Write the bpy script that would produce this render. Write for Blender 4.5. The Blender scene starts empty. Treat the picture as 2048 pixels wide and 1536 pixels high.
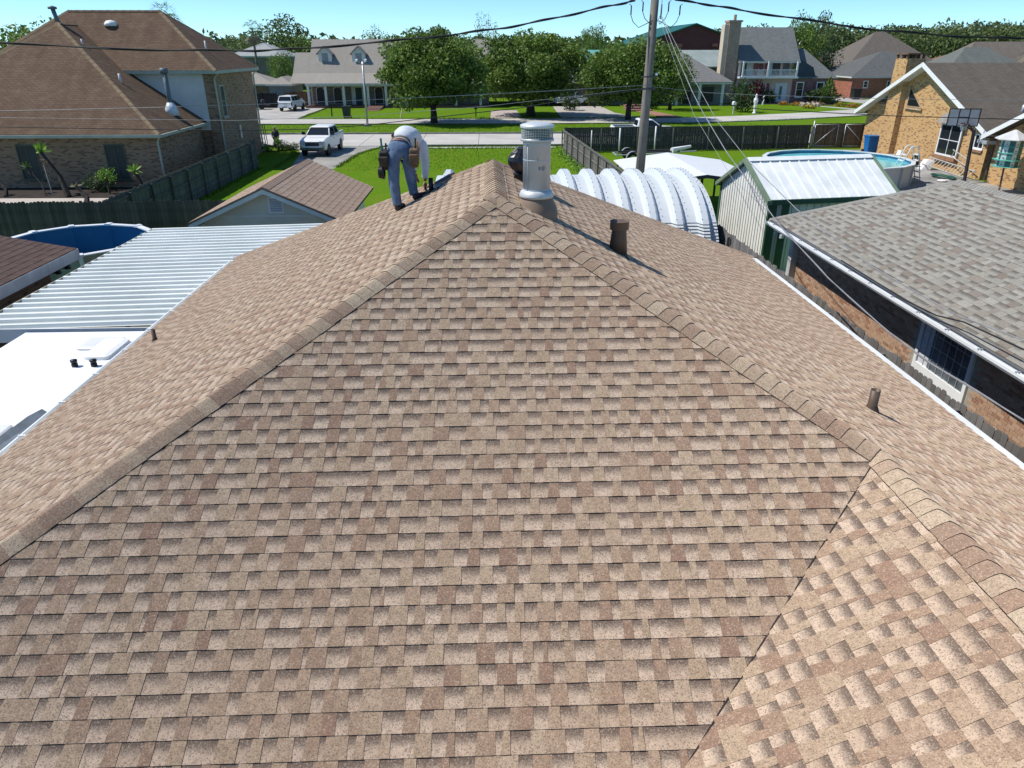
import bpy, math, random
from math import sin, cos, pi, radians, sqrt, atan, atan2, tan, floor, ceil, hypot
from mathutils import Vector as V, Matrix, noise as MN

sc = bpy.context.scene
col = sc.collection
R = random.Random(11)

# ------------------------------------------------------------------ camera, sky, sun, exposure
HC = 7.35
PITCH, YAW, FPX = radians(25.11), radians(2.02), 1429.0
cam = bpy.data.cameras.new('camera'); cam_o = bpy.data.objects.new('camera', cam); col.objects.link(cam_o)
cam.sensor_width = 36.0; cam.lens = 36.0 * FPX / 2048.0; cam.clip_start = 0.1; cam.clip_end = 6000
cam_o.location = (0, 0, HC); cam_o.rotation_euler = (pi / 2 - PITCH, 0, -YAW)
sc.camera = cam_o

SUN_EL, SUN_AZ = radians(54), radians(6)          # from -X, a little beyond the roof
sun_dir = V((-cos(SUN_EL) * cos(SUN_AZ), cos(SUN_EL) * sin(SUN_AZ), sin(SUN_EL)))
w = bpy.data.worlds.new('World'); sc.world = w; w.use_nodes = True
nt = w.node_tree; nt.nodes.clear()
sky = nt.nodes.new('ShaderNodeTexSky'); sky.sky_type = 'NISHITA'; sky.sun_disc = False
sky.sun_elevation = SUN_EL; sky.sun_rotation = -(pi / 2 - SUN_AZ)
sky.air_density = 0.6; sky.dust_density = 0.0; sky.ozone_density = 5.0; sky.altitude = 0
bg = nt.nodes.new('ShaderNodeBackground'); bg.inputs['Strength'].default_value = 0.132
out = nt.nodes.new('ShaderNodeOutputWorld')
wb = nt.nodes.new('ShaderNodeMix'); wb.data_type = 'RGBA'; wb.blend_type = 'MULTIPLY'; wb.inputs[0].default_value = 1     # the camera's white balance
wb.inputs[7].default_value = (.74, .95, .99, 1); nt.links.new(sky.outputs[0], wb.inputs[6])
nt.links.new(wb.outputs[2], bg.inputs[0]); nt.links.new(bg.outputs[0], out.inputs[0])
sl = bpy.data.lights.new('sun', 'SUN'); sl.energy = 4.0; sl.angle = radians(0.53); sl.color = (1.0, 0.955, 0.88)
so = bpy.data.objects.new('sun', sl); col.objects.link(so)
so.rotation_euler = sun_dir.to_track_quat('Z', 'Y').to_euler()
vs = sc.view_settings
vs.view_transform = 'Standard'; vs.look = 'None'; vs.gamma = 1.0; vs.exposure = 0.4; vs.use_curve_mapping = False
sc.cycles.max_bounces = 6; sc.cycles.transparent_max_bounces = 8

# ------------------------------------------------------------------ materials
MATS = {}
def _mat(name):
    m = bpy.data.materials.new(name); m.use_nodes = True
    n = m.node_tree.nodes; l = m.node_tree.links
    return m, n, l, n['Principled BSDF']
def _val(n, l, op, a, b=None):
    x = n.new('ShaderNodeMath'); x.operation = op
    for i, q in enumerate((a, b)):
        if q is None: continue
        if isinstance(q, (int, float)): x.inputs[i].default_value = q
        else: l.new(q, x.inputs[i])
    return x.outputs[0]
def _mix(n, l, fac, a, b, mode='MIX'):
    x = n.new('ShaderNodeMix'); x.data_type = 'RGBA'; x.blend_type = mode
    for s, q in ((x.inputs[0], fac), (x.inputs[6], a), (x.inputs[7], b)):
        if isinstance(q, (int, float)): s.default_value = q
        elif isinstance(q, (tuple, list)): s.default_value = (*q[:3], 1)
        else: l.new(q, s)
    return x.outputs[2]
def _noise(n, l, vec, scale, detail=3, rough=.6):
    x = n.new('ShaderNodeTexNoise'); x.inputs['Scale'].default_value = scale
    x.inputs['Detail'].default_value = detail; x.inputs['Roughness'].default_value = rough
    l.new(vec, x.inputs['Vector']); return x.outputs[0]
def _ramp(n, l, fac, stops):
    x = n.new('ShaderNodeValToRGB'); e = x.color_ramp.elements
    while len(e) < len(stops): e.new(.5)
    for i, (p, c) in enumerate(stops):
        e[i].position = p; e[i].color = (*c, 1) if len(c) == 3 else c
    l.new(fac, x.inputs[0]); return x.outputs[0]
def _rnd(n, l):
    a = n.new('ShaderNodeAttribute'); a.attribute_name = 'rnd'
    o = n.new('ShaderNodeObjectInfo')
    s = _val(n, l, 'ADD', a.outputs['Fac'], o.outputs['Random'])
    return _val(n, l, 'FRACT', s)
def _bump(n, l, p, h, strength=.3, dist=.01):
    b = n.new('ShaderNodeBump'); b.inputs['Strength'].default_value = strength; b.inputs['Distance'].default_value = dist
    l.new(h, b.inputs['Height']); l.new(b.outputs[0], p.inputs['Normal'])
def _coord(n, which='Object'):
    return n.new('ShaderNodeTexCoord').outputs[which]
def _pos(n):
    return n.new('ShaderNodeNewGeometry').outputs['Position']

def M(name, c, rough=.7, var=.12, scale=2.0, bump=0.0, bscale=40, metal=0.0, rnd=0.0, c2=None, spec=.35, world=False, sheen=0):
    """plain surface: base colour broken up by noise, optional per-piece spread and fine relief"""
    if name in MATS: return MATS[name]
    m, n, l, p = _mat(name)
    vec = _pos(n) if world else _coord(n)
    f = _noise(n, l, vec, scale, 4)
    c2 = c2 or tuple(x * (1 - 2.2 * var) for x in c)
    cc = _mix(n, l, _ramp(n, l, f, [(.35, (0, 0, 0)), (.68, (1, 1, 1))]), c, c2)
    if rnd:
        k = _val(n, l, 'ADD', _val(n, l, 'MULTIPLY', _rnd(n, l), 2 * rnd), 1 - rnd)
        cx = n.new('ShaderNodeCombineColor')
        for i in range(3): l.new(k, cx.inputs[i])
        cc = _mix(n, l, 1.0, cc, cx.outputs[0], 'MULTIPLY')
    l.new(cc, p.inputs['Base Color'])
    p.inputs['Roughness'].default_value = rough; p.inputs['Metallic'].default_value = metal
    p.inputs['Specular IOR Level'].default_value = spec
    if bump: _bump(n, l, p, _noise(n, l, vec, bscale, 4), bump, .02)
    MATS[name] = m; return m

def M_brick(name, c1, c2, c3, mortar, bw=.21, bh=.075, dark=.12):
    """brick in metres on the UV; three brick tones, recessed mortar"""
    if name in MATS: return MATS[name]
    m, n, l, p = _mat(name)
    uv = _coord(n, 'UV')
    b = n.new('ShaderNodeTexBrick'); l.new(uv, b.inputs['Vector'])
    b.inputs['Scale'].default_value = 1; b.inputs['Brick Width'].default_value = bw; b.inputs['Row Height'].default_value = bh
    b.inputs['Mortar Size'].default_value = .007; b.inputs['Mortar Smooth'].default_value = .1; b.inputs['Bias'].default_value = 0
    b.inputs['Color1'].default_value = (0, 0, 0, 1); b.inputs['Color2'].default_value = (1, 1, 1, 1); b.inputs['Mortar'].default_value = (.5, .5, .5, 1)
    f = b.outputs['Color']
    cc = _ramp(n, l, f, [(0, c3), (dark, c3), (dark + .06, c1), (.62, c2), (1, c1)])
    big = _noise(n, l, uv, .9, 3)
    cc = _mix(n, l, _val(n, l, 'MULTIPLY', big, .45), cc, tuple(x * .6 for x in c1))
    cc = _mix(n, l, b.outputs['Fac'], cc, mortar)
    l.new(cc, p.inputs['Base Color']); p.inputs['Roughness'].default_value = .9; p.inputs['Specular IOR Level'].default_value = .15
    _bump(n, l, p, _val(n, l, 'SUBTRACT', 1, b.outputs['Fac']), .6, .01)
    MATS[name] = m; return m

def M_roof(name, c1, c2, row=.15, bw=.3, streak=0.25, line=.45, lichen=None):
    """far shingle roof: course and tab pattern on the UV plus weather streaks"""
    if name in MATS: return MATS[name]
    m, n, l, p = _mat(name)
    uv = _coord(n, 'UV')
    b = n.new('ShaderNodeTexBrick'); l.new(uv, b.inputs['Vector'])
    b.inputs['Scale'].default_value = 1; b.inputs['Brick Width'].default_value = bw; b.inputs['Row Height'].default_value = row
    b.inputs['Mortar Size'].default_value = .012; b.inputs['Mortar Smooth'].default_value = .4
    b.inputs['Color1'].default_value = (*c1, 1); b.inputs['Color2'].default_value = (*c2, 1)
    b.inputs['Mortar'].default_value = tuple(x * line for x in c1) + (1,)
    mp = n.new('ShaderNodeMapping'); mp.inputs['Scale'].default_value = (1.2, .25, 1); l.new(uv, mp.inputs[0])
    st = _noise(n, l, mp.outputs[0], 1.0, 4)
    cc = _mix(n, l, _val(n, l, 'MULTIPLY', _ramp(n, l, st, [(.4, (0, 0, 0)), (.7, (1, 1, 1))]), streak), b.outputs['Color'], tuple(x * .55 for x in c1))
    if lichen: cc = _mix(n, l, _ramp(n, l, _noise(n, l, uv, 1.4, 5), [(.52, (0, 0, 0)), (.75, (.6, .6, .6))]), cc, lichen)
    l.new(cc, p.inputs['Base Color']); p.inputs['Roughness'].default_value = .95; p.inputs['Specular IOR Level'].default_value = .12
    _bump(n, l, p, _val(n, l, 'SUBTRACT', 1, b.outputs['Fac']), .5, .012)
    MATS[name] = m; return m

def M_shingle(name, tones, lights, dark, speck, grad=.85):
    """granule-coated laminated shingle: solid raised tabs, recessed tabs printed dark at the top"""
    m, n, l, p = _mat(name)
    a = n.new('ShaderNodeAttribute'); a.attribute_name = 'rnd'; rn = a.outputs['Fac']
    k = n.new('ShaderNodeAttribute'); k.attribute_name = 'tooth'
    sp = n.new('ShaderNodeSeparateXYZ'); l.new(_coord(n, 'UV'), sp.inputs[0]); v = sp.outputs['Y']
    pos = _pos(n)
    vo = n.new('ShaderNodeTexVoronoi'); vo.inputs['Scale'].default_value = 150; l.new(pos, vo.inputs['Vector'])
    vs_ = n.new('ShaderNodeSeparateColor'); l.new(vo.outputs['Color'], vs_.inputs[0]); g1 = vs_.outputs[0]; g2 = _noise(n, l, pos, 24, 4, .65)
    solid = _ramp(n, l, rn, [(i / (len(tones) - 1), c) for i, c in enumerate(tones)])
    lite = _ramp(n, l, rn, [(i / (len(lights) - 1), c) for i, c in enumerate(lights)])
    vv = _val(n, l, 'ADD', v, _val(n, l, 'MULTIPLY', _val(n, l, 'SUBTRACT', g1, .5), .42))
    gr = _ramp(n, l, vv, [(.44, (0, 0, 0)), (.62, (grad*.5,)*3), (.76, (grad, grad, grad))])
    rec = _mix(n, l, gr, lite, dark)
    cc = _mix(n, l, k.outputs['Fac'], rec, solid)
    cc = _mix(n, l, _ramp(n, l, g1, [(.08, (.75, .75, .75)), (.30, (0, 0, 0))]), cc, speck[0])
    cc = _mix(n, l, _ramp(n, l, g1, [(.78, (0, 0, 0)), (.95, (.5, .5, .5))]), cc, speck[1])
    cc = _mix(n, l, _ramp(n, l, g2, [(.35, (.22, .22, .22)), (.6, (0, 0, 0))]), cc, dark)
    big = _noise(n, l, pos, .55, 3)
    cc = _mix(n, l, _ramp(n, l, big, [(.35, (.14, .14, .14)), (.65, (0, 0, 0))]), cc, tones[-1])
    l.new(cc, p.inputs['Base Color']); p.inputs['Roughness'].default_value = .93; p.inputs['Specular IOR Level'].default_value = .12
    if 'Diffuse Roughness' in p.inputs: p.inputs['Diffuse Roughness'].default_value = 1.0
    _bump(n, l, p, g1, .35, .004)
    MATS[name] = m; return m

def M_leaf(name, c1, c2, c3):
    if name in MATS: return MATS[name]
    m, n, l, p = _mat(name)
    a = n.new('ShaderNodeAttribute'); a.attribute_name = 'rnd'
    cc = _ramp(n, l, a.outputs['Fac'], [(0, c1), (.55, c2), (1, c3)])
    l.new(cc, p.inputs['Base Color']); p.inputs['Roughness'].default_value = .55; p.inputs['Specular IOR Level'].default_value = .3
    t = n.new('ShaderNodeBsdfTranslucent'); l.new(cc, t.inputs[0])
    mx = n.new('ShaderNodeMixShader'); mx.inputs[0].default_value = .3
    l.new(p.outputs[0], mx.inputs[1]); l.new(t.outputs[0], mx.inputs[2])
    l.new(mx.outputs[0], n['Material Output'].inputs[0])
    MATS[name] = m; return m

def M_grass(name, c1, c2, c3):
    m, n, l, p = _mat(name)
    pos = _pos(n)
    a = _noise(n, l, pos, .13, 5, .7); b = _noise(n, l, pos, .9, 5, .75); c = _noise(n, l, pos, 9, 3, .8)
    cc = _mix(n, l, _ramp(n, l, a, [(.38, (0, 0, 0)), (.62, (1, 1, 1))]), c1, c2)
    cc = _mix(n, l, _ramp(n, l, b, [(.46, (0, 0, 0)), (.66, (.85, .85, .85))]), cc, c3)
    cc = _mix(n, l, _ramp(n, l, c, [(.35, (.6, .6, .6)), (.6, (0, 0, 0))]), cc, tuple(x * .45 for x in c1))
    l.new(cc, p.inputs['Base Color']); p.inputs['Roughness'].default_value = 1; p.inputs['Specular IOR Level'].default_value = .05
    _bump(n, l, p, c, .8, .06)
    MATS[name] = m; return m

def M_ribbed(name, c, step=.25, axis='X', rough=.35, metal=.0, depth=.02, c2=None, spec=.4):
    """painted sheet metal with pressed ribs (relief only), faint streaks"""
    if name in MATS: return MATS[name]
    m, n, l, p = _mat(name)
    uv = _coord(n, 'UV'); sp = n.new('ShaderNodeSeparateXYZ'); l.new(uv, sp.inputs[0])
    s = _val(n, l, 'FRACT', _val(n, l, 'DIVIDE', sp.outputs[axis], step))
    h = _val(n, l, 'LESS_THAN', _val(n, l, 'ABSOLUTE', _val(n, l, 'SUBTRACT', s, .5)), .14)
    nz = _noise(n, l, uv, 1.3, 4)
    cc = _mix(n, l, _val(n, l, 'MULTIPLY', nz, .5), c, c2 or tuple(x * .72 for x in c))
    l.new(cc, p.inputs['Base Color']); p.inputs['Roughness'].default_value = rough; p.inputs['Metallic'].default_value = metal
    p.inputs['Specular IOR Level'].default_value = spec
    _bump(n, l, p, h, .7, depth); MATS[name] = m; return m

def M_water(name, c):
    m, n, l, p = _mat(name); p.inputs['Base Color'].default_value = (*c, 1)
    p.inputs['Roughness'].default_value = .06
    nz = _noise(n, l, _pos(n), 3.5, 3)
    cc = _mix(n, l, _ramp(n, l, nz, [(.4, (0, 0, 0)), (.65, (1, 1, 1))]), c, tuple(min(1, x * 1.35) for x in c)); l.new(cc, p.inputs['Base Color'])
    _bump(n, l, p, nz, .25, .05); MATS[name] = m; return m

# ------------------------------------------------------------------ mesh builder
class MB:
    def __init__(s): s.v = []; s.f = []; s.mi = []; s.rn = []; s.uv = []; s.tt = []
    def face(s, pts, m=0, rnd=None, uv=None, tooth=0.0):
        i = len(s.v); s.v += [tuple(p) for p in pts]; s.f.append(tuple(range(i, i + len(pts))))
        s.mi.append(m); s.rn.append(R.random() if rnd is None else rnd); s.uv.append(uv); s.tt.append(tooth)
    def grid(s, rings, m=0, closed=True, caps=False, rnd=None):
        i0 = len(s.v); k = len(rings[0]); r = R.random() if rnd is None else rnd
        for g in rings: s.v += [tuple(p) for p in g]
        for a in range(len(rings) - 1):
            for b in range(k if closed else k - 1):
                c = (b + 1) % k
                s._f((i0 + a * k + b, i0 + a * k + c, i0 + (a + 1) * k + c, i0 + (a + 1) * k + b), m, r)
        if caps:
            s._f(tuple(i0 + q for q in range(k))[::-1], m, r); e = i0 + (len(rings) - 1) * k
            s._f(tuple(e + q for q in range(k)), m, r)
    def _f(s, idx, m, r): s.f.append(idx); s.mi.append(m); s.rn.append(r); s.uv.append(None); s.tt.append(0.0)
    def hexa(s, p, m=0, rnd=None):        # p: 4 bottom (ccw from above), 4 top
        r = R.random() if rnd is None else rnd; i = len(s.v); s.v += [tuple(q) for q in p]
        for q in ((3, 2, 1, 0), (4, 5, 6, 7), (0, 1, 5, 4), (1, 2, 6, 5), (2, 3, 7, 6), (3, 0, 4, 7)):
            s._f(tuple(i + a for a in q), m, r)
    def box(s, x0, y0, z0, x1, y1, z1, m=0, rnd=None):
        s.hexa([(x0, y0, z0), (x1, y0, z0), (x1, y1, z0), (x0, y1, z0), (x0, y0, z1), (x1, y0, z1), (x1, y1, z1), (x0, y1, z1)], m, rnd)
    def obox(s, c, t, nn, w, d, h, m=0, rnd=None):   # c bottom centre; t,nn unit horizontals; w along t, d along n, h up
        c = V(c); t = V(t) * (w / 2); nn = V(nn) * (d / 2); u = V((0, 0, h))
        q = [c - t - nn, c + t - nn, c + t + nn, c - t + nn]
        s.hexa(q + [a + u for a in q], m, rnd)
    def prism(s, poly, vec, m=0, rnd=None):
        r = R.random() if rnd is None else rnd; k = len(poly); i = len(s.v); vec = V(vec)
        s.v += [tuple(p) for p in poly] + [tuple(V(p) + vec) for p in poly]
        s._f(tuple(range(i, i + k))[::-1], m, r); s._f(tuple(range(i + k, i + 2 * k)), m, r)
        for a in range(k):
            b = (a + 1) % k; s._f((i + a, i + b, i + k + b, i + k + a), m, r)
    def tube(s, pts, r, n=6, m=0, caps=True):
        pts = [V(p) for p in pts]; rs = r if isinstance(r, (list, tuple)) else [r] * len(pts)
        rings = []; up = V((0, 0, 1)); prev = None
        for i, p in enumerate(pts):
            d = (pts[min(i + 1, len(pts) - 1)] - pts[max(i - 1, 0)]).normalized()
            a = prev - d * prev.dot(d) if prev is not None else (up.cross(d) if abs(d.z) < .95 else V((1, 0, 0)).cross(d))
            a.normalize(); b = d.cross(a); prev = a
            rings.append([p + (a * cos(2 * pi * k / n) + b * sin(2 * pi * k / n)) * rs[i] for k in range(n)])
        s.grid(rings, m, True, caps)
    def lathe(s, prof, c=(0, 0, 0), n=16, m=0, caps=True, sx=1, sy=1, a0=0):
        c = V(c)
        s.grid([[c + V((r * cos(a0 + 2 * pi * k / n) * sx, r * sin(a0 + 2 * pi * k / n) * sy, z)) for k in range(n)] for r, z in prof], m, True, caps)
    def build(s, name, mats, parent=None, smooth=False, local=False, kind=None):
        me = bpy.data.meshes.new(name)
        off = V((0, 0, 0))
        if parent is not None and not local:
            q = parent
            while q is not None: off += q.location; q = q.parent
        me.from_pydata([(a[0] - off.x, a[1] - off.y, a[2] - off.z) for a in s.v], [], s.f)
        for mt in (mats if isinstance(mats, (list, tuple)) else [mats]): me.materials.append(mt)
        me.polygons.foreach_set('material_index', s.mi)
        if smooth: me.polygons.foreach_set('use_smooth', [True] * len(s.f))
        at = me.attributes.new('rnd', 'FLOAT', 'FACE'); at.data.foreach_set('value', s.rn)
        if any(s.tt): at = me.attributes.new('tooth', 'FLOAT', 'FACE'); at.data.foreach_set('value', s.tt)
        uvl = me.uv_layers.new(name='UVMap'); data = []
        me.update()
        for p, u in zip(me.polygons, s.uv):
            if u is not None:
                for a in u: data += (a[0], a[1])
            else:
                nn = p.normal
                if abs(nn.z) > .999: t = V((1, 0, 0)); b = V((0, 1, 0))
                else:
                    t = V((-nn.y, nn.x, 0)).normalized(); b = nn.cross(t)
                for vi in p.vertices:
                    q = V(s.v[vi]); data += (q.dot(t), q.dot(b))
        uvl.data.foreach_set('uv', data)
        o = bpy.data.objects.new(name, me); col.objects.link(o)
        if parent is not None: o.parent = parent
        if kind: o['kind'] = kind
        return o

def tag(o, label, cat, group=None):
    o['label'] = label; o['category'] = cat
    if group: o['group'] = group
    return o
def thing(name, label, cat, loc=(0, 0, 0), rz=0.0, group=None):
    o = bpy.data.objects.new(name, None); o.empty_display_size = .3; col.objects.link(o)
    o.location = loc; o.rotation_euler = (0, 0, rz); return tag(o, label, cat, group)
def structure(o): o['kind'] = 'structure'; return o
def inst(name, mesh, parent, loc, rz=0.0, scale=None):
    o = bpy.data.objects.new(name, mesh); col.objects.link(o); o.parent = parent
    o.location = loc; o.rotation_euler = (0, 0, rz)
    if scale: o.scale = scale
    return o
def copy_tree(o, parent=None):
    c = o.copy(); col.objects.link(c); c.parent = parent
    for ch in list(o.children): copy_tree(ch, c)
    return c

_fw = V((sin(YAW) * cos(PITCH), cos(YAW) * cos(PITCH), -sin(PITCH))); _rt = V((cos(YAW), -sin(YAW), 0)); _up = _rt.cross(_fw)
def px(p):
    d = V(p) - V((0, 0, HC)); z = d.dot(_fw)
    if z < .2: return None
    return 1024 + FPX * d.dot(_rt) / z, 768 - FPX * d.dot(_up) / z
def seen_area(pts):
    q = [px(p) for p in pts]
    if any(a is None for a in q): return 0
    cx = sum(a[0] for a in q) / len(q); cy = sum(a[1] for a in q) / len(q)
    if not (5 < cx < 2043 and 5 < cy < 1531): return 0
    return abs(sum(q[i][0] * q[(i + 1) % len(q)][1] - q[(i + 1) % len(q)][0] * q[i][1] for i in range(len(q)))) / 2

# common materials
GLASS = M('dark_window_glass', (.02, .025, .03), .05, .2, .6, spec=.6)
WHITE = M('white_paint', (.78, .79, .78), .45, .05, 1.5)
BLACK = M('black_plastic', (.015, .015, .016), .45, .1, 3)
GALV = M('galvanised_steel', (.52, .55, .58), .38, .12, 3, metal=.35, spec=.5)
RUBBER = M('tyre_rubber', (.018, .018, .018), .8, .1)
CONC = M('concrete', (.43, .41, .38), .9, .12, .5, bump=.15, bscale=6, world=True)
EDGE = M('shingle_cut_edge', (.035, .027, .024), .95, .1)
CHROME = M('chrome', (.6, .6, .62), .15, .03, metal=.9)
# ------------------------------------------------------------------ ground, roads, drives
GRASS = M_grass('lawn_grass', (.10, .205, .008), (.12, .235, .010), (.17, .225, .02))
b = MB(); b.face([(-3500, -300, 0), (3500, -300, 0), (3500, 5000, 0), (-3500, 5000, 0)]); structure(b.build('lawn_ground', GRASS))

ROADM = M('road_concrete', (.50, .475, .44), .9, .10, .35, bump=.15, bscale=5, c2=(.40, .38, .35), world=True, rnd=.05)
KERB = M('kerb_concrete', (.30, .29, .27), .9, .2, 1.2, world=True)
JOINT = M('joint_tar', (.12, .115, .105), .9, .1)
def strip(name, pts_near, pts_far, z, m):
    b = MB(); n = len(pts_near)
    for i in range(n - 1):
        b.face([(*pts_near[i], z), (*pts_near[i + 1], z), (*pts_far[i + 1], z), (*pts_far[i], z)])
    return structure(b.build(name, m))
road = strip('near_road', [(-160, 62.9), (160, 62.9)], [(-160, 72.0), (160, 72.0)], .008, JOINT)
for i in range(-8, 14):
    for y0, y1 in ((62.93, 67.43), (67.47, 71.97)):
        b = MB(); x0 = i * 5.0 - .6; b.box(x0 + .02, y0, .009, x0 + 4.98, y1, .03)
        b.build('road_slab', ROADM, road)
for a0, a1 in ((-160, -40.6), (69.4, 160)):
    b = MB(); b.box(a0, 62.93, .009, a1, 71.97, .03); b.build('road_slab', ROADM, road)
b = MB(); b.box(-160, 72.0, 0, 160, 72.22, .16); b.box(-160, 62.66, 0, -16.6, 62.88, .13); b.box(-8.4, 62.66, 0, 160, 62.88, .13)
structure(b.build('kerb', KERB))
b = MB(); b.box(-8.4, 61.2, 0, 5.8, 62.0, .02); structure(b.build('sidewalk', ROADM))
# second carriageway beyond the grass median, bending away on the right
nr = [(-160, 83), (-24, 82.4), (0, 81.9), (24, 82.6), (34, 85.5), (45, 90.6), (70, 105), (120, 140)]
fr = [(-160, 89.3), (-24, 88.8), (0, 88.4), (22, 88.8), (31, 91.6), (42, 96.6), (66, 111), (115, 147)]
strip('far_road', nr, fr, .012, ROADM)
def kerbline(pts, wd, h):
    b = MB()
    for (x0, y0), (x1, y1) in zip(pts, pts[1:]):
        b.hexa([(x0, y0, 0), (x1, y1, 0), (x1, y1 + wd, 0), (x0, y0 + wd, 0), (x0, y0, h), (x1, y1, h), (x1, y1 + wd, h), (x0, y0 + wd, h)])
    structure(b.build('kerb', KERB))
kerbline([(x, y - .2) for x, y in nr], .19, .09)
# drives and paths
def sheet(name, pts, z, m): b = MB(); b.face([(*p, z) for p in pts]); return structure(b.build(name, m))
sheet('driveway', [(-16.6, 62.9), (-15.0, 60.5), (-14.3, 58), (-13.3, 50.5), (-10.3, 50.5), (-10.0, 57), (-9.6, 60.5), (-8.4, 62.9)], .006,
      M('drive_concrete', (.36, .35, .32), .9, .2, .4, world=True, bump=.15, bscale=6))
sheet('driveway', [(-34, 88.9), (-21.6, 88.8), (-22.2, 96), (-21.8, 104), (-21.8, 107.6), (-34, 107.6)], .016, CONC)
sheet('driveway', [(0.6, 88.5), (4.4, 88.5), (4.2, 101), (0.8, 101)], .016, M('pink_concrete', (.47, .39, .36), .9, .12, .5, world=True))
sheet('driveway', [(9.0, 88.6), (18.6, 88.7), (16.5, 97), (16.4, 108), (9.6, 108), (9.2, 97)], .016, M('aged_concrete', (.46, .42, .37), .9, .12, .5, world=True))
sheet('driveway', [(58, 106.3), (64, 110.3), (60.5, 127), (54.5, 122)], .016, CONC)
sheet('garden_path', [(49.2, 100.8), (50.6, 101.6), (47.6, 108), (46.9, 113.6), (45.7, 113.6), (46.3, 108)], .018, CONC)
sheet('patio', [(16, 33), (30.4, 33), (30.4, 59.2), (26.4, 59.2), (26, 50), (16, 49)], .006,
      M('patio_concrete', (.34, .33, .31), .9, .22, .5, world=True, bump=.1, bscale=7))
sheet('patio', [(-34, 36.5), (-15.9, 36.5), (-15.9, 40.2), (-34, 40.5)], .008, M('pale_slab', (.52, .46, .40), .9, .1, .7, world=True))
sheet('flower_bed', [(-37, 40.55), (-15.9, 40.25), (-15.9, 44.0), (-37, 44.0)], .01, M('bare_soil', (.045, .034, .027), 1, .3, 1.5, bump=.5, bscale=9, world=True))
sheet('gravel_yard', [(-12, -6), (9.4, -6), (9.4, 24), (-12, 24)], .004, M('packed_dirt', (.13, .115, .09), 1, .3, .8, bump=.3, bscale=9, world=True))
sheet('flower_bed', [(38, 110.6), (45.4, 111.4), (45.8, 113.6), (46.0, 115.2), (37.5, 115.2)], .012, M('bare_soil', (.045, .034, .027)))
sheet('flower_bed', [(47.2, 109), (52, 108.4), (53.5, 115.2), (47, 115.2)], .013, M('bare_soil', (.045, .034, .027)))
# ------------------------------------------------------------------ the shingled house under the camera
def clip(poly, reg):
    outp = poly
    for i in range(len(reg)):
        ax, ay = reg[i]; bx, by = reg[(i + 1) % len(reg)]; ex, ey = bx - ax, by - ay
        inp, outp = outp, []
        if not inp: return []
        for j in range(len(inp)):
            p, q = inp[j - 1], inp[j]
            dp = ex * (p[1] - ay) - ey * (p[0] - ax); dq = ex * (q[1] - ay) - ey * (q[0] - ax)
            if (dp >= 0) != (dq >= 0):
                t = dp / (dp - dq); outp.append((p[0] + (q[0] - p[0]) * t, p[1] + (q[1] - p[1]) * t))
            if dq >= 0: outp.append(q)
    return outp
def ccw(p): return p if sum(p[i - 1][0] * p[i][1] - p[i][0] * p[i - 1][1] for i in range(len(p))) > 0 else p[::-1]

class Plane:
    """roof plane: origin on the eave, U along the eave, S up the slope"""
    def __init__(s, O, U, S): s.O = V(O); s.U = V(U).normalized(); s.S = V(S).normalized(); s.N = s.U.cross(s.S).normalized(); s.N = s.N if s.N.z > 0 else -s.N
    def uv(s, p): d = V(p) - s.O; return d.dot(s.U), d.dot(s.S)
    def at(s, u, v, h=0.0): return s.O + s.U * u + s.S * v + s.N * h

def tabs(pl, regions3d, E=.143, seed=1, wr=(.085, .2), v0=0.0, single=False):
    rr = random.Random(seed); res = []
    regs = [ccw([pl.uv(p) for p in g]) for g in regions3d]
    us = [a[0] for g in regs for a in g]; vsx = [a[1] for g in regs for a in g]
    for k in range(int(floor((min(vsx) - v0) / E)), int(ceil((max(vsx) - v0) / E))):
        vb = v0 + k * E; u = min(us) - rr.random() * .4; tooth = rr.random() < .5; vt = vb + E + .03; prev = False
        jit = rr.uniform(-.0025, .0025)
        while u < max(us):
            wd = rr.uniform(*wr)
            if not single and rr.random() < .06: wd = rr.uniform(.025, .06)
            sl = rr.uniform(.004, .026) if not single else 0
            nxt = not tooth
            if not single and rr.random() < .1: nxt = tooth
            if single: q = [(u + .002, vb + jit), (u + wd - .002, vb + jit), (u + wd - .002, vt), (u + .002, vt)]
            elif tooth: q = [(u, vb + jit), (u + wd, vb + jit), (u + wd, vt), (u + (sl if not prev else 0), vt)]
            else: q = [(u - .003, vb + jit), (u + wd + .003, vb + jit), (u + wd + .03, vt), (u - .012, vt)]
            rn = rr.random()
            for g in regs:
                c = clip(q, g)
                if len(c) >= 3: res.append((c, vb, tooth, rn))
            u += wd; prev = tooth; tooth = nxt
    return res
def add_tab(b, pl, t, E, hb=.0100, lift=.0032):
    c, vb, tooth, rn = t
    hs = []
    for (u, v) in c:
        f = (v - vb) / E; h = max(.0008, hb - (hb - .003) * f) + (lift if tooth else 0)
        hs.append(h - rn * .0016)
    top = [pl.at(u, v, h) for (u, v), h in zip(c, hs)]
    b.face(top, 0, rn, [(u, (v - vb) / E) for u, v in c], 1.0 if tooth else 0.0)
    n = len(c)
    for i in range(n):
        j = (i + 1) % n
        if c[i][1] > vb + E * .95 and c[j][1] > vb + E * .95: continue
        b.face([pl.at(*c[i], -.002), pl.at(*c[j], -.002), top[j], top[i]], 1, rn)
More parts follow.
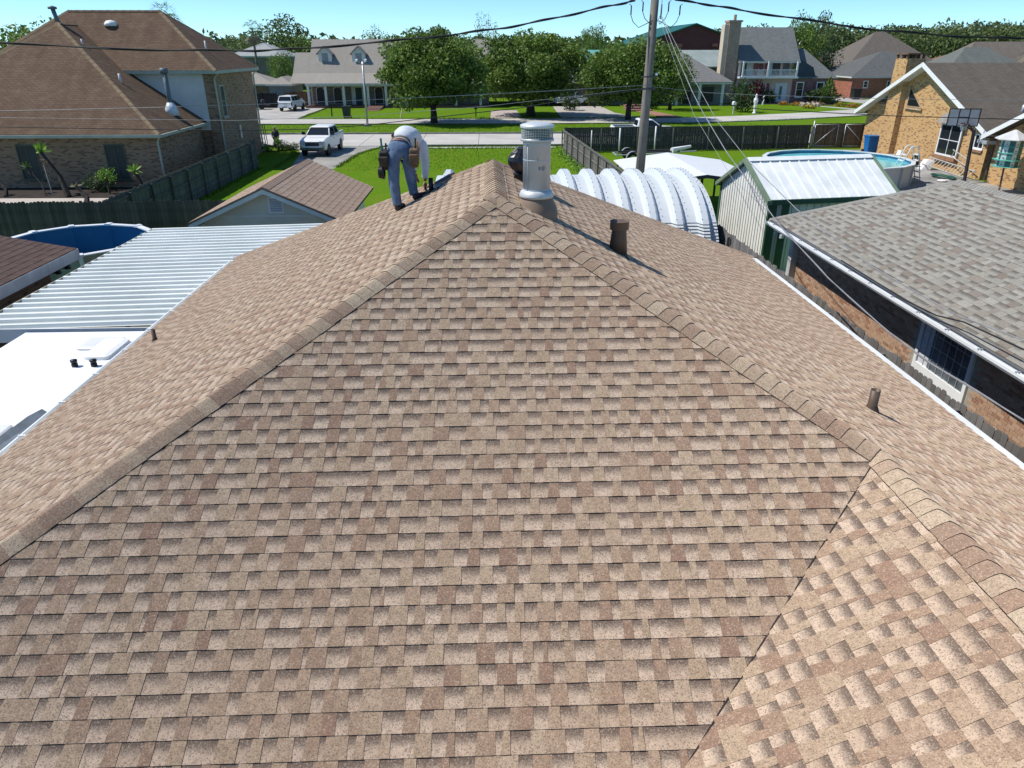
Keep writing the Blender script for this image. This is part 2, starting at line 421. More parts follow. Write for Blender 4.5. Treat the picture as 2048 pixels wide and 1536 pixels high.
def lay(planes, parent, mats, E, limit=300, name='shingle', lift=.0032):
    """the pieces that show largest become objects, the others one mesh"""
    allt = []
    for pl, ts in planes:
        for t in ts:
            c = [q for q in t[0]]
            c = clip(c, [(-99, -99), (99, -99), (99, t[1] + E), (-99, t[1] + E)])
            allt.append((seen_area([pl.at(*q) for q in c]) if len(c) > 2 else 0, pl, t))
    allt.sort(key=lambda a: -a[0])
    for ar, pl, t in allt[:limit]:
        b = MB(); add_tab(b, pl, t, E, lift=lift); b.build(name, mats, parent)
    b = MB()
    for ar, pl, t in allt[limit:]: add_tab(b, pl, t, E, lift=lift)
    b.build('small_' + name + 's', mats, parent, kind='stuff')

MS = .495
AX, AY, AZ = .11, 8.32, 5.82                   # front end of the ridge
BY = 11.2                                      # far end of the ridge
XL, XR = -6.1, 6.8
zL, zR = AZ - MS * (AX - XL), AZ - MS * (XR - AX)
JX = 3.30; JY = AY - (JX - AX); JZ = AZ - MS * (JX - AX)
def zl(x): return AZ - MS * (AX - x)
def zr(x): return AZ - MS * (x - AX)
def zf(y): return AZ - MS * (AY - y)
def zw(x): return JZ - MS * (JX - x)
A3 = V((AX, AY, AZ)); B3 = V((AX, BY, AZ)); J3 = V((JX, JY, JZ))
yl0 = AY - (AX - XL); xv = .3; yv = JY - (JX - xv); YW = -1.6
L0 = V((XL, yl0, zL)); L1 = V((XL, BY + AX - XL, zL)); R1 = V((XR, BY + XR - AX, zR)); R0 = V((XR, YW, zR))
VF = V((xv, yv, zf(yv)))
house = thing('house', 'tan-shingled hip-roofed house filling the foreground, worker on its roof', 'house', (0, 5, 0))
DECK = M('roof_felt', (.05, .045, .04), .95, .1)
rb = MB()
dz = V((0, 0, -.006))
rb.face([A3 + dz, J3 + dz, VF + dz, L0 + dz]); rb.face([A3 + dz, L0 + dz, L1 + dz, B3 + dz])
rb.face([A3 + dz, B3 + dz, R1 + dz, V((XR, JY, zR)) + dz, J3 + dz]); rb.face([J3 + dz, V((XR, JY, zR)) + dz, R0 + dz, V((JX, YW, JZ)) + dz])
rb.face([J3 + dz, V((JX, YW, JZ)) + dz, V((xv, YW, zw(xv))) + dz, VF + dz])
K0 = MB()
roof = rb.build('roof', DECK, house)
TONES = [(0.495, 0.360, 0.240), (0.545, 0.409, 0.277), (0.427, 0.281, 0.189), (0.570, 0.433, 0.303), (0.471, 0.323, 0.214), (0.359, 0.220, 0.151), (0.519, 0.383, 0.258), (0.396, 0.261, 0.177)]
LIGHTS = [(0.652, 0.506, 0.374), (0.705, 0.552, 0.417), (0.598, 0.446, 0.319), (0.679, 0.526, 0.390)]
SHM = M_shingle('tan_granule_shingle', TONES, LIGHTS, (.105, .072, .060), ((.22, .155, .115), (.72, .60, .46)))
PF = Plane((0, yl0, zf(yl0)), (1, 0, 0), (0, 1, MS)); PL = Plane((XL, 0, zL), (0, 1, 0), (1, 0, MS))
PR = Plane((XR, 0, zR), (0, 1, 0), (-1, 0, MS)); PW = Plane((xv, 0, zw(xv)), (0, 1, 0), (1, 0, MS))
PB = Plane((0, R1.y, zR), (1, 0, 0), (0, -1, MS))
E0 = .143
tF = tabs(PF, [[A3, L0, VF, J3]], E0, 5, (.062, .155)); tL = tabs(PL, [[A3, L0, L1, B3]], E0, 6, (.066, .165))
tR = tabs(PR, [[A3, B3, R1, V((XR, JY, zR)), J3], [J3, V((XR, JY, zR)), R0, V((JX, YW, JZ))]], E0, 7, (.066, .165))
tW = tabs(PW, [[J3, V((JX, YW, JZ)), V((xv, YW, zw(xv))), VF]], E0, 8, (.062, .155))
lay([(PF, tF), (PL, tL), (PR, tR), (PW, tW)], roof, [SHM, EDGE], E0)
# back hip slope (turned away from the camera) stays a plain shingled sheet
b = MB(); b.face([B3, R1, V((XR - (R1.y - L1.y), R1.y, zR)), L1]); b.build('back_slope', M_roof('tan_back_slope', TONES[0], TONES[2]), roof)

CAPM = M_shingle('tan_cap_shingle', [(0.486, 0.353, 0.238), (0.552, 0.425, 0.301), (0.375, 0.237, 0.162), (0.596, 0.475, 0.341), (0.463, 0.331, 0.225), (0.331, 0.204, 0.145), (0.507, 0.380, 0.267)],
                 LIGHTS, (.125, .088, .07), ((.22, .155, .115), (.72, .60, .46)))
rc = random.Random(3)
def caps(P, Q, dl, dr, E=.143, wid=.145, gap=.014, par=None, mats=None, tone=None):
    """cap shingles laid from P (lower or near end) up to Q"""
    P, Q = V(P), V(Q); h = (Q - P); Ln = h.length; h.normalize()
    dl = V(dl).normalized(); dr = V(dr).normalized(); n = V((0, 0, 1)); n = (n - h * n.dot(h)).normalized()
    k = int(Ln / E)
    for i in range(k + 1):
        s = i * E; b = MB(); rn = tone(Ln - s) if tone else rc.random(); j = rc.uniform(-.006, .006); wj = rc.uniform(-.004, .004)
        def ring(sv, hh):
            c = P + h * sv
            return [c + dl * (wid + wj) + n * (gap + hh * .5), c + dl * (wid * .62) + n * (gap + .009 + hh), c + dl * (wid * .26) + n * (gap + .013 + hh), c + n * (gap + .009 + hh),
                    c + dr * (wid * .26) + n * (gap + .013 + hh), c + dr * (wid * .62) + n * (gap + .009 + hh), c + dr * (wid - wj) + n * (gap + hh * .5)]
        a = ring(s + j, .010); e = ring(min(s + .175, Ln + .06), .001)
        ud = [a[q] - n * .013 for q in range(7)]; ue = [e[q] - n * .013 for q in range(7)]
        for q in range(6):
            qq = [a[q], a[q + 1], e[q + 1], e[q]]
            if (qq[1] - qq[0]).cross(qq[3] - qq[0]).dot(n) < 0: qq = [qq[1], qq[0], qq[3], qq[2]]
            b.face(qq, 0, rn, [(q / 7, .1), (q / 7 + .14, .1), (q / 7 + .14, .3), (q / 7, .3)], 1.0)
            b.face([ud[q], ud[q + 1], a[q + 1], a[q]], 1, rn)
        b.face([ud[0], a[0], e[0], ue[0]], 1, rn); b.face([ud[6], a[6], e[6], ue[6]], 1, rn)
        b.build('ridge_cap', mats or [CAPM, EDGE], par or roof)
hl = (A3 - L0).normalized(); hr = (A3 - J3).normalized()
def down(pl, h):
    d = pl.N.cross(h).normalized(); return d
def side(pl, h, toward):
    d = down(pl, h); return d if d.dot(V(toward)) > 0 else -d
P0 = A3 - hl * 7.0
caps(P0, A3, side(PL, hl, (-1, 0, 0)), side(PF, hl, (1, -1, 0)))
caps(J3 + hr * .02, A3, side(PF, hr, (-1, -1, 0)), side(PR, hr, (1, 0, 0)))
caps(V((AX, AY + .0, AZ)), B3, side(PL, V((0, 1, 0)), (-1, 0, 0)), side(PR, V((0, 1, 0)), (1, 0, 0)))
caps(V((JX, -.3, JZ)), J3 + V((0, .0, 0)), side(PW, V((0, 1, 0)), (-1, 0, 0)), side(PR, V((0, 1, 0)), (1, 0, 0)), tone=lambda d: rc.uniform(.46, .56) if .3 < d < 1.05 or 1.9 < d < 2.3 else (rc.uniform(.7, .9) if 1.05 < d < 1.6 else rc.random() * .4))
# far hips: caps seen edge-on
hbl = (B3 - L1).normalized(); hbr = (B3 - R1).normalized()
caps(L1, B3, side(PL, hbl, (-1, -1, 0)), side(PB, hbl, (0, 1, 0)), E=.19, gap=.006)
caps(R1, B3, side(PB, hbr, (0, 1, 0)), side(PR, hbr, (1, -1, 0)), E=.19, gap=.006)

# cut edge of the front courses along the valley
b = MB(); vd = (VF - J3).normalized(); vs_ = V((vd.y, -vd.x, 0)).normalized()
b.prism([J3 + PF.N * q + vs_ * e for q, e in ((-.004, -.004), (-.004, .007), (.0115, .007), (.0115, -.004))], (VF - J3), 0); b.build('valley_cut', EDGE, roof)
# walls, fascia, gutters
b = MB(); b.box(XL + .45, yl0 + .5, 0, XR - .45, L1.y - .4, zR - .12); b.box(xv + .45, YW + .4, 0, XR - .45, yl0 + .5, zR - .12)
b.build('wall', M_brick('house_brick', (.34, .2, .12), (.42, .27, .17), (.2, .12, .08), (.4, .38, .34)), house)
FASC = M('white_fascia', (.74, .75, .75), .5, .06, 1)
b = MB()
b.box(XL, yl0, zL - .17, XL + .03, L1.y, zL - .02); b.box(XR - .03, YW, zR - .17, XR, R1.y, zR - .02)
b.box(XL, yl0 - .0, zL - .17, xv, yl0 + .03, zL - .02); b.box(XL + .03, yl0 + .03, zL - .17, XR - .03, L1.y, zL - .16)
b.build('fascia', FASC, house)
DRIP_SHADE = M('drip_edge_gutter_shade', (.50, .60, .66), .4, .08, 2, metal=.2)
b = MB(); b.hexa([(XL - .05, yl0, zL - .035), (XL + .04, yl0, zL - .01), (XL + .04, L1.y, zL - .01), (XL - .05, L1.y, zL - .035), (XL - .05, yl0, zL - .028), (XL + .04, yl0, zL - .003), (XL + .04, L1.y, zL - .003), (XL - .05, L1.y, zL - .028)])
b.hexa([(XR - .03, YW, zR - .014), (XR + .03, YW, zR - .05), (XR + .03, R1.y, zR - .05), (XR - .03, R1.y, zR - .014), (XR - .03, YW, zR - .004), (XR + .03, YW, zR - .04), (XR + .03, R1.y, zR - .04), (XR - .03, R1.y, zR - .004)])
b.build('drip_edge', DRIP_SHADE, house)
def gutter(x, sgn, y0, y1, z, wd, parent, mt):
    b = MB(); a = x + sgn * .005; c = x + sgn * wd
    pr = [(a, z), (a, z - .12), (c - sgn * .035, z - .12), (c, z - .06), (c, z - .005), (c - sgn * .022, z - .005), (c - sgn * .022, z - .012), (c - sgn * .008, z - .012),
          (c - sgn * .008, z - .06), (c - sgn * .04, z - .112), (a + sgn * .008, z - .112), (a + sgn * .008, z)]
    b.prism([(p[0], y0, p[1]) for p in pr], (0, y1 - y0, 0)); g = b.build('gutter', mt, parent)
    return g
GUT = M('white_gutter', (.80, .82, .82), .35, .05, 1)
g = gutter(XL - .04, -1, yl0, L1.y - .1, zL - .05, .13, house, GUT)
for k in range(16):
    b = MB(); y = yl0 + .4 + k * 1.0; b.box(XL - .16, y, zL - .05, XL + .03, y + .03, zL - .035); b.build('gutter_strap', WHITE, g)
g = gutter(XR + .03, 1, YW, R1.y - .1, zR - .05, .036, house, DRIP_SHADE)  # pale blue puts the trough's sky-lit shade into the gutter colour
b = MB(); b.box(XR + .056, YW, zR - .054, XR + .068, R1.y - .1, zR - .042); b.build('gutter_lip', GUT, g)
for k in range(19):
    b = MB(); y = YW + .5 + k * 1.05; b.box(XR - .0, y, zR - .05, XR + .09, y + .025, zR - .04); b.build('gutter_strap', GALV, g)

# ------------------------------------------------------------------ things on the roof
BROWN = M('brown_painted_metal', (.125, .085, .06), .5, .15, 4, spec=.4)
# big flue
fx, fy = .60, 8.72; fz = zr(fx)
t = thing('flue_pipe', 'tall galvanised chimney flue with mesh cap beside the roof ridge', 'chimney flue', (fx, fy, fz))
b = MB(); b.lathe([(.262, -.2), (.262, -.02), (.247, .05), (.194, .155), (.188, .168), (.18, .165)], (fx, fy, fz), 28)
b.lathe([(.30, -.24), (.285, -.16), (.263, -.1)], (fx, fy, fz + .02), 28, 0)
b.build('flashing', M('tan_flashing', (.27, .20, .145), .6, .14, 3, bump=.1, bscale=8), t, True)
FLU = M('flue_steel', (.50, .54, .60), .42, .18, 2.6, metal=.25, spec=.5, c2=(.40, .44, .50), bump=.05, bscale=6)
b = MB(); b.lathe([(.162, .15), (.162, .78), (.166, .785), (.166, .80), (.16, .805), (.16, .83)], (fx, fy, fz), 32); b.build('pipe', FLU, t, True)
b = MB()
for a0, a1, z0, z1 in ((-1.52, -1.32, .50, .535), (-1.25, -1.12, .49, .545), (-1.62, -1.56, .60, .63), (-1.08, -1.02, .50, .54)):
    b.grid([[V((fx + .1632 * cos(a), fy + .1632 * sin(a), fz + z)) for z in (z0, z1)] for a in [a0 + (a1 - a0) * k / 4 for k in range(5)]], closed=False)
b.build('faded_label', M('grey_smudge', (.30, .33, .37), .6, .2, 30), t)
b = MB()
for z in (.262, .60, .775): b.lathe([(.1622, z - .006), (.1655, z), (.1622, z + .006)], (fx, fy, fz), 32, caps=False)
b.tube([(fx - .115, fy - .1165, fz + .24), (fx - .115, fy - .1165, fz + .78)], .004, 4)
b.build('seam', FLU, t, True)
b = MB(); b.lathe([(.203, .165), (.208, .19), (.188, .235), (.164, .255)], (fx, fy, fz), 32); b.build('storm_collar', M('pale_collar', (.66, .68, .68), .4, .15, 4, metal=.2), t, True)
b = MB()
for k in range(40):
    a = 2 * pi * k / 40; b.tube([(fx + .182 * cos(a), fy + .182 * sin(a), fz + .83), (fx + .182 * cos(a), fy + .182 * sin(a), fz + .965)], .0035, 3, caps=False)
for k in range(8):
    z = fz + .835 + k * .018; b.lathe([(.1855, z - fz - .003), (.1855, z - fz + .003), (.179, z - fz + .003), (.179, z - fz - .003)], (fx, fy, fz), 32, caps=False)
b.build('mesh_screen', GALV, t)
b = MB(); b.lathe([(.15, .83), (.15, .92), (.12, .95)], (fx, fy, fz), 20); b.build('inner_throat', M('dark_tin', (.10, .10, .09), .5, .2), t, True)
b = MB(); b.lathe([(.168, .80), (.196, .81), (.196, .835), (.186, .84)], (fx, fy, fz), 32, caps=False); b.build('cap_ring', GALV, t, True)
b = MB(); b.lathe([(.196, .955), (.199, .975), (.196, .985), (.12, 1.007), (.0, 1.015)], (fx, fy, fz), 32, caps=False); b.build('lid', M('pale_lid', (.66, .70, .72), .38, .06, 2, metal=.3), t, True)
# turbine vent
tx, ty = .56, 10.62; tz = zr(tx)
t = thing('turbine_vent', 'black spherical turbine roof vent half hidden behind the tall flue', 'roof vent', (tx, ty, tz))
b = MB(); b.lathe([(.23, -.13), (.165, -.02), (.155, .12), (.165, .135)], (tx, ty, tz), 20); b.build('base', BLACK, t, True)
b = MB()
for k in range(18):
    a0 = 2 * pi * k / 18; rows = []
    for q in range(7):
        f = q / 6; rr_ = .09 + .16 * sin(pi * (.08 + .84 * f)); z = tz + .14 + f * .34
        rows.append([V((tx + rr_ * cos(a0 + .1 * f), ty + rr_ * sin(a0 + .1 * f), z)), V((tx + (rr_ - .035) * cos(a0 + .34 + .1 * f), ty + (rr_ - .035) * sin(a0 + .34 + .1 * f), z))])
    for q in range(6): b.face([rows[q][0], rows[q][1], rows[q + 1][1], rows[q + 1][0]])
b.build('fins', M('black_fin', (.02, .02, .025), .3, .1, 3, spec=.6), t)
b = MB(); b.lathe([(.12, .475), (.10, .49), (.0, .50)], (tx, ty, tz), 20, caps=False); b.build('crown_cap', BLACK, t, True)
# capped brown vent
vx, vy = 1.61, 8.62; vz = zr(vx)
t = thing('vent_pipe', 'brown tapered roof vent with a wide cap on the right slope', 'roof vent', (vx, vy, vz))
b = MB(); b.lathe([(.125, -.09), (.088, .28), (.086, .30)], (vx, vy, vz), 24); b.build('stack', BROWN, t, True)
b = MB(); b.lathe([(.112, .29), (.115, .295), (.115, .385), (.118, .39), (.108, .39), (.104, .375), (.05, .40), (0, .405)], (vx, vy, vz), 28, caps=False); b.build('cap', M('brown_cap', (.15, .10, .072), .5, .15, 4), t, True)
b = MB(); b.lathe([(.19, -.105), (.13, -.03)], (vx, vy, vz + .035), 4, a0=pi / 4, caps=False); b.build('flange', BROWN, t)
def small_pipe(x, y, z, r, h, label, tilt=0):
    t = thing('vent_pipe', label, 'roof vent', (x, y, z))
    b = MB(); b.lathe([(r, -.05), (r, h), (r * .84, h), (r * .84, h - .09), (.0, h - .1)], (x, y, z), 20, caps=False); b.build('pipe', BROWN, t, True)
    b = MB(); b.lathe([(r * 1.85, -.035), (r * 1.5, .0), (r * 1.08, .05)], (x, y, z), 20, caps=False); b.build('boot', M('dark_boot', (.085, .06, .045), .7, .1), t, True)
small_pipe(4.09, 6.68, zr(4.09), .05, .235, 'short open brown vent pipe near the right gutter of the tan roof')
small_pipe(-5.32, 10.82, zl(-5.32), .032, .2, 'thin dark brown vent pipe at the left eave beside the white camper')
# pieces by the worker
x, y = -.86, 11.43; z = zl(x)
t = thing('vent_pipe', 'black vent pipe with flat flashing just right of the bending worker', 'roof vent', (x, y, z))
b = MB(); b.lathe([(.036, -.03), (.036, .2), (.03, .2), (.03, .15)], (x, y, z), 14); b.build('pipe', BLACK, t, True)
b = MB(); b.prism([PL.at(*PL.uv((x - .17, y - .13, 0)), .02) if 0 else V((x - .16, y - .12, zl(x - .16) + .02)), V((x + .16, y - .12, zl(x + .16) + .02)), V((x + .16, y + .16, zl(x + .16) + .02)), V((x - .16, y + .16, zl(x - .16) + .02))], (0, 0, .008)); b.build('flashing', BLACK, t)
x, y = -.67, 11.76
b = MB(); b.tube([(x - .15, y - .06, zl(x - .15) + .05), (x + .16, y + .05, zl(x + .16) + .05)], .022, 8)
tag(b.build('pry_bar', M('grey_steel', (.2, .2, .22), .4, .1, 5, metal=.6)), 'dark grey bar lying on the shingles beyond the black vent pipe', 'tool')
# ------------------------------------------------------------------ shared builders for fences, windows, bricks
def picket_mesh(wd, h, th, dog, seed):
    b = MB(); c = wd * .22 if dog else 0; c2 = wd * .3 if dog else 0
    pr = [(-wd / 2, 0, 0), (wd / 2, 0, 0), (wd / 2, 0, h - c2), (wd / 2 - c, 0, h), (-wd / 2 + c, 0, h), (-wd / 2, 0, h - c2)] if dog else [(-wd / 2, 0, 0), (wd / 2, 0, 0), (wd / 2, 0, h), (-wd / 2, 0, h)]
    b.prism(pr, (0, th, 0), rnd=0.0); o = b.build('picket', FENCE_CUR[0]); me = o.data; bpy.data.objects.remove(o); return me
FENCE_CUR = [None]
def fence(label, A, B, h, mt, wd=.14, gap=.006, side=1, post_step=2.4, rails=(.35, 1.0, 1.6), dog=True, post_mat=None, group='wooden privacy fences', post_top=None, rail_mat=None):
    A = V((A[0], A[1], 0)); B = V((B[0], B[1], 0)); d = B - A; L = d.length; d.normalize(); n = V((-d.y, d.x, 0)) * side; rz = atan2(d.y, d.x)
    t = thing('wooden_fence', label, 'fence', A, 0, group); FENCE_CUR[0] = mt
    ms = [picket_mesh(wd - gap + k * .0, h + (k - 1.5) * .018, .018, dog, k) for k in range(4)]
    k = int(L / wd)
    for i in range(min(k, 299)):
        inst('picket', R.choice(ms), t, d * (i + .5) * wd + n * R.uniform(-.004, .004), rz + R.uniform(-.02, .02))
    if k > 299:
        b = MB()
        for i in range(299, k):
            c = A + d * (i + .5) * wd; b.obox(c, d, n, wd - gap, .018, h)
        b.build('far_pickets', mt, t, kind='stuff')
    for z in rails:
        b = MB(); b.obox(A + d * (L / 2) + n * .045 + V((0, 0, z)), d, n, L, .04, .09); b.build('rail', rail_mat or mt, t)
    for i in range(int(L / post_step) + 1):
        b = MB(); b.obox(A + d * min(i * post_step + .05, L - .05) + n * .11, d, n, .09, .09, post_top or (h - .08)); b.build('post', post_mat or mt, t)
    return t
def window(parent, c, t, n, wd, h, cols=2, rows=2, fw=.07, mt=None, glass=None, sill=True):
    """c = bottom centre on the wall face; t along the wall, n outwards"""
    c, t, n = V(c), V(t).normalized(), V(n).normalized(); b = MB(); mt = mt or WHITE
    for s in (-1, 1): b.obox(c + t * s * (wd / 2 - fw / 2) + n * .02, t, n, fw, .07, h)
    for z in (0, h - fw): b.obox(c + V((0, 0, z)) + n * .021, t, n, wd - 2 * fw, .068, fw)
    for i in range(1, cols): b.obox(c + t * (-wd / 2 + wd * i / cols) + n * .018 + V((0, 0, fw)), t, n, .035, .05, h - 2 * fw)
    for i in range(1, rows): b.obox(c + V((0, 0, h * i / rows - .02)) + n * .017, t, n, wd - 2 * fw, .048, .04)
    if sill: b.obox(c + n * .05 + V((0, 0, -.06)), t, n, wd + .1, .12, .055)
    f = b.build('window', mt, parent)
    b = MB(); b.obox(c + n * .004 + V((0, 0, fw * .5)), t, n, wd - fw, .02, h - fw); b.build('pane', glass or GLASS, f)
    return f
def poly_wall(b, pts, th=None): b.face(pts)
def gable(b, x0, x1, y0, y1, z, zr_, axis, ov=.0, th=.12, m=0):
    """two roof slabs; ridge along axis"""
    if axis == 'y':
        xm = (x0 + x1) / 2
        for xa in (x0, x1):
            b.hexa([(xa, y0, z - th), (xm, y0, zr_ - th), (xm, y1, zr_ - th), (xa, y1, z - th), (xa, y0, z), (xm, y0, zr_), (xm, y1, zr_), (xa, y1, z)] if xa < xm else
                   [(xm, y0, zr_ - th), (xa, y0, z - th), (xa, y1, z - th), (xm, y1, zr_ - th), (xm, y0, zr_), (xa, y0, z), (xa, y1, z), (xm, y1, zr_)], m)
    else:
        ym = (y0 + y1) / 2
        b.hexa([(x0, y0, z - th), (x1, y0, z - th), (x1, ym, zr_ - th), (x0, ym, zr_ - th), (x0, y0, z), (x1, y0, z), (x1, ym, zr_), (x0, ym, zr_)], m)
        b.hexa([(x0, ym, zr_ - th), (x1, ym, zr_ - th), (x1, y1, z - th), (x0, y1, z - th), (x0, ym, zr_), (x1, ym, zr_), (x1, y1, z), (x0, y1, z)], m)
def hip(b, x0, x1, y0, y1, z, m_, mi=0, th=.14):
    wx, wy = x1 - x0, y1 - y0; d = min(wx, wy) / 2; zt = z + d * m_
    if wx >= wy: P, Q = (x0 + d, y0 + d, zt), (x1 - d, y0 + d, zt)
    else: P, Q = (x0 + d, y0 + d, zt), (x0 + d, y1 - d, zt)
    a, bb, c, e = (x0, y0, z), (x1, y0, z), (x1, y1, z), (x0, y1, z)
    if wx >= wy: fs = [[a, bb, Q, P], [bb, c, Q], [c, e, P, Q], [e, a, P]]
    else: fs = [[a, bb, P], [bb, c, Q, P], [c, e, Q], [e, a, P, Q]]
    for f in fs: b.face(f, mi)
    b.face([(x0, y0, z - .01), (x0, y1, z - .01), (x1, y1, z - .01), (x1, y0, z - .01)], mi)
    return P, Q
def fascia_ring(b, x0, x1, y0, y1, z, h=.18, t=.05):
    b.box(x0 - .004, y0 - .004, z - h, x1 + .004, y0 + t, z - .004); b.box(x0 - .004, y1 - t, z - h, x1 + .004, y1 + .004, z - .004)
    b.box(x0 - .004, y0 + t, z - h, x0 + t, y1 - t, z - .004); b.box(x1 - t, y0 + t, z - h, x1 + .004, y1 - t, z - .004)

# ------------------------------------------------------------------ grey-shingled house on the right
NX, NZ, NY = 8.85, 2.55, 22.1
nb = thing('house', 'neighbouring brick house with weathered grey shingle roof right of the tan roof', 'house', (12.3, 12, 0))
GT = [(0.284, 0.269, 0.226), (0.353, 0.336, 0.291), (0.215, 0.176, 0.139), (0.387, 0.370, 0.324), (0.310, 0.281, 0.230), (0.185, 0.130, 0.102), (0.344, 0.332, 0.291), (0.241, 0.202, 0.160), (0.378, 0.361, 0.312)]
GSH = M_shingle('grey_granule_shingle', GT, [(.35, .34, .30), (.39, .375, .33), (.31, .29, .25), (.36, .35, .31)], (.115, .10, .085), ((.20, .18, .155), (.50, .49, .44)), .95)
PG = Plane((NX, 0, NZ), (0, 1, 0), (1, 0, MS)); nd = 3.45; nxm = NX + nd; nzm = NZ + MS * nd
nreg = [V((NX, NY, NZ)), V((NX, 1.0, NZ)), V((nxm, 1.0, nzm)), V((nxm, NY - nd, nzm))]
b = MB(); q = V((0, 0, -.006))
b.face([p + q for p in nreg]); b.face([nreg[0] + q, nreg[3] + q, V((nxm + nd, NY, NZ))]); b.face([nreg[3] + q, nreg[2] + q, V((nxm + nd, 1, NZ)), V((nxm + nd, NY, NZ))])
nroof = b.build('roof', M('grey_roof_felt', (.11, .10, .09), .95, .1), nb)
lay([(PG, tabs(PG, [nreg], .165, 21, (.13, .34)))], nroof, [GSH, M('grey_cut_edge', (.12, .11, .10), .95, .1)], .165, lift=.003)
GCAP = M_shingle('grey_cap_shingle', [(.32, .31, .275), (.30, .29, .26), (.345, .335, .295)], [(.34, .33, .29), (.36, .35, .31)], (.175, .155, .135), ((.20, .18, .155), (.45, .44, .40)))
nh = (nreg[3] - nreg[0]).normalized(); PGB = Plane((0, NY, NZ), (1, 0, 0), (0, -1, MS)); PGR = Plane((nxm + nd, 0, NZ), (0, 1, 0), (-1, 0, MS))
caps(nreg[0], nreg[3], side(PG, nh, (-1, -1, 0)), side(PGB, nh, (1, 1, 0)), E=.14, gap=.006, par=nroof, mats=[GCAP, EDGE], wid=.16)
caps(V((nxm, 9, nzm)), nreg[3], side(PG, V((0, 1, 0)), (-1, 0, 0)), side(PGR, V((0, 1, 0)), (1, 0, 0)), E=.14, gap=.006, par=nroof, mats=[GCAP, EDGE], wid=.16)
b = MB(); b.box(NX - .002, 1, NZ - .2, NX + .03, NY, NZ - .015); b.box(NX + .03, 1, NZ - .2, 9.6, NY - .03, NZ - .185); b.box(NX, NY - .03, NZ - .2, nxm + nd, NY + .002, NZ - .015)
b.build('fascia', M('grey_white_fascia', (.60, .62, .64), .5, .08, 1), nb)
b = MB(); b.hexa([(NX - .035, 1, NZ - .03), (NX + .02, 1, NZ - .002), (NX + .02, NY, NZ - .002), (NX - .035, NY, NZ - .03), (NX - .035, 1, NZ - .022), (NX + .02, 1, NZ + .004), (NX + .02, NY, NZ + .004), (NX - .035, NY, NZ - .022)]); b.build('drip_edge', M('dark_drip_edge', (.12, .12, .12), .5, .1), nb)
g = gutter(NX - .04, -1, 1, NY, NZ - .06, .075, nb, GUT)
for k in range(21):
    b = MB(); y = 1.5 + k * 1.0; b.box(NX - .125, y, NZ - .055, NX + .02, y + .03, NZ - .04); b.build('gutter_strap', GALV, g)
MORT = M('pale_mortar', (.40, .355, .29), .95, .12, 6, bump=.2, bscale=60)
WXN = 9.6
b = MB(); b.box(WXN, 1.2, 0, WXN + .15, NY - .75, NZ - .185)
b.box(WXN + .15, NY - .9, 0, nxm + nd - .8, NY - .75, NZ - .185)
nwall = b.build('wall', MORT, nb)
m, n, l, p = _mat('tan_orange_brick')
cc = _ramp(n, l, _rnd(n, l), [(0, (.36, .205, .125)), (.25, (.44, .285, .185)), (.5, (.32, .17, .105)), (.7, (.47, .325, .225)), (.85, (.30, .13, .075)), (1, (.24, .12, .07))])
cc = _mix(n, l, _ramp(n, l, _noise(n, l, _pos(n), 25, 4), [(.4, (0, 0, 0)), (.7, (.55, .55, .55))]), cc, (.48, .36, .26))
l.new(cc, p.inputs['Base Color']); p.inputs['Roughness'].default_value = .95; p.inputs['Specular IOR Level'].default_value = .12
_bump(n, l, p, _noise(n, l, _pos(n), 80, 3), .4, .01); BRK = m
bl, bh = .203, .066; cand = []
for r_ in range(int((NZ - .2) / .076)):
    z = .02 + r_ * .076; y = 1.25 - (r_ % 2) * .107
    while y < NY - .76:
        y1 = min(y + bl, NY - .752)
        if not (12.55 - bl * .6 < y < 14.6 and .74 < z + bh and z < 2.12): cand.append((seen_area([(WXN, y, z), (WXN, y1, z), (WXN, y1, z + bh), (WXN, y, z + bh)]) if 0.25 < z < 1.7 else 0, y, y1, z))
        y += bl + .010
cand.sort(key=lambda a: -a[0])
bm0 = MB(); bm0.hexa([(-.007, 0, 0), (.003, 0, 0), (.003, bl, 0), (-.007, bl, 0), (-.007, 0, bh), (.003, 0, bh), (.003, bl, bh), (-.007, bl, bh)], rnd=0.0)
o = bm0.build('brick', BRK); bme = o.data; bpy.data.objects.remove(o)
for ar, y, y1, z in cand[:299]: inst('brick', bme, nwall, (WXN - nb.location.x + R.uniform(-.001, .0015), y - nb.location.y, z), 0)
b = MB()
for ar, y, y1, z in cand[299:]: b.box(WXN - .007, y, z, WXN + .003, y1, z + bh)
b.build('other_bricks', BRK, nwall, kind='stuff')
# barred window with white reveal
b = MB(); zb = .80; zt = 2.16
b.box(WXN - .05, 12.62, zb - .02, WXN + .02, 14.5, zb + .22)
b.box(WXN - .05, 12.62, zb + .22, WXN + .02, 12.72, zt); b.box(WXN - .05, 14.4, zb + .22, WXN + .02, 14.5, zt); b.box(WXN - .05, 12.72, zt - .08, WXN + .02, 14.4, zt)
wn = b.build('window', WHITE, nb)
b = MB(); b.box(WXN - .012, 12.72, zb + .22, WXN - .004, 14.4, zt - .08); b.build('pane', M('reflection_grey_glass', (.15, .175, .195), .12, .3, 2, spec=.7), wn)  # pane base colour lightened to hold reflected light
b = MB()
for k in range(1, 7): y = 12.72 + 1.68 * k / 7; b.box(WXN - .03, y - .007, zb + .22, WXN - .018, y + .007, zt - .08)
for k in range(1, 4): z = zb + .22 + (zt - zb - .3) * k / 4; b.box(WXN - .034, 12.72, z - .007, WXN - .03, 14.4, z + .007)
b.build('muntin', M('muntin_grey', (.40, .42, .44), .5, .05), wn)
b = MB(); b.box(WXN - .003 - .01, 14.02, zb + .22, WXN - .0145, 14.38, zt - .08); b.build('curtain', M('pale_curtain', (.62, .63, .66), .9, .1, 12), wn)
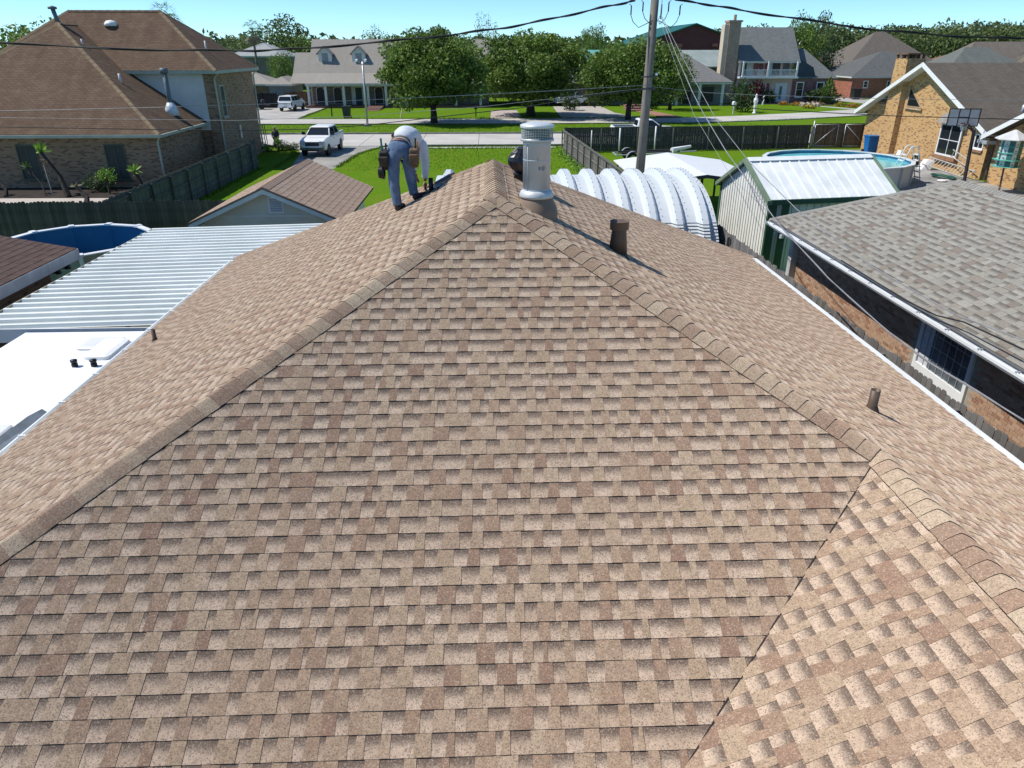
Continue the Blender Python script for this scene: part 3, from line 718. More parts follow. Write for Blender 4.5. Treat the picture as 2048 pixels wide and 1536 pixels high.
b = MB(); b.tube([(NX - .02, NY - .5, NZ - .2), (9.55, NY - .65, 2.0), (9.6, NY - .66, 1.6), (9.6, NY - .66, .1)], .045, 4); b.build('downspout', WHITE, nb)
b = MB(); b.box(9.4, NY - .74, .75, 9.66, NY - .5, 2.0); tag(b.build('meter_cabinet', M('pale_grey_paint', (.52, .54, .53), .5, .1, 2)), 'pale grey upright utility cabinet at the corner of the grey-roofed house', 'cabinet')
b = MB(); b.lathe([(.09, 0), (.09, .12), (.0, .14)], (10.3, 24.5, 1.36), 14); tag(b.build('security_light', WHITE), 'small round white lamp head on the green-trimmed shed side', 'lamp')
b = MB(); b.box(9.05, 21.3, 0, 9.6, 22.0, .55); b.box(9.1, 21.35, .56, 9.55, 21.95, .72)
tag(b.build('air_conditioner', M('weathered_beige_metal', (.36, .33, .27), .7, .3, 6)), 'weathered beige outdoor unit on the ground below the grey cabinet', 'air conditioner')

# ------------------------------------------------------------------ fences on the right
FW = M('weathered_fence_wood', (.175, .165, .152), .9, .25, 3, rnd=.28, c2=(.12, .11, .105), bump=.25, bscale=18)
FW2 = M('dark_fence_wood', (.10, .088, .078), .9, .2, 3, rnd=.3, c2=(.055, .05, .047), bump=.25, bscale=18)
FW3 = M('greygreen_fence_wood', (.135, .135, .115), .9, .25, 2, rnd=.25, c2=(.075, .075, .065), bump=.25, bscale=18)
fence('weathered grey dog-eared fence between the tan roof gutter and the grey-roofed house', (7.86, 3.0), (7.72, 30.3), 2.04, FW, wd=.143, side=1)
fence('side fence running back from the street toward the ribbed arched building', (6.05, 58.1), (7.25, 33.2), 1.72, FW, wd=.15, side=-1, rails=(.4, 1.05, 1.62))
fence('long dark brown picket fence beside the white pickup on the street', (6.1, 58.4), (26.4, 60.1), 1.82, FW2, wd=.15, gap=.009, side=-1, post_step=2.9, post_mat=M('grey_post', (.27, .25, .22), .85, .15), rails=(.35, 1.15, 1.75))
# metal-framed double gate at its end
gt = thing('fence_gate', 'brown double gate with galvanised diagonal braces beside the blue bin', 'gate', (26.5, 60.1, 0))
FENCE_CUR[0] = M('red_brown_boards', (.155, .105, .075), .9, .2, 3, rnd=.3, bump=.2, bscale=18); ms = [picket_mesh(.145, 1.88 + k * .02, .018, False, k) for k in range(2)]
for i in range(34): inst('board', R.choice(ms), gt, (i * .15 + .08, .05 - i * .004, .04), 0)
for k in range(2):
    x0 = 26.6 + k * 2.45; b = MB(); y = 60.05 - k * .06
    for seg in (((x0, y, .2), (x0, y, 1.85)), ((x0 + 1.9, y, .2), (x0 + 1.9, y, 1.85)), ((x0, y, .2), (x0 + 1.9, y, .2)), ((x0, y, 1.85), (x0 + 1.9, y, 1.85)), ((x0 + (0 if k == 0 else 1.9), y, .2), (x0 + (1.9 if k == 0 else 0), y, 1.85))): b.tube(seg, .028, 6)
    b.build('gate_frame', GALV, gt, True)
for x in (26.45, 31.4):
    b = MB(); b.tube([(x, 60.0, 0), (x, 60.0, 2.15)], .045, 8); b.build('gate_post', GALV, gt, True)
for i, (x, y, hgt, lb) in enumerate(((8.1, 57.2, 1.75, 'thin white post nearest the fence corner'), (10.2, 56.8, 1.95, 'white post left of the utility pole by the boat trailer'), (13.1, 57.6, 2.0, 'tallest white post just right of the utility pole'))):
    b = MB(); b.tube([(x, y, 0), (x, y, hgt)], .055 if i else .035, 8); tag(b.build('marker_post', WHITE, smooth=True), lb, 'post', 'white posts by the dark fence')

# ------------------------------------------------------------------ arched steel building
QX0, QX1, QY, QA, QB = -1.75, 7.42, 26.0, 4.1, 3.25
def M_crimp():
    m, n, l, p = _mat('galvalume_arch_panel'); pos = _pos(n); sp = n.new('ShaderNodeSeparateXYZ'); l.new(pos, sp.inputs[0])
    s = _val(n, l, 'SINE', _val(n, l, 'MULTIPLY', sp.outputs['Z'], 72.0)); lo = _val(n, l, 'LESS_THAN', sp.outputs['Z'], 2.28)
    h = _val(n, l, 'MULTIPLY', s, lo); nz = _noise(n, l, pos, 1.5, 4)
    cc = _mix(n, l, nz, (.66, .69, .70), (.58, .62, .64)); l.new(cc, p.inputs['Base Color']); p.inputs['Roughness'].default_value = .42; p.inputs['Metallic'].default_value = .15
    _bump(n, l, p, h, 1.0, .035); return m
QM = M_crimp(); qt = thing('arched_shed', 'white arched steel shed with deep ribs just behind the tan roof', 'shed', ((QX0 + QX1) / 2, QY, 0))
NR = 11; step = (QX1 - QX0) / NR; prof = [(-.5, 0), (-.27, 0), (-.12, .21), (.12, .21), (.27, 0), (.5, 0)]
def qpt(x, amp, a): return V((x, QY - (QA + amp * .75) * cos(a), (QB + amp) * sin(a) ** .82 if sin(a) > 0 else 0))
for i in range(NR):
    xc = QX0 + step * (i + .5); b = MB()
    angs = [pi * k / 36 for k in range(37)]
    for (u0, h0), (u1, h1) in zip(prof, prof[1:]):
        b.grid([[qpt(xc + u0 * step, h0, a), qpt(xc + u1 * step, h1, a)] for a in angs], closed=False)
    b.build('arch_panel', QM, qt)
    b = MB()
    for u, h0 in ((-.12, .213), (.12, .213), (.42, .004)):
        for k in range(3, 34):
            c = qpt(xc + u * step, h0, pi * k / 36); nn = V((0, -cos(pi * k / 36), sin(pi * k / 36)))
            b.lathe([(.014, -.005), (.014, .014)], c, 5)
    b.build('bolts', M('dark_bolt', (.09, .10, .11), .5, .1), qt, kind='stuff')
for x in (QX0, QX1):
    b = MB(); b.face([qpt(x, -.02, pi * k / 24) for k in range(25)]); b.build('end_wall', GALV, qt)

# ------------------------------------------------------------------ white carport
CW = M_ribbed('white_carport_metal', (.80, .80, .79), .3, 'X', .4, depth=.02)
ct = thing('carport', 'low white metal carport roof between the arched shed and the boat trailer', 'carport', (9.9, 36, 0))
b = MB(); gable(b, 6.9, 12.7, 32.3, 39.9, 1.92, 2.3, 'y', th=.05); b.build('roof', CW, ct)
b = MB()
for xa in (6.9, 12.7): b.hexa([(xa, 32.26, 1.78), (9.8, 32.26, 2.16), (9.8, 32.298, 2.16), (xa, 32.298, 1.78), (xa, 32.26, 1.93), (9.8, 32.26, 2.31), (9.8, 32.298, 2.31), (xa, 32.298, 1.93)])
b.build('gable_trim', M('navy_trim', (.03, .04, .06), .5, .1), ct)
for x in (7.1, 9.0, 10.7, 12.5):
    for y in (32.5, 36, 39.6):
        b = MB(); b.box(x - .05, y - .05, 0, x + .05, y + .05, 1.9); b.build('leg', BLACK, ct)

# ------------------------------------------------------------------ green-trimmed shed
WPAN = M('shed_white_panel', (.80, .80, .75), .45, .08, 1.2, rnd=.05); GREEN = M('dark_green_trim', (.05, .115, .075), .45, .12, 2); SAGE = M('sage_green_trim', (.20, .27, .185), .45, .12, 2)
st = thing('garden_shed', 'white metal garden shed with green trim and pale ribbed roof', 'shed', (9.75, 24.55, 0), radians(9)); SL, SD, SH, SR = 4.8, 3.7, 2.72, 3.78
k = 20
for i in range(k):
    y0, y1 = SD * i / k, SD * (i + 1) / k; f = lambda y: SH + (SR - SH) * (1 - abs(y - SD / 2) / (SD / 2)) - .12
    b = MB(); pr = [(0, y0 + .008, 0), (0, y1 - .008, 0), (0, y1 - .008, f(y1)), (0, (y0 + y1) / 2, f((y0 + y1) / 2)), (0, y0 + .008, f(y0))]
    b.prism(pr, (.03, 0, 0)); b.box(-.018, y0 + .01, 0, .0, y0 + .045, f(y0) - .02); b.build('wall_panel', WPAN, st, local=True)
for i in range(17):
    x0, x1 = SL * i / 17, SL * (i + 1) / 17
    b = MB(); b.box(x0 + .008, 0, 0, x1 - .008, .03, SH - .1); b.box(x0 + .01, -.018, 0, x0 + .045, 0, SH - .1); b.build('wall_panel', WPAN, st, local=True)
b = MB(); b.box(.03, SD - .03, 0, SL, SD, SH - .1); b.box(SL - .03, .03, 0, SL, SD - .03, SH - .1); b.build('back_wall', WPAN, st, local=True)
RPAN = M('shed_roof_panel', (.78, .81, .80), .4, .08, 1.5, rnd=.04)
for i in range(13):
    x0, x1 = -.06 + (SL + .12) * i / 13, -.06 + (SL + .12) * (i + 1) / 13
    b = MB()
    for ya, za, yb, zb in ((-.12, SH - .06, SD / 2, SR), (SD + .12, SH - .06, SD / 2, SR)):
        w_ = .045
        for xa, xb, hh in ((x0 + .002, x1 - .002, .0), (x0 + .002, x0 + .05, .035)):
            lo = [(xa, ya, za + hh * .0), (xb, ya, za), (xb, yb, zb), (xa, yb, zb)]
            if ya > yb: lo = [lo[1], lo[0], lo[3], lo[2]]
            b.hexa([(q[0], q[1], q[2] - .01 + (.012 if hh else 0)) for q in lo] + [(q[0], q[1], q[2] + hh) for q in lo])
    b.build('roof_panel', RPAN, st, local=True)
for xa in (-.2, SL + .06):
    b = MB()
    for ya in (-.16, SD + .16):
        lo = [(xa, ya, SH - .1), (xa + .14, ya, SH - .1), (xa + .14, SD / 2, SR - .02), (xa, SD / 2, SR - .02)]
        if ya > 1: lo = [lo[1], lo[0], lo[3], lo[2]]
        b.hexa([(q[0], q[1], q[2] - .1) for q in lo] + [(q[0], q[1], q[2] + .045) for q in lo])
    b.build('rake_trim', SAGE, st, local=True)
b = MB(); b.box(-.06, -.2, SH - .2, SL + .06, -.125, SH - .03); b.box(-.06, SD + .125, SH - .2, SL + .06, SD + .2, SH - .03); b.build('eave_trim', GREEN, st, local=True)
b = MB(); b.hexa([(-.06, SD / 2 - .2, SR - .05), (SL + .06, SD / 2 - .2, SR - .05), (SL + .06, SD / 2 + .2, SR - .05), (-.06, SD / 2 + .2, SR - .05), (-.06, SD / 2 - .02, SR + .055), (SL + .06, SD / 2 - .02, SR + .055), (SL + .06, SD / 2 + .02, SR + .055), (-.06, SD / 2 + .02, SR + .055)]); b.build('ridge_trim', RPAN, st, local=True)
for x, y in ((-.035, -.035), (SL - .07, -.035), (-.035, SD - .07)): b = MB(); b.box(x, y, 0, x + .105, y + .105, SH - .08); b.build('corner_trim', GREEN, st, local=True)
for x0, x1 in ((.08, .26), (.46, .74)): b = MB(); b.box(x0, -.03, 0, x1, -.019, SH - .12); b.build('green_panel', GREEN, st, local=True)
b = MB(); b.tube([(.36, -.05, 0), (.36, -.05, SH - .25)], .022, 5); b.build('conduit', M('pale_conduit', (.42, .46, .42), .5, .1), st, local=True)
# stacked chairs / ladder rungs beside the shed
t = thing('patio_chair', 'grey metal chair leaning between the arched shed and the green-trimmed shed', 'chair', (8.7, 28.6, 0))
b = MB()
for x, y in ((8.5, 28.4), (8.9, 28.4), (8.5, 28.8), (8.9, 28.8)): b.tube([(x, y, 0), (x, y, .45 if y < 28.7 else .95)], .02, 5)
b.build('frame', GALV, t, True); b = MB(); b.box(8.48, 28.38, .44, 8.92, 28.82, .48); b.build('seat', GALV, t); b = MB(); b.box(8.48, 28.8, .55, 8.92, 28.83, .95); b.build('backrest', GALV, t)

# ------------------------------------------------------------------ utility pole and wires
PX_, PY_ = 6.55, 31.0
up = thing('utility_pole', 'tall weathered wooden utility pole standing behind the arched shed', 'utility pole', (PX_, PY_, 0))
b = MB(); b.tube([(PX_ - .08, PY_, 0), (PX_, PY_, 5), (PX_ + .1, PY_, 12.2)], [.20, .18, .135], 14); b.build('pole', M('weathered_pole_wood', (.23, .205, .175), .9, .3, 1.2, c2=(.15, .13, .115), bump=.35, bscale=14), up, True)
for z in (5.9, 6.35):
    b = MB(); b.tube([(PX_ - .3, PY_ - .19, z), (PX_ + .32, PY_ - .19, z)], .03, 6); b.build('bracket', M('rusty_steel', (.13, .11, .10), .7, .2), up)
b = MB(); b.lathe([(.05, 0), (.06, .06), (.03, .1)], (PX_ + .3, PY_ - .19, 6.4), 10); b.build('insulator', WHITE, up, True)
b = MB(); b.tube([(PX_ + .1, PY_ - .2, 8.2), (PX_ + .26, PY_ - .3, 8.55), (PX_ + .27, PY_ - .3, 9.2), (PX_ + .25, PY_ - .3, 10)], .012, 5); b.tube([(PX_ + .27, PY_ - .3, 8.4), (PX_ + .27, PY_ - .3, 8.9)], .03, 6); b.build('riser', M('grey_cable', (.12, .12, .125), .6, .1), up, True)
WBLK = M('black_cable', (.02, .02, .022), .6, .1); WGRY = M('bare_alloy_cable', (.36, .36, .37), .45, .15, 6, metal=.3)
def wire(label, pts, r, mt, n=5, twist=None):
    b = MB(); b.tube(pts, r, n)
    if twist:
        P = [V(p) for p in pts]
        q = []
        for i in range(len(P) - 1):
            for k in range(14):
                f = k / 14; a = (i * 14 + k) * .33; p_ = P[i].lerp(P[i + 1], f); q.append(p_ + V((0, cos(a), sin(a))) * twist)
        b.tube(q, r * .9, 4)
    return tag(b.build('overhead_cable', mt, smooth=True), label, 'cable', 'cables strung from the utility pole')
def sag(P, Q, s, n=14):
    P, Q = V(P), V(Q); return [P.lerp(Q, k / n) - V((0, 0, s * 4 * (k / n) * (1 - k / n))) for k in range(n + 1)]
wire('thick twin black cable rising from the far left to the pole top', [(-42, 30.8, 9.6), (-30, 31, 8.35), (-24, 31, 7.85), (-18.5, 31, 7.55), (-12.4, 31, 7.31), (-9, 31, 7.3), (-7.2, 31, 7.36), (-4, 31, 7.6), (-1.3, 31, 7.85), (.8, 31, 8.1), (2.57, 31, 8.4), (4.3, 31, 8.75), (5.5, 31, 8.98), (5.85, 31, 9.04)], .028, WBLK, twist=.04)
wire('thick twin black cable running right from the pole top', [(7.38, 31, 9.07), (8.6, 31, 8.93), (10, 31, 8.72), (12.5, 31, 8.4), (15.5, 31, 8.04), (18.5, 31, 7.83), (21.6, 31, 7.72), (26, 31, 7.75), (34, 31, 8.3), (42, 31, 9.2)], .028, WBLK, twist=.04)
for s, lb in ((-1, 'drooping black jumper leads on the left side of the pole top'), (1, 'drooping black jumper leads on the right side of the pole top')):
    b = MB(); x0 = PX_ + .1
    for off, top in ((.95, 8.93), (.5, 9.05)):
        q = [(x0 + s * (off + .08), PY_ - .05, top), (x0 + s * off, PY_ - .05, top - .06), (x0 + s * off, PY_ - .05, top - .38), (x0 + s * (off - .1), PY_ - .05, top - .62), (x0 + s * (off - .32), PY_ - .1, top - .82), (x0 + s * .12, PY_ - .2, 8.35)]
        b.tube(q, .014, 5); b.tube(q[1:3], .026, 6)
    tag(b.build('jumper_cable', WBLK, smooth=True), lb, 'cable')
wire('thin cable sloping from the pole down past the grey dormered house', sag((-40, 31, 5.2), (PX_, PY_ - .19, 6.05), .45), .011, WGRY)
wire('black cable crossing in front of the large brown-roofed house', [(-42, 31, 4.9), (-19.4, 31, 4.53), (-14, 31, 4.42), (-9.95, 31, 4.36), (-7.3, 31, 4.4), (-4.8, 31, 4.55), (-1.9, 31, 4.85), (1.5, 31, 5.2), (4, 31, 5.6), (PX_, PY_ - .19, 5.9)], .017, WBLK)
wire('thin grey cable crossing low over the brown roof at far left', [(-42, 31, 5.25), (-19.4, 31, 4.88), (-10, 31, 4.74), (-5, 31, 4.9), (0, 31, 5.25), (PX_, PY_ - .19, 5.95)], .008, WGRY)
wire('black cable passing in front of the yellow brick gable', [(PX_, PY_ - .19, 5.9), (9, 31, 5.4), (11.3, 31, 5.12), (14.2, 31, 4.97), (17.2, 31, 4.83), (22.5, 31, 4.68), (30, 31, 4.75), (42, 31, 5.4)], .017, WBLK)
wire('thin grey cable above the black one before the yellow brick gable', [(PX_, PY_ - .19, 6.0), (9, 31, 5.75), (11.2, 31, 5.65), (16.7, 31, 5.5), (22.3, 31, 5.44), (30, 31, 5.6), (42, 31, 6.2)], .008, WGRY)
wire('twisted bare service cable sweeping down above the fence toward the camera', [(PX_ + .27, PY_ - .3, 8.5), (6.75, 27.5, 7.2), (6.75, 24.99, 6.14), (6.75, 23.2, 5.5), (6.75, 20.6, 4.72), (6.75, 16.3, 3.68), (6.75, 13.5, 3.24), (6.75, 11, 3.02), (6.75, 9.8, 3.0), (6.75, 7.75, 3.1), (6.75, 5, 3.5), (6.75, 2, 4.2)], .012, WGRY, twist=.014)
wire('second bare service cable running above the grey shingle roof', [(PX_ + .27, PY_ - .3, 8.55), (7.2, 27, 6.6), (7.2, 23.4, 5.35), (7.2, 20, 4.55), (7.2, 16.5, 3.98), (7.2, 12.8, 3.66), (7.2, 10.2, 3.64), (7.2, 8.7, 3.8), (7.2, 5, 4.4)], .010, WGRY)
wire('black service cable lying along the gutter of the grey-roofed house', [(8.75, 17, 2.62), (8.75, 14, 2.58), (8.75, 12.9, 2.64), (8.75, 12.1, 2.8), (8.75, 10.5, 2.9), (8.75, 8, 3.1), (8.75, 4, 3.6)], .015, WBLK)
wire('thin slack cable crossing the white wall of the green-trimmed shed', [(PX_ + .27, PY_ - .3, 8.3), (7.6, 27.5, 5.2), (8.3, 24.5, 3.4), (8.75, 22, 2.75)], .006, WGRY)
# ------------------------------------------------------------------ yellow brick house on the right
YB = M_brick('yellow_brick', (.52, .29, .105), (.63, .40, .17), (.24, .115, .05), (.56, .45, .32), .23, .082, .14)
DKR = M_roof('dark_brown_roof', (.115, .10, .085), (.145, .125, .105), .15, .32, .35, .55)
yh = thing('house', 'yellow speckled brick house with white-edged gable and brick chimney', 'house', (31, 52, 0))
XW = 30.5; GA, GB, GM = 44.0, 60.2, 52.1; GZ, GT_ = 2.95, 6.5
def gz(y): return GT_ - (GT_ - GZ) * abs(y - GM) / ((GB - GA) / 2)
b = MB(); b.prism([(XW, GA + .4, 0), (XW, GB - .4, 0), (XW, GB - .4, gz(GB - .4) - .1), (XW, GM, GT_ - .15), (XW, GA + .4, gz(GA + .4) - .1)][::-1], (.3, 0, 0)); b.box(XW + .3, GA + .4, 0, 47, GA + .7, GZ - .1); b.box(XW + .3, GB - .7, 0, 47, GB - .4, GZ - .1); b.build('wall', YB, yh)
b = MB(); gable(b, XW - .75, 47.5, GA - .25, GB + .25, GZ - .1, GT_ + .02, 'x', th=.1); yr = b.build('roof', DKR, yh)
b = MB()
for ya in (GA - .25, GB + .25):
    lo = [(XW - .8, ya, GZ - .36), (XW - .755, ya, GZ - .36), (XW - .755, GM, GT_ - .24), (XW - .8, GM, GT_ - .24)]
    if ya > GM: lo = lo[::-1]
    b.hexa(lo + [(q[0], q[1], q[2] + .29) for q in lo])
for ya in (GA - .24, GB + .24):
    lo = [(XW - .75, ya, GZ - .24), (XW - .002, ya, GZ - .24), (XW - .002, GM, GT_ - .13), (XW - .75, GM, GT_ - .13)]
    if ya > GM: lo = lo[::-1]
    b.hexa([(q[0], q[1], q[2] - .0) for q in lo] + [(q[0], q[1], q[2] + .025) for q in lo])
b.build('barge_board', WHITE, yh)
for y0, y1 in ((GA - .5, GA - .26), (GB + .26, GB + .5)):
    b = MB(); b.box(XW - .7, min(y0, y1), GZ - .3, XW + 16, max(y0, y1), GZ - .14); b.build('gutter', GALV, yh)
b = MB(); b.box(XW - .42, 54.7, 0, XW - .002, 56.4, 6.0); b.box(XW - .42, 54.75, 6.0, XW + .9, 56.35, 6.75)
ch = b.build('chimney', YB, yh)
b = MB(); b.box(XW - .55, 54.6, 7.0, XW + 1.1, 56.5, 7.1)
for x in (XW - .4, XW + .15, XW + .75):
    for y in (54.85, 55.5, 56.2): b.box(x - .06, y - .08, 6.75, x + .08, y + .08, 7.0)
b.build('chimney_cap', M('sooty_brick', (.20, .12, .08), .9, .2), ch)
def tri(parent, pts, nm, mt, dx, vec):
    b = MB(); b.prism([(XW + dx, y, z) for y, z in pts], vec); return b.build(nm, mt, parent)
for pts in (((52.3, 3.6), (54.3, 3.6), (54.3, 5.0)), ((56.8, 3.6), (58.6, 3.6), (56.8, 4.6))):
    f = tri(yh, pts, 'window', M('tan_window_trim', (.42, .30, .18), .6, .1), -.05, (.045, 0, 0))
    cy = sum(p[0] for p in pts) / 3; cz = sum(p[1] for p in pts) / 3
    tri(f, [(cy + (y - cy) * .8, cz + (z - cz) * .8) for y, z in pts], 'pane', GLASS, -.07, (.018, 0, 0))
    b = MB(); ys = [p[0] for p in pts]; b.box(XW - .14, min(ys) - .1, 3.46, XW - .002, max(ys) + .1, 3.56); b.build('sill', M('tan_stone', (.50, .36, .22), .8, .1), f)
window(yh, (XW - .12, 48.15, .95), (0, 1, 0), (-1, 0, 0), 2.35, 2.0, 2, 2, .11, sill=False)
b = MB(); b.box(XW - .1, 46.97, .95, XW - .002, 49.33, 2.95); b.hexa([(XW - .45, 46.7, 2.97), (XW - .003, 46.7, 2.97), (XW - .003, 49.6, 2.97), (XW - .45, 49.6, 2.97), (XW - .4, 46.75, 3.02), (XW - .003, 46.75, 3.5), (XW - .003, 49.55, 3.5), (XW - .4, 49.55, 3.02)]); b.build('bay_hood', M('grey_shingle_hood', (.26, .25, .23), .9, .15), yh)
b = MB(); b.box(XW - .3, 46.9, .72, XW - .003, 49.4, .93); b.build('brick_sill', M('brick_sill', (.34, .18, .09), .9, .2, 8), yh)
window(yh, (XW, 45.25, 1.75), (0, 1, 0), (-1, 0, 0), .95, .85, 2, 1, .07)
b = MB(); b.box(XW - .1, 44.75, 1.55, XW - .003, 45.75, 1.68); b.build('brick_sill', M('brick_sill', (.34, .18, .09)), yh)
b = MB(); b.tube([(XW - .12, 43.75, 2.75), (XW - .12, 43.75, .1)], .07, 4); b.build('downspout', M('brown_downspout', (.13, .09, .07), .5, .1), yh)
# nearer wing
b = MB(); W2 = 30.35; b.prism([(W2, 43.5, 0), (W2, 32, 0), (W2, 32, 2.7), (W2, 37.8, 5.4), (W2, 43.5, 2.7)], (.3, 0, 0)); b.box(W2 + .3, 43.3, 0, 44, 43.5, 2.7); b.build('wing_wall', YB, yh)
b = MB(); gable(b, W2 - .75, 46, 31.6, 44.0, 2.62, 5.55, 'x', th=.1); b.build('wing_roof', DKR, yh)
b = MB()
for ya in (31.6, 44.0):
    lo = [(W2 - .8, ya, 2.38), (W2 - .755, ya, 2.38), (W2 - .755, 37.8, 5.3), (W2 - .8, 37.8, 5.3)]
    if ya > 37: lo = lo[::-1]
    b.hexa(lo + [(q[0], q[1], q[2] + .28) for q in lo])
b.build('barge_board', WHITE, yh)
b = MB(); b.box(W2 - .8, 43.2, 2.25, W2 - .2, 44.1, 2.45); b.build('gutter_end', GALV, yh)
for x, y, hh in ((34.6, 47.5, .75), (33.2, 46.0, .42)):
    z = gz(y); b = MB(); b.tube([(x, y, z - .1), (x, y, z + hh)], .09, 8); b.tube([(x - .2, y, z + hh), (x + .2, y, z + hh)], .09, 8) if hh > .5 else None; b.build('roof_pipe', GALV, yh, True)

# ------------------------------------------------------------------ round pool with water
pc = V((21.7, 45.2, 0)); pr_ = 4.3
pt = thing('swimming_pool', 'round above-ground pool full of turquoise water behind the shed', 'pool', pc)
SEG = 18
b = MB(); b.lathe([(pr_, 0), (pr_, 1.2)], pc, SEG, caps=False); b.build('wall', M_ribbed('pool_steel_wall', (.48, .47, .44), .45, 'X', .5, depth=.03, c2=(.36, .35, .33)), pt)
b = MB(); b.lathe([(pr_ - .05, .05), (pr_ - .05, 1.2)], pc, SEG, caps=False); b.build('liner', M('blue_liner', (.10, .26, .42), .4, .1, 3), pt)
b = MB(); b.lathe([(pr_ - .14, 1.2), (pr_ + .1, 1.2), (pr_ + .1, 1.25), (pr_ - .14, 1.25), (pr_ - .14, 1.2)], pc, SEG, caps=False); b.build('rim', M('grey_white_rim', (.66, .68, .68), .45, .08, 2), pt)
b = MB(); b.lathe([(pr_ - .06, 1.03), (0, 1.03)], pc, SEG, caps=False); b.build('water', M_water('pool_water', (.14, .52, .54)), pt)
for k in range(SEG):
    a = 2 * pi * k / SEG; b = MB(); c = pc + V((cos(a) * (pr_ + .03), sin(a) * (pr_ + .03), 0)); b.obox(c, (-sin(a), cos(a), 0), (cos(a), sin(a), 0), .16, .1, 1.2); b.build('upright', M('pool_upright', (.42, .41, .38), .5, .1, 3), pt)
t = thing('pool_ladder', 'white A-frame pool ladder standing over the turquoise pool rim', 'ladder', (25.2, 43.6, 0))
b = MB()
for o in (-.28, .28):
    y = 43.7 + o; b.tube([(26.2, y, .1), (25.75, y, 1.75), (25.65, y, 2.05), (25.4, y, 2.15), (25.2, y, 2.05), (25.1, y, 1.75), (24.5, y, .3)], .03, 6)
b.build('side_rail', M('pale_plastic', (.68, .70, .70), .45, .06, 2), t, True)
for k in range(5):
    for s in (0, 1):
        f = .12 + k * .2; x = (26.2 - .45 * f) if s == 0 else (24.5 + .6 * f); b = MB(); b.box(x - .08, 43.42, .1 + 1.65 * f, x + .08, 43.98, .15 + 1.65 * f); b.build('step', M('pale_plastic', (.68, .70, .70)), t)
# ------------------------------------------------------------------ yard things on the right
t = thing('wheelie_bin', 'bright blue wheeled bin against the end of the brown gate', 'bin', (30.0, 57.3, 0)); BLU = M('blue_plastic', (.01, .14, .40), .45, .08, 2)
b = MB(); x, y = 30.0, 57.3; b.hexa([(x - .33, y - .33, .08), (x + .33, y - .33, .08), (x + .33, y + .33, .08), (x - .33, y + .33, .08), (x - .42, y - .42, 1.2), (x + .42, y - .42, 1.2), (x + .42, y + .42, 1.2), (x - .42, y + .42, 1.2)]); b.build('body', BLU, t)
b = MB(); b.box(x - .45, y - .46, 1.2, x + .45, y + .46, 1.3); b.build('lid', BLU, t)
for s in (-1, 1): b = MB(); b.tube([(x + s * .34, y + .36, .13), (x + s * .44, y + .36, .13)], .13, 10); b.build('wheel', RUBBER, t)
t = thing('monobloc_chair', 'white plastic garden chair between the pool ladder and brick wall', 'chair', (28.6, 51.2, 0)); WP = M('white_plastic', (.76, .74, .72), .5, .05, 2)
x, y = 28.6, 51.2
for sx in (-.25, .25):
    for sy in (-.25, .25): b = MB(); b.tube([(x + sx * 1.1, y + sy * 1.1, 0), (x + sx, y + sy, .42)], .03, 5); b.build('leg', WP, t)
b = MB(); b.box(x - .28, y - .28, .41, x + .28, y + .28, .45); b.build('seat', WP, t)
b = MB(); b.hexa([(x + .24, y - .26, .45), (x + .28, y - .26, .45), (x + .28, y + .26, .45), (x + .24, y + .26, .45), (x + .36, y - .24, .95), (x + .4, y - .24, .95), (x + .4, y + .24, .95), (x + .36, y + .24, .95)]); b.build('backrest', WP, t)
for s in (-1, 1): b = MB(); b.box(x - .28, y + s * .27 - .03, .62, x + .3, y + s * .27 + .03, .66); b.build('armrest', WP, t)
t = thing('tyre', 'black car tyre standing on edge against the yellow brick wall', 'tyre', (29.6, 50.1, .42))
b = MB(); b.grid([[V((29.6 + (.11) * cos(q), 50.1 + (.31 + .11 * sin(q)) * cos(a), .42 + (.31 + .11 * sin(q)) * sin(a))) for q in [2 * pi * j / 8 for j in range(8)]] for a in [2 * pi * k / 24 for k in range(25)]]); b.build('tread', RUBBER, t, True)
b = MB(); b.grid([[V((29.6 + sx, 50.1 + .205 * cos(a), .42 + .205 * sin(a))) for sx in (-.06, .06)] for a in [2 * pi * k / 24 for k in range(25)]], closed=False); b.build('inner_band', RUBBER, t)
LADM = M('dull_aluminium', (.50, .48, .45), .5, .15, 4, metal=.3)
t = thing('ladder', 'aluminium extension ladder leaning low along the yellow brick wall', 'ladder', (29.7, 46, 0))
b = MB()
for z, x in ((.25, 29.45), (.68, 29.85)): b.tube([(x, 43.9, z - .1), (x, 49.0, z + .1)], .04, 4)
b.build('rail', LADM, t)
for k in range(14): b = MB(); y = 44.1 + k * .36; b.tube([(29.45, y, .17 + k * .012), (29.85, y, .6 + k * .012)], .02, 5); b.build('rung', LADM, t)
t = thing('ladder', 'shorter step ladder propped above the long ladder by the brick wall', 'ladder', (29.9, 45.6, 0)); b = MB()
for d in (0, .35): b.tube([(29.7 + d * .3, 44.6, .75 + d), (29.9 + d * .3, 46.9, 1.15 + d)], .035, 4)
b.build('rail', LADM, t)
for k in range(6): b = MB(); f = k / 6 + .08; b.tube([(29.7 + .2 * f, 44.6 + 2.3 * f, .75 + .4 * f), (29.8 + .2 * f, 44.6 + 2.3 * f, 1.1 + .4 * f)], .02, 5); b.build('rung', LADM, t)
b = MB(); b.hexa([(29.3, 48.7, .0), (29.8, 48.5, .0), (29.85, 49.1, .0), (29.35, 49.3, .0), (29.6, 48.7, .62), (29.95, 48.5, .62), (30.0, 49.1, .62), (29.65, 49.3, .62)]); tag(b.build('storage_tub', WP), 'pale plastic tub tipped against the brick wall beside the tyre', 'tub')
t = thing('garden_hose', 'loose coil of green garden hose on the patio below the ladders', 'hose', (28.7, 45.2, 0)); b = MB()
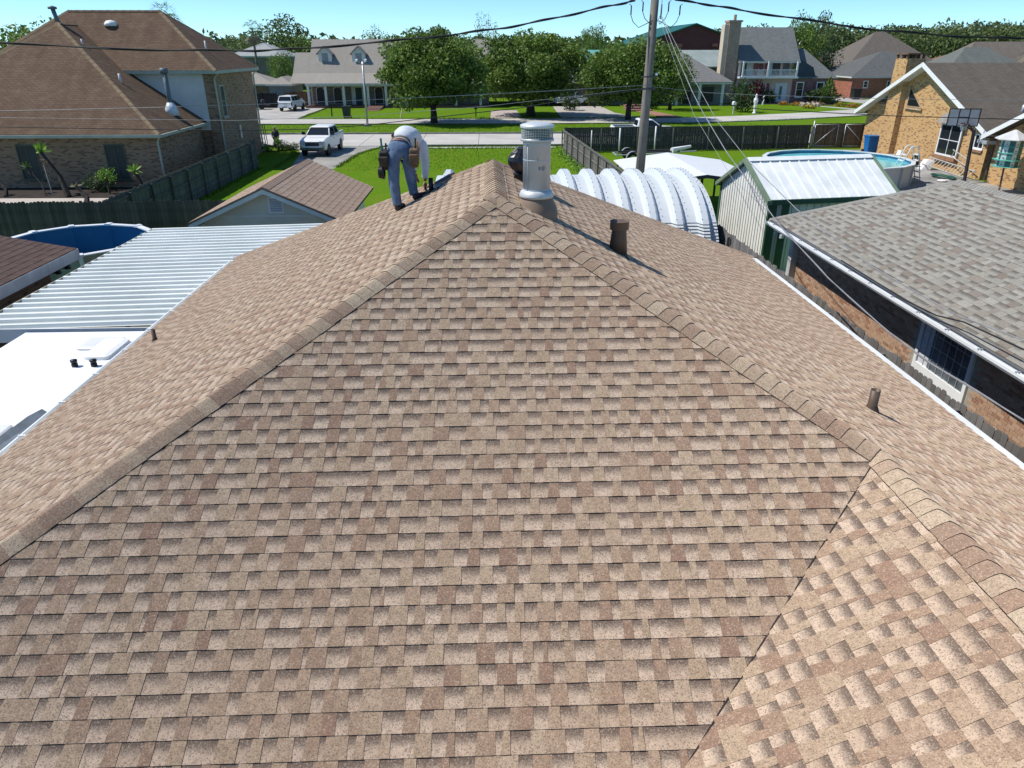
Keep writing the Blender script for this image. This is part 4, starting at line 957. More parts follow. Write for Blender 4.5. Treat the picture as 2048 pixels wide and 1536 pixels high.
b.tube([(28.7 + (.35 + .03 * k / 8) * cos(k * .7), 45.2 + (.9 + .05 * k / 8) * sin(k * .7), .05 + .002 * k) for k in range(46)], .025, 5); b.build('coil', M('green_hose', (.02, .10, .07), .5, .1), t, True)
b = MB(); b.lathe([(.22, 0), (.3, .06), (.3, .1), (.1, .14)], (27.9, 43.9, 0), 14); b.box(27.75, 43.4, .1, 28.1, 43.8, .16); tag(b.build('planter_dish', WP, smooth=False), 'white shallow plastic dish on the patio near the grey roof ridge', 'dish')
t = thing('basketball_hoop', 'basketball hoop on a leaning black pole before the yellow brick house', 'basketball hoop', (28.9, 43.4, 0))
b = MB(); b.tube([(28.75, 43.1, 0), (28.95, 43.6, 1.6), (29.0, 43.8, 3.0)], .10, 8); b.build('pole', BLACK, t)
b = MB(); b.tube([(29.0, 43.75, 2.95), (28.7, 43.95, 3.1), (28.45, 44.05, 3.35)], .05, 6); b.tube([(29.0, 43.8, 2.95), (28.6, 43.95, 3.35)], .04, 6); b.build('arm', BLACK, t)
bm_, bn = V((.985, -.17, 0)), V((-.17, -.985, 0)); bc = V((28.35, 44.1, 3.18))
b = MB(); b.obox(bc, bm_, bn, 1.75, .02, 1.0); b.build('backboard', M('clear_acrylic', (.62, .57, .56), .15, .1, 2), t)
b = MB()
for s in (-.86, -.29, .29, .86): b.obox(bc + bm_ * s + bn * .02 - V((0, 0, .0)), bm_, bn, .045, .04, 1.0)
for z in (0, .955): b.obox(bc + bn * .021 + V((0, 0, z)), bm_, bn, 1.75, .038, .045)
b.obox(bc + bn * .022 + V((0, 0, .5)), bm_, bn, .58, .036, .035); b.build('backboard_frame', BLACK, t)
b = MB(); hc = bc + bn * .32 + V((0, 0, .18)); b.tube([hc + V((.22 * cos(a), .22 * sin(a), 0)) for a in [2 * pi * k / 16 for k in range(17)]], .014, 5); b.tube([bc + bn * .03 + V((0, 0, .2)), hc - bn * .2], .03, 5); b.build('rim', M('dark_rim', (.12, .04, .03), .5, .1), t)
b = MB()
for k in range(10):
    a = 2 * pi * k / 10; b.tube([hc + V((.21 * cos(a), .21 * sin(a), 0)), hc + V((.13 * cos(a + .5), .13 * sin(a + .5), -.36))], .007, 3, caps=False)
b.build('net', WHITE, t)
t = thing('bird_house', 'tall green and white purple-martin bird house on a pole at right edge', 'bird house', (29.1, 40.4, 0))
mx_, my_ = 29.1, 40.4; b = MB(); b.tube([(mx_, my_, 0), (mx_ + .05, my_ + .2, 1.4)], .05, 8); b.build('pole', M('brown_pole', (.14, .09, .07), .6, .1), t)
MG, MW = M('aqua_paint', (.12, .42, .33), .5, .08), M('pale_aqua_paint', (.58, .70, .68), .5, .06)
for k in range(4):
    z = 1.4 + k * .36; b = MB(); b.lathe([(.62, 0), (.62, .035)], (mx_, my_, z), 6, a0=.2); b.lathe([(.8, 0), (.8, .025)], (mx_, my_, z + .002), 6, a0=.2) if k in (0, 1) else None; fl = b.build('floor', MG, t)
    for j in range(6):
        a = .2 + 2 * pi * (j + .5) / 6; n_ = V((cos(a), sin(a), 0)); t_ = V((-sin(a), cos(a), 0)); c = V((mx_, my_, z + .035)) + n_ * .47
        b = MB(); b.obox(c - t_ * .13, t_, n_, .26, .04, .32); b.build('wall_panel', MW, t)
        b = MB(); b.obox(c + t_ * .13, t_, n_, .26, .04, .32); b.build('wall_panel', M('dark_aqua_paint', (.05, .16, .15), .5, .1), t)
        b = MB(); b.lathe([(.055, 0), (.055, .02)], c - t_ * .13 + n_ * .02 + V((0, 0, .1)), 8); b.build('entrance_hole', BLACK, t)
b = MB(); b.lathe([(.92, 2.84), (.92, 2.88), (.05, 3.35)], (mx_, my_, 0), 6, a0=.2); b.build('roof', M('grey_white_metal', (.62, .62, .61), .5, .1), t)

# boat trailer
t = thing('boat_trailer', 'small empty boat trailer with galvanised mudguard on the lawn', 'trailer', (11.2, 53.5, 0))
b = MB(); b.tube([(9.3, 52.6, .5), (14.2, 54.2, .5)], .05, 5); b.tube([(9.3, 54.2, .5), (14.2, 54.6, .5)], .05, 5); b.tube([(9.3, 52.6, .5), (9.3, 54.2, .5)], .05, 5); b.tube([(14.2, 54.4, .5), (15.6, 54.8, .5)], .05, 5); b.build('frame', GALV, t)
for y in (52.3, 54.5):
    b = MB(); b.tube([(10.4, y - .1, .36), (10.4, y + .1, .36)], .36, 16); wl = b.build('wheel', RUBBER, t); b = MB(); b.tube([(10.4, y - .12, .36), (10.4, y - .101, .36)], .2, 12); b.build('rim', CHROME, wl)
    b = MB(); b.grid([[V((10.4 + .46 * cos(a), y + s, .36 + .46 * sin(a))) for s in (-.14, .14)] for a in [pi * k / 10 for k in range(11)]], closed=False); b.build('mudguard', GALV, t)
for o in (0, 1): b = MB(); b.tube([(9.6, 53 + o * .8, .62), (14, 53.4 + o * .9, .68)], .06, 5); b.build('bunk', M('dark_carpet', (.04, .04, .045), .9, .1), t)
b = MB(); b.tube([(13.4, 53.3, .75), (14.9, 53.9, .95)], [.2, .1], 8); b.build('outboard_cover', WHITE, t)
b = MB(); b.box(8.6, 50.2, 0, 9.3, 50.8, .05); tag(b.build('ground_box', CONC), 'small pale concrete lid set in the lawn near the boat trailer', 'utility box')

# ------------------------------------------------------------------ LEFT: metal patio cover, camper, pool, roofs
PCX0, PCX1, PCY0, PCY1 = -9.95, -5.25, 13.25, 21.8
pcv = thing('patio_cover', 'white ribbed metal patio cover along the left eave of the tan roof', 'patio cover', (-8, 17.5, 0))
PM = M('white_patio_metal', (.74, .77, .75), .5, .12, .7, rnd=.03, c2=(.62, .66, .63)); NP = 26; ps = (PCY1 - PCY0) / NP
def pz(x): return 2.44 + (x - PCX0) * .022
for i in range(NP):
    y0 = PCY0 + i * ps; xr = -6.12 if y0 < 17.2 else -6.12 + (y0 - 17.2) * .32
    prof = [(0, 0), (.03, 0), (.045, .075), (.10, .085), (.115, .01), (ps * .55, .0), (ps - .012, .0), (ps - .01, .02), (ps, .02)]
    b = MB()
    for (a, ha), (c, hc_) in zip(prof, prof[1:]):
        b.face([(PCX0, y0 + a, pz(PCX0) + ha), (xr, y0 + a, pz(xr) + ha), (xr, y0 + c, pz(xr) + hc_), (PCX0, y0 + c, pz(PCX0) + hc_)][::-1], rnd=.5)
    b.face([(PCX0, y0 + a, pz(PCX0) + h_) for a, h_ in prof[1:6]]); b.build('roof_panel', PM, pcv)
b = MB(); b.box(PCX0 - .13, PCY0, 2.30, PCX0 - .115, PCY1, 2.46); b.box(PCX0 - .13, PCY0, 2.30, PCX0 + .02, PCY1, 2.315); b.build('gutter', M('cream_gutter', (.60, .56, .44), .5, .1, 2), pcv)
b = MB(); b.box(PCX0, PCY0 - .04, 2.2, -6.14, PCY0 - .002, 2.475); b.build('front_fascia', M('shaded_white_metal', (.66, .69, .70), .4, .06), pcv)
for y in (PCY0 + .1, 16, 18.8, PCY1 - .1): b = MB(); b.box(PCX0 + .02, y - .05, 0, PCX0 + .12, y + .05, 2.42); b.build('post', WHITE, pcv)
b = MB(); q = (-7.3, 14.4, pz(-7.3) + .01); b.box(q[0], q[1], q[2], q[0] + .08, q[1] + .03, q[2] + .012); b.box(q[0] + .05, q[1] + .03, q[2], q[0] + .11, q[1] + .05, q[2] + .01); tag(b.build('twig', M('dead_twig', (.12, .09, .06), .9, .1)), 'tiny dark twig lying on the white ribbed patio cover', 'twig')
# camper
cz = 2.5; rv = thing('camper_trailer', 'white flat-roofed camper parked against the left gutter', 'camper', (-7.6, 9, 0))
RVW = M('white_camper_roof', (.86, .87, .86), .4, .03, 1); RVS = M('camper_side', (.68, .69, .68), .4, .06, 1)
b = MB(); b.box(-8.78, 4.5, .5, -6.42, 12.95, cz - .06); b.build('body', RVS, rv)
b = MB(); b.hexa([(-8.8, 4.45, cz - .06), (-6.4, 4.45, cz - .06), (-6.4, 13.0, cz - .06), (-8.8, 13.0, cz - .06), (-8.74, 4.5, cz), (-6.46, 4.5, cz), (-6.46, 12.95, cz), (-8.74, 12.95, cz)]); b.build('roof', RVW, rv)
b = MB(); b.box(-6.47, 4.45, cz - .05, -6.41, 13.0, cz + .02); b.build('awning_rail', M('grey_aluminium', (.28, .31, .36), .4, .1, 3, metal=.4), rv)
def rounded(b, x0, x1, y0, y1, z, h, r=.06, sh=.05):
    def ring(d, z): 
        o = []
        for cx, cy, a0 in ((x1 - r, y1 - r, 0), (x0 + r, y1 - r, pi / 2), (x0 + r, y0 + r, pi), (x1 - r, y0 + r, 3 * pi / 2)):
            for k in range(4): a = a0 + pi / 2 * k / 3; o.append(V((cx + (r - d) * cos(a), cy + (r - d) * sin(a), z)))
        return o
    b.grid([ring(0, z), ring(0, z + h * .7), ring(sh * .6, z + h)], caps=True)
for x0, x1, y0, y1, nm in ((-7.15, -6.85, 12.0, 12.45, 'roof_vent'), (-7.25, -6.9, 8.55, 9.05, 'roof_vent')):
    b = MB(); rounded(b, x0 - .18, x1 + .18, y0, y1 + .1, cz, .055); b.build(nm, M('off_white_vent', (.70, .71, .70), .4, .05), rv)
b = MB(); rounded(b, -7.0, -6.54, 11.55, 12.45, cz, .085, .1, .13); b.build('air_conditioner_shroud', M('off_white_shroud', (.84, .85, .84), .4, .04), rv)
for x in (-6.98, -6.66): b = MB(); b.lathe([(.05, 0), (.05, .06), (.035, .065), (.035, .08), (.055, .085), (.055, .12), (.0, .13)], (x, 11.3, cz), 12); b.build('plumbing_vent', BLACK, rv, True)
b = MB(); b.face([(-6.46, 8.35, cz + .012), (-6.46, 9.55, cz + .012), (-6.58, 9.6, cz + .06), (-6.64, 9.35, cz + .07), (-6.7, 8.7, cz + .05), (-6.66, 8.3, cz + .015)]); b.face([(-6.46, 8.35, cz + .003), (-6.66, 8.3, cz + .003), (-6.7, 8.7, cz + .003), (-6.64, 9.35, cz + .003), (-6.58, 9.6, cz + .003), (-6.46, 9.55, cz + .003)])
b.build('roof_shade_panel', M('roof_shade_grey', (.16, .19, .22), .6, .2, 4), rv)  # grey panel added in place of a dark shadow-like patch on the roof
# brown-roofed brick outbuilding
ob = thing('outbuilding', 'small brick outbuilding with brown roof and white fascia at left edge', 'outbuilding', (-13, 14, 0))
ox, oy, oz = -10.75, 18.85, 2.62; om = .19
PO = Plane((ox, 0, oz), (0, 1, 0), (-1, 0, om)); oreg = [V((ox, 8, oz)), V((ox, oy, oz)), V((ox - 4, oy, oz + 4 * om)), V((ox - 4, 8, oz + 4 * om))]
b = MB(); b.prism([p + V((0, 0, -.01)) for p in oreg], (0, 0, -.12)); orf = b.build('roof', M('brown_roof_felt', (.05, .035, .03), .95, .1), ob)
OSH = M_shingle('red_brown_shingle', [(.19, .115, .09), (.225, .14, .11), (.165, .10, .08), (.245, .16, .125)], [(.23, .15, .12), (.20, .13, .10)], (.11, .07, .06), ((.12, .075, .06), (.30, .21, .17)), .3)
lay([(PO, tabs(PO, [oreg], .2, 31, (.25, .34), single=True))], orf, [OSH, EDGE], .2, limit=200, lift=.002)
b = MB(); b.box(ox, 8, oz - .27, ox + .025, oy + .025, oz - .01); b.hexa([(ox - 4, oy, oz + 4 * om - .2), (ox, oy, oz - .22), (ox, oy + .025, oz - .22), (ox - 4, oy + .025, oz + 4 * om - .2), (ox - 4, oy, oz + 4 * om - .005), (ox, oy, oz - .01), (ox, oy + .025, oz - .01), (ox - 4, oy + .025, oz + 4 * om - .005)]); b.build('fascia', M('grey_white_board', (.56, .57, .57), .6, .12, 2), ob)
b = MB(); b.box(ox - 3.6, 8.3, 0, ox - .45, oy - .7, oz - .14); b.build('wall', M_brick('dark_old_brick', (.16, .10, .07), (.21, .14, .10), (.09, .06, .045), (.19, .17, .15)), ob)
for y in (17.9, 18.35): b = MB(); b.tube([(ox - .02, y, oz - .33), (ox - .32, y, oz - .36)], .06, 8); b.lathe([(.08, -.1), (.03, .0)], (ox - .06, y, oz - .3), 10); b.build('flood_lamp', BLACK, ob)
# left pool
pc = V((-14.6, 25.65, 0)); pr_ = 2.5; SEG = 12
pt = thing('swimming_pool', 'drained round pool with white rim and dark blue liner at left', 'pool', pc)
b = MB(); b.lathe([(pr_ + .03, 0), (pr_ + .03, 1.2)], pc, SEG, caps=False); b.build('wall', M('grey_pool_wall', (.33, .34, .33), .5, .2, 1.5), pt)
b = MB(); b.lathe([(pr_ - .03, .02), (pr_ - .03, 1.2)], pc, SEG, caps=False); b.lathe([(0, .022), (pr_ - .03, .022)], pc, SEG, caps=False); b.build('liner', M('royal_blue_liner', (.035, .165, .29), .35, .2, 1.5, c2=(.03, .13, .25)), pt)
for k in range(SEG):
    a0, a1 = 2 * pi * k / SEG, 2 * pi * (k + 1) / SEG; b = MB(); rr0, rr1 = pr_ - .12, pr_ + .11
    P = [pc + V((r * cos(a), r * sin(a), 0)) for r, a in ((rr0, a0 + .02), (rr1, a0 + .02), (rr1, a1 - .02), (rr0, a1 - .02))]
    b.hexa([p + V((0, 0, 1.2)) for p in P] + [p + V((0, 0, 1.24)) for p in P]); b.build('top_rail', M('white_pool_rail', (.74, .77, .80), .4, .06, 2), pt)
    b = MB(); c = pc + V((cos(a0) * (pr_ + .11), sin(a0) * (pr_ + .11), 0)); b.obox(c - V((cos(a0) * .11, sin(a0) * .11, -1.195)), (-sin(a0), cos(a0), 0), (cos(a0), sin(a0), 0), .2, .27, .07); b.obox(c, (-sin(a0), cos(a0), 0), (cos(a0), sin(a0), 0), .13, .12, 1.19); b.build('rail_cap', M('white_pool_rail', (.74, .77, .80)), pt)
b = MB(); a = 1.95; c = pc + V((cos(a) * (pr_ - .06), sin(a) * (pr_ - .06), .86)); b.obox(c, (-sin(a), cos(a), 0), (cos(a), sin(a), 0), .34, .03, .17); b.build('skimmer', BLACK, pt)
# tan-roofed garden shed
sg = thing('garden_shed', 'cream garden shed with tan shingle gable roof and louvre vent', 'shed', (-7.2, 27, 0))
sx0, sx1, sy0, sy1, sz, szr = -9.75, -4.65, 23.75, 30.3, 2.2, 3.32; sm = (szr - sz) / ((sx1 - sx0) / 2); sxm = (sx0 + sx1) / 2
CREAM = M('cream_paint', (.66, .67, .54), .6, .08, 1.2)
b = MB(); b.prism([(sx0 + .35, sy0 + .4, 0), (sx1 - .35, sy0 + .4, 0), (sx1 - .35, sy0 + .4, sz + .1), (sxm, sy0 + .4, szr - .1), (sx0 + .35, sy0 + .4, sz + .1)], (0, .1, 0)); b.box(sx0 + .35, sy0 + .5, 0, sx0 + .45, sy1 - .4, sz); b.box(sx1 - .45, sy0 + .5, 0, sx1 - .35, sy1 - .4, sz); b.box(sx0 + .45, sy1 - .5, 0, sx1 - .45, sy1 - .4, sz); b.build('wall', CREAM, sg)
b = MB(); b.box(sx0 + .35, sy0 + .385, 2.3, sx1 - .35, sy0 + .399, 2.36); b.build('siding_band', M('cream_trim', (.70, .72, .66), .6, .05), sg)
b = MB(); gable(b, sx0, sx1, sy0, sy1, sz - .01, szr - .01, 'y', th=.06); srf = b.build('roof', DECK, sg)
SHS = M_shingle('tan_shed_shingle', [(.54, .37, .265), (.60, .435, .315), (.49, .335, .235), (.63, .47, .345)], [(.56, .40, .29), (.61, .455, .335)], (.17, .11, .08), ((.2, .13, .09), (.50, .38, .28)), .25)
PS1 = Plane((sx1, 0, sz), (0, 1, 0), (-1, 0, sm)); PS0 = Plane((sx0, 0, sz), (0, 1, 0), (1, 0, sm))
r1 = [V((sx1, sy0, sz)), V((sx1, sy1, sz)), V((sxm, sy1, szr)), V((sxm, sy0, szr))]; r0 = [V((sx0, sy0, sz)), V((sx0, sy1, sz)), V((sxm, sy1, szr)), V((sxm, sy0, szr))]
lay([(PS1, tabs(PS1, [r1], .2, 41, (.22, .33), single=True)), (PS0, tabs(PS0, [r0], .2, 42, (.22, .33), single=True))], srf, [SHS, EDGE], .2, limit=290, lift=.002)
b = MB()
for k in range(33):
    y = sy0 + .02 + k * .2; zz = .018
    b.hexa([(sxm - .2, y, szr - .2 * sm + .0), (sxm, y, szr + .0), (sxm, y + .26, szr - .0), (sxm - .2, y + .26, szr - .2 * sm), (sxm - .2, y, szr - .2 * sm + zz + .01), (sxm, y, szr + zz + .01), (sxm, y + .26, szr + .012), (sxm - .2, y + .26, szr - .2 * sm + .012)])
    b.hexa([(sxm, y, szr), (sxm + .2, y, szr - .2 * sm), (sxm + .2, y + .26, szr - .2 * sm), (sxm, y + .26, szr), (sxm, y, szr + zz + .01), (sxm + .2, y, szr - .2 * sm + zz + .01), (sxm + .2, y + .26, szr - .2 * sm + .012), (sxm, y + .26, szr + .012)])
b.build('ridge_caps', SHS, srf, kind='stuff')
b = MB()
for xa in (sx0, sx1):
    lo = [(xa, sy0 - .03, sz - .2), (sxm, sy0 - .03, szr - .2), (sxm, sy0 - .004, szr - .2), (xa, sy0 - .004, sz - .2)]
    if xa > sxm: lo = [lo[1], lo[0], lo[3], lo[2]]
    b.hexa(lo + [(q[0], q[1], q[2] + .19) for q in lo])
    lo = [(xa, sy0, sz - .1), (sxm, sy0, szr - .1), (sxm, sy0 + .4, szr - .1), (xa, sy0 + .4, sz - .1)]
    if xa > sxm: lo = [lo[1], lo[0], lo[3], lo[2]]
    b.hexa(lo + [(q[0], q[1], q[2] + .02) for q in lo])
b.box(sx0 + .02, sy0 - .0, sz - .3, sx0 + .36, sy0 + .4, sz - .1); b.build('barge_board', M('pale_green_white', (.62, .68, .62), .5, .06, 2), sg)
b = MB()
for xa in (sx0, sx1):
    lo = [(xa, sy0 - .045, sz - .055), (sxm, sy0 - .045, szr - .055), (sxm, sy0 - .031, szr - .055), (xa, sy0 - .031, sz - .055)]
    if xa > sxm: lo = [lo[1], lo[0], lo[3], lo[2]]
    b.hexa(lo + [(q[0], q[1], q[2] + .065) for q in lo])
b.build('drip_edge', M('brown_drip_edge', (.20, .15, .11), .5, .1), sg)
b = MB(); vx0 = sxm + .02; b.box(vx0 - .02, sy0 + .37, 2.42, vx0 + .48, sy0 + .398, 2.94); lv = b.build('louvre_vent', WHITE, sg)
for k in range(6): b = MB(); z = 2.48 + k * .072; b.hexa([(vx0 + .03, sy0 + .35, z), (vx0 + .43, sy0 + .35, z), (vx0 + .43, sy0 + .369, z + .04), (vx0 + .03, sy0 + .369, z + .04), (vx0 + .03, sy0 + .35, z + .012), (vx0 + .43, sy0 + .35, z + .012), (vx0 + .43, sy0 + .369, z + .052), (vx0 + .03, sy0 + .369, z + .052)]); b.build('louvre', M('grey_louvre', (.42, .44, .48), .5, .05), lv)
# left fences
fence('dark grey-green fence along the shaded side yard of the large brown-roofed house', (-15.55, 29.9), (-15.6, 51.5), 1.8, FW3, wd=.145, side=-1, rails=(.4, 1.0, 1.55), post_step=2.2)
fence('rough dark back fence behind the drained pool', (-27.5, 29.6), (-9.9, 29.8), 1.8, M('rough_dark_fence', (.105, .095, .08), .9, .3, 2.5, rnd=.3, c2=(.05, .047, .042), bump=.3, bscale=16), wd=.15, side=1, post_step=2.5)
# ------------------------------------------------------------------ large brown-roofed brick house, left
BB = M_brick('mixed_brown_brick', (.30, .19, .115), (.41, .275, .175), (.17, .105, .07), (.29, .245, .19), .24, .08, .16)
BRR = M_roof('brown_weathered_roof', (.128, .084, .058), (.158, .106, .074), .16, .33, .5, .5, lichen=(.18, .135, .085))
BCAP = M('lichen_ridge_cap', (.20, .148, .092), .95, .2, 1.5, c2=(.145, .102, .066))
lh = thing('house', 'large two-storey brick house with steep brown hip roofs at upper left', 'house', (-25, 54, 0))
# lower block
lx1, ly0, lz = -18.4, 43.2, 3.0; ld = 8.6; lm = .68; lxm = lx1 - ld; lx0 = lxm - ld
ap = V((lxm, ly0 + ld, lz + ld * lm)); bk = V((lxm, 60.5, lz + ld * lm))
b = MB(); b.face([(lx0, ly0, lz), (lx1, ly0, lz), ap]); b.face([(lx1, ly0, lz), (lx1, 60.5, lz), bk, ap]); b.face([(lx0, ly0, lz), ap, bk, (lx0, 60.5, lz)]); b.face([(lx0, ly0, lz - .01), (lx0, 60.5, lz - .01), (lx1, 60.5, lz - .01), (lx1, ly0, lz - .01)])
lr = b.build('lower_roof', BRR, lh)
def capline(parent, P, Q, wd=.16, mt=BCAP):
    P, Q = V(P), V(Q); h = (Q - P).normalized(); s_ = h.cross(V((0, 0, 1))).normalized(); u = s_.cross(h); b = MB(); k = int((Q - P).length / .5)
    for i in range(k):
        a = P.lerp(Q, i / k); c = P.lerp(Q, (i + 1) / k + .01)
        b.face([a - s_ * wd - u * .06, a + u * .05, c + u * .035, c - s_ * wd - u * .075]); b.face([a + u * .05, a + s_ * wd - u * .06, c + s_ * wd - u * .075, c + u * .035])
    return b.build('hip_cap', mt, parent)
capline(lr, (lx1, ly0, lz), ap); capline(lr, (lx0, ly0, lz), ap); capline(lr, ap, bk, .15)
b = MB(); b.box(lx0 + .4, ly0 + .45, 0, lx1 - .45, ly0 + .65, lz - .2); b.box(lx1 - .65, ly0 + .65, 0, lx1 - .45, 50.89, lz - .2); b.box(lx0 + .4, ly0 + .65, 0, lx0 + .6, 60, lz - .2); b.build('lower_wall', BB, lh)
FG = M('pale_green_fascia', (.42, .45, .38), .6, .12, 1)
b = MB(); b.box(lx0, ly0 - .12, lz - .17, lx1 + .1, ly0 - .01, lz - .02); b.box(lx1 + .01, ly0 - .01, lz - .17, lx1 + .12, 50.85, lz - .02); b.box(lx0, ly0, lz - .21, lx1, ly0 + .44, lz - .185); b.build('gutter', FG, lh)
b = MB(); b.tube([(lx1 - .02, ly0 - .02, lz - .15), (lx1 - .35, ly0 + .38, lz - .45), (lx1 - .35, ly0 + .38, .1)], .06, 4); b.build('downspout', FG, lh)
SCR = M('dark_window_screen', (.045, .055, .05), .5, .15, 4)
for cx in (-26.25, -21.3):
    f = window(lh, (cx, ly0 + .45, .45), (1, 0, 0), (0, -1, 0), 1.15, 1.97, 2, 1, .06, M('dark_green_frame', (.09, .11, .09), .5, .1), SCR)
# upper block
ux0, ux1, uy0, uy1, uz = -32.6, -17.1, 50.4, 59.8, 6.12; um = .76
b = MB(); P, Q = hip(b, ux0, ux1, uy0, uy1, uz, um); ur = b.build('upper_roof', BRR, lh)
for a, c in (((ux1, uy0, uz), Q), ((ux0, uy0, uz), P), ((ux1, uy1, uz), Q)): capline(ur, a, c)
capline(ur, P, Q, .15, M('dark_ridge_cap', (.12, .08, .055), .95, .15))
b = MB(); b.box(ux0 + .4, uy0 + .5, 0, -23.3, uy1 - .5, uz - .2); b.box(-23.3, uy0 + .7, 0, ux1 - .42, uy1 - .5, uz - .2); b.build('upper_wall', BB, lh)
b = MB(); b.box(-23.3, uy0 + .5, 2.5, ux1 - 1.1, uy0 + .69, uz - .2); b.build('siding_wall', M('pale_blue_siding', (.62, .64, .63), .6, .06, 1), lh)
b = MB(); b.box(ux1 - 1.1, uy0 + .48, 0, ux1 - .4, uy0 + .7, uz - .2); b.build('corner_brick', BB, lh)
b = MB(); fascia_ring(b, ux0, ux1, uy0, uy1, uz, .2, .42); b.build('fascia', FG, lh)
for x, y in ((ux1 - .36, uy0 + .4), (ux1 - .36, uy1 - .42)): b = MB(); b.tube([(ux1 - .05, y, uz - .15), (x, y, uz - .5), (x, y, .1)], .06, 4); b.build('downspout', FG, lh)
window(lh, (ux1 - .42, 52.0, 3.2), (0, 1, 0), (1, 0, 0), .9, 2.0, 1, 2, .08, FG, SCR)
b = MB(); b.box(ux1 - .40, 54.3, 1.6, ux1 - .3, 54.6, 2.5); b.build('meter_box', GALV, lh)
b = MB(); fy_ = 46.9; fxp = -19.45; z = lz + (lx1 - fxp) * lm; b.tube([(fxp, fy_ + 1.2, z - .1), (fxp - .02, fy_ + 1.2, z + 2.45)], .14, 12); b.lathe([(.24, 0), (.24, .3)], (fxp - .02, fy_ + 1.2, z + 2.3), 12); b.build('flue', M('slate_blue_flue', (.14, .17, .20), .5, .15, 3), lh, True)
b = MB(); b.lathe([(.42, -.25), (.36, .15), (.2, .5)], (fxp, fy_ + 1.2, z + .15), 14); b.build('flue_collar', M('white_blue_collar', (.55, .62, .70), .4, .08), lh, True)
for x, y, r, hh in ((-22.1, 47.9, .08, .5), (-25.2, 50.6, .06, .3)):
    z = lz + (lx1 - x) * lm; b = MB(); b.tube([(x, y, z - .1), (x, y, z + hh)], r, 8); b.build('vent_pipe', M('white_pipe', (.7, .68, .68), .5, .1), lh, True)
b = MB(); b.tube([(-18.6, 53.5, uz + 1.5 * um * .75), (-18.6, 53.5, uz + 1.5 * um + .6)], .06, 8); b.build('vent_pipe', M('white_pipe', (.7, .68, .68)), lh, True)
b = MB(); b.lathe([(.42, -.05), (.4, .12), (.25, .27), (0, .32)], (-24.7, 53.9, uz + 3.5 * um), 16); b.build('skylight_dome', WHITE, ur, True)
b = MB(); b.tube([(ap.x - .1, ap.y + .2, ap.z - .1), (ap.x - .25, ap.y + .2, ap.z + .8)], .13, 10); b.lathe([(.26, 0), (.26, .12), (0, .2)], (ap.x - .26, ap.y + .2, ap.z + .8), 10); b.build('stink_pipe', M('slate_blue_flue', (.14, .17, .20)), lr, True)

# ------------------------------------------------------------------ foliage builders
LEAF1 = M_leaf('oak_leaf', (.065, .11, .02), (.135, .215, .038), (.22, .30, .07))
LEAF2 = M_leaf('young_leaf', (.09, .20, .02), (.16, .31, .04), (.28, .42, .08))
LEAF3 = M_leaf('far_leaf', (.075, .10, .035), (.12, .165, .055), (.17, .21, .085))
LEAF4 = M_leaf('dry_palm_leaf', (.10, .105, .055), (.20, .18, .12), (.33, .29, .21))
LEAF5 = M_leaf('dark_shrub_leaf', (.03, .055, .018), (.055, .10, .026), (.09, .14, .04))
LEAF6 = M_leaf('maroon_leaf', (.05, .012, .015), (.10, .02, .025), (.16, .04, .05))
BARK = M('bark', (.085, .068, .052), .95, .3, 3, bump=.4, bscale=14)
def leaf(b, c, s, rr, rn, up=.35):
    d = V((rr.gauss(0, 1), rr.gauss(0, 1), rr.gauss(0, 1) + up)).normalized(); a = d.orthogonal().normalized(); a = Matrix.Rotation(rr.random() * 6.28, 3, d) @ a; e = d.cross(a)
    b.face([c - a * s, c + e * s * .55, c + a * s, c - e * s * .55], 0, rn)
def crown_mesh(name, rx, rz, n, s, seed, mt, lobes=26, lobe=.42, egg=0.0, hollow=.5):
    """lumpy crown centred at its own origin: clumps of leaf faces, gaps between clumps"""
    rr = random.Random(seed); b = MB(); L = []
    for i in range(lobes):
        t = acos_(1 - 2 * (i + .5) / lobes); p = i * 2.39996 + rr.uniform(-.3, .3); q = rr.uniform(.55, .95)
        L.append((V((sin(t) * cos(p) * q, sin(t) * sin(p) * q, cos(t) * q)), lobe * rr.uniform(.7, 1.15), rr.uniform(-.22, .22)))
    for i in range(n):
        c, r, tone = L[int(rr.random() * lobes)]
        d = V((rr.gauss(0, 1), rr.gauss(0, 1), rr.gauss(0, 1))).normalized() * r * (rr.random() ** .45)
        p = c + d; k = 1 - egg * p.z
        rn = min(.999, max(0, .5 + tone + rr.gauss(0, .2)))
        leaf(b, V((p.x * rx * k, p.y * rx * k, p.z * rz)), s * rr.uniform(.6, 1.3), rr, rn)
    o = b.build(name, mt); me = o.data; bpy.data.objects.remove(o); return me
from math import acos as acos_
def trunk_mesh(b, base, h, r, top, nb_=6, seed=1, spread=.5):
    rr = random.Random(seed); base = V(base); b.tube([base, base + V((0, 0, h * .5)), base + V((rr.uniform(-.1, .1), 0, h))], [r * 1.25, r, r * .85], 8)
    for i in range(nb_):
        a = 2 * pi * i / nb_ + rr.random(); e = base + V((cos(a) * spread * top, sin(a) * spread * top, h + top * rr.uniform(.5, .9)))
        m_ = (base + V((0, 0, h * .9))).lerp(e, .5) + V((0, 0, -.1 * top)); b.tube([base + V((0, 0, h * .85)), m_, e], [r * .6, r * .35, r * .12], 5)
def tree(name, label, x, y, mesh, cz, sx=1, sz=1, rot=0, tr=.22, th=2.0, group=None, cat='tree', seed=1):
    t = thing(name, label, cat, (x, y, 0), 0, group)
    o = inst('crown', mesh, t, (0, 0, cz), rot, (sx, sx, sz))
    b = MB(); trunk_mesh(b, (x, y, 0), th, tr, max(.5, cz - th), 7, seed); b.build('trunk', BARK, t, True); return t
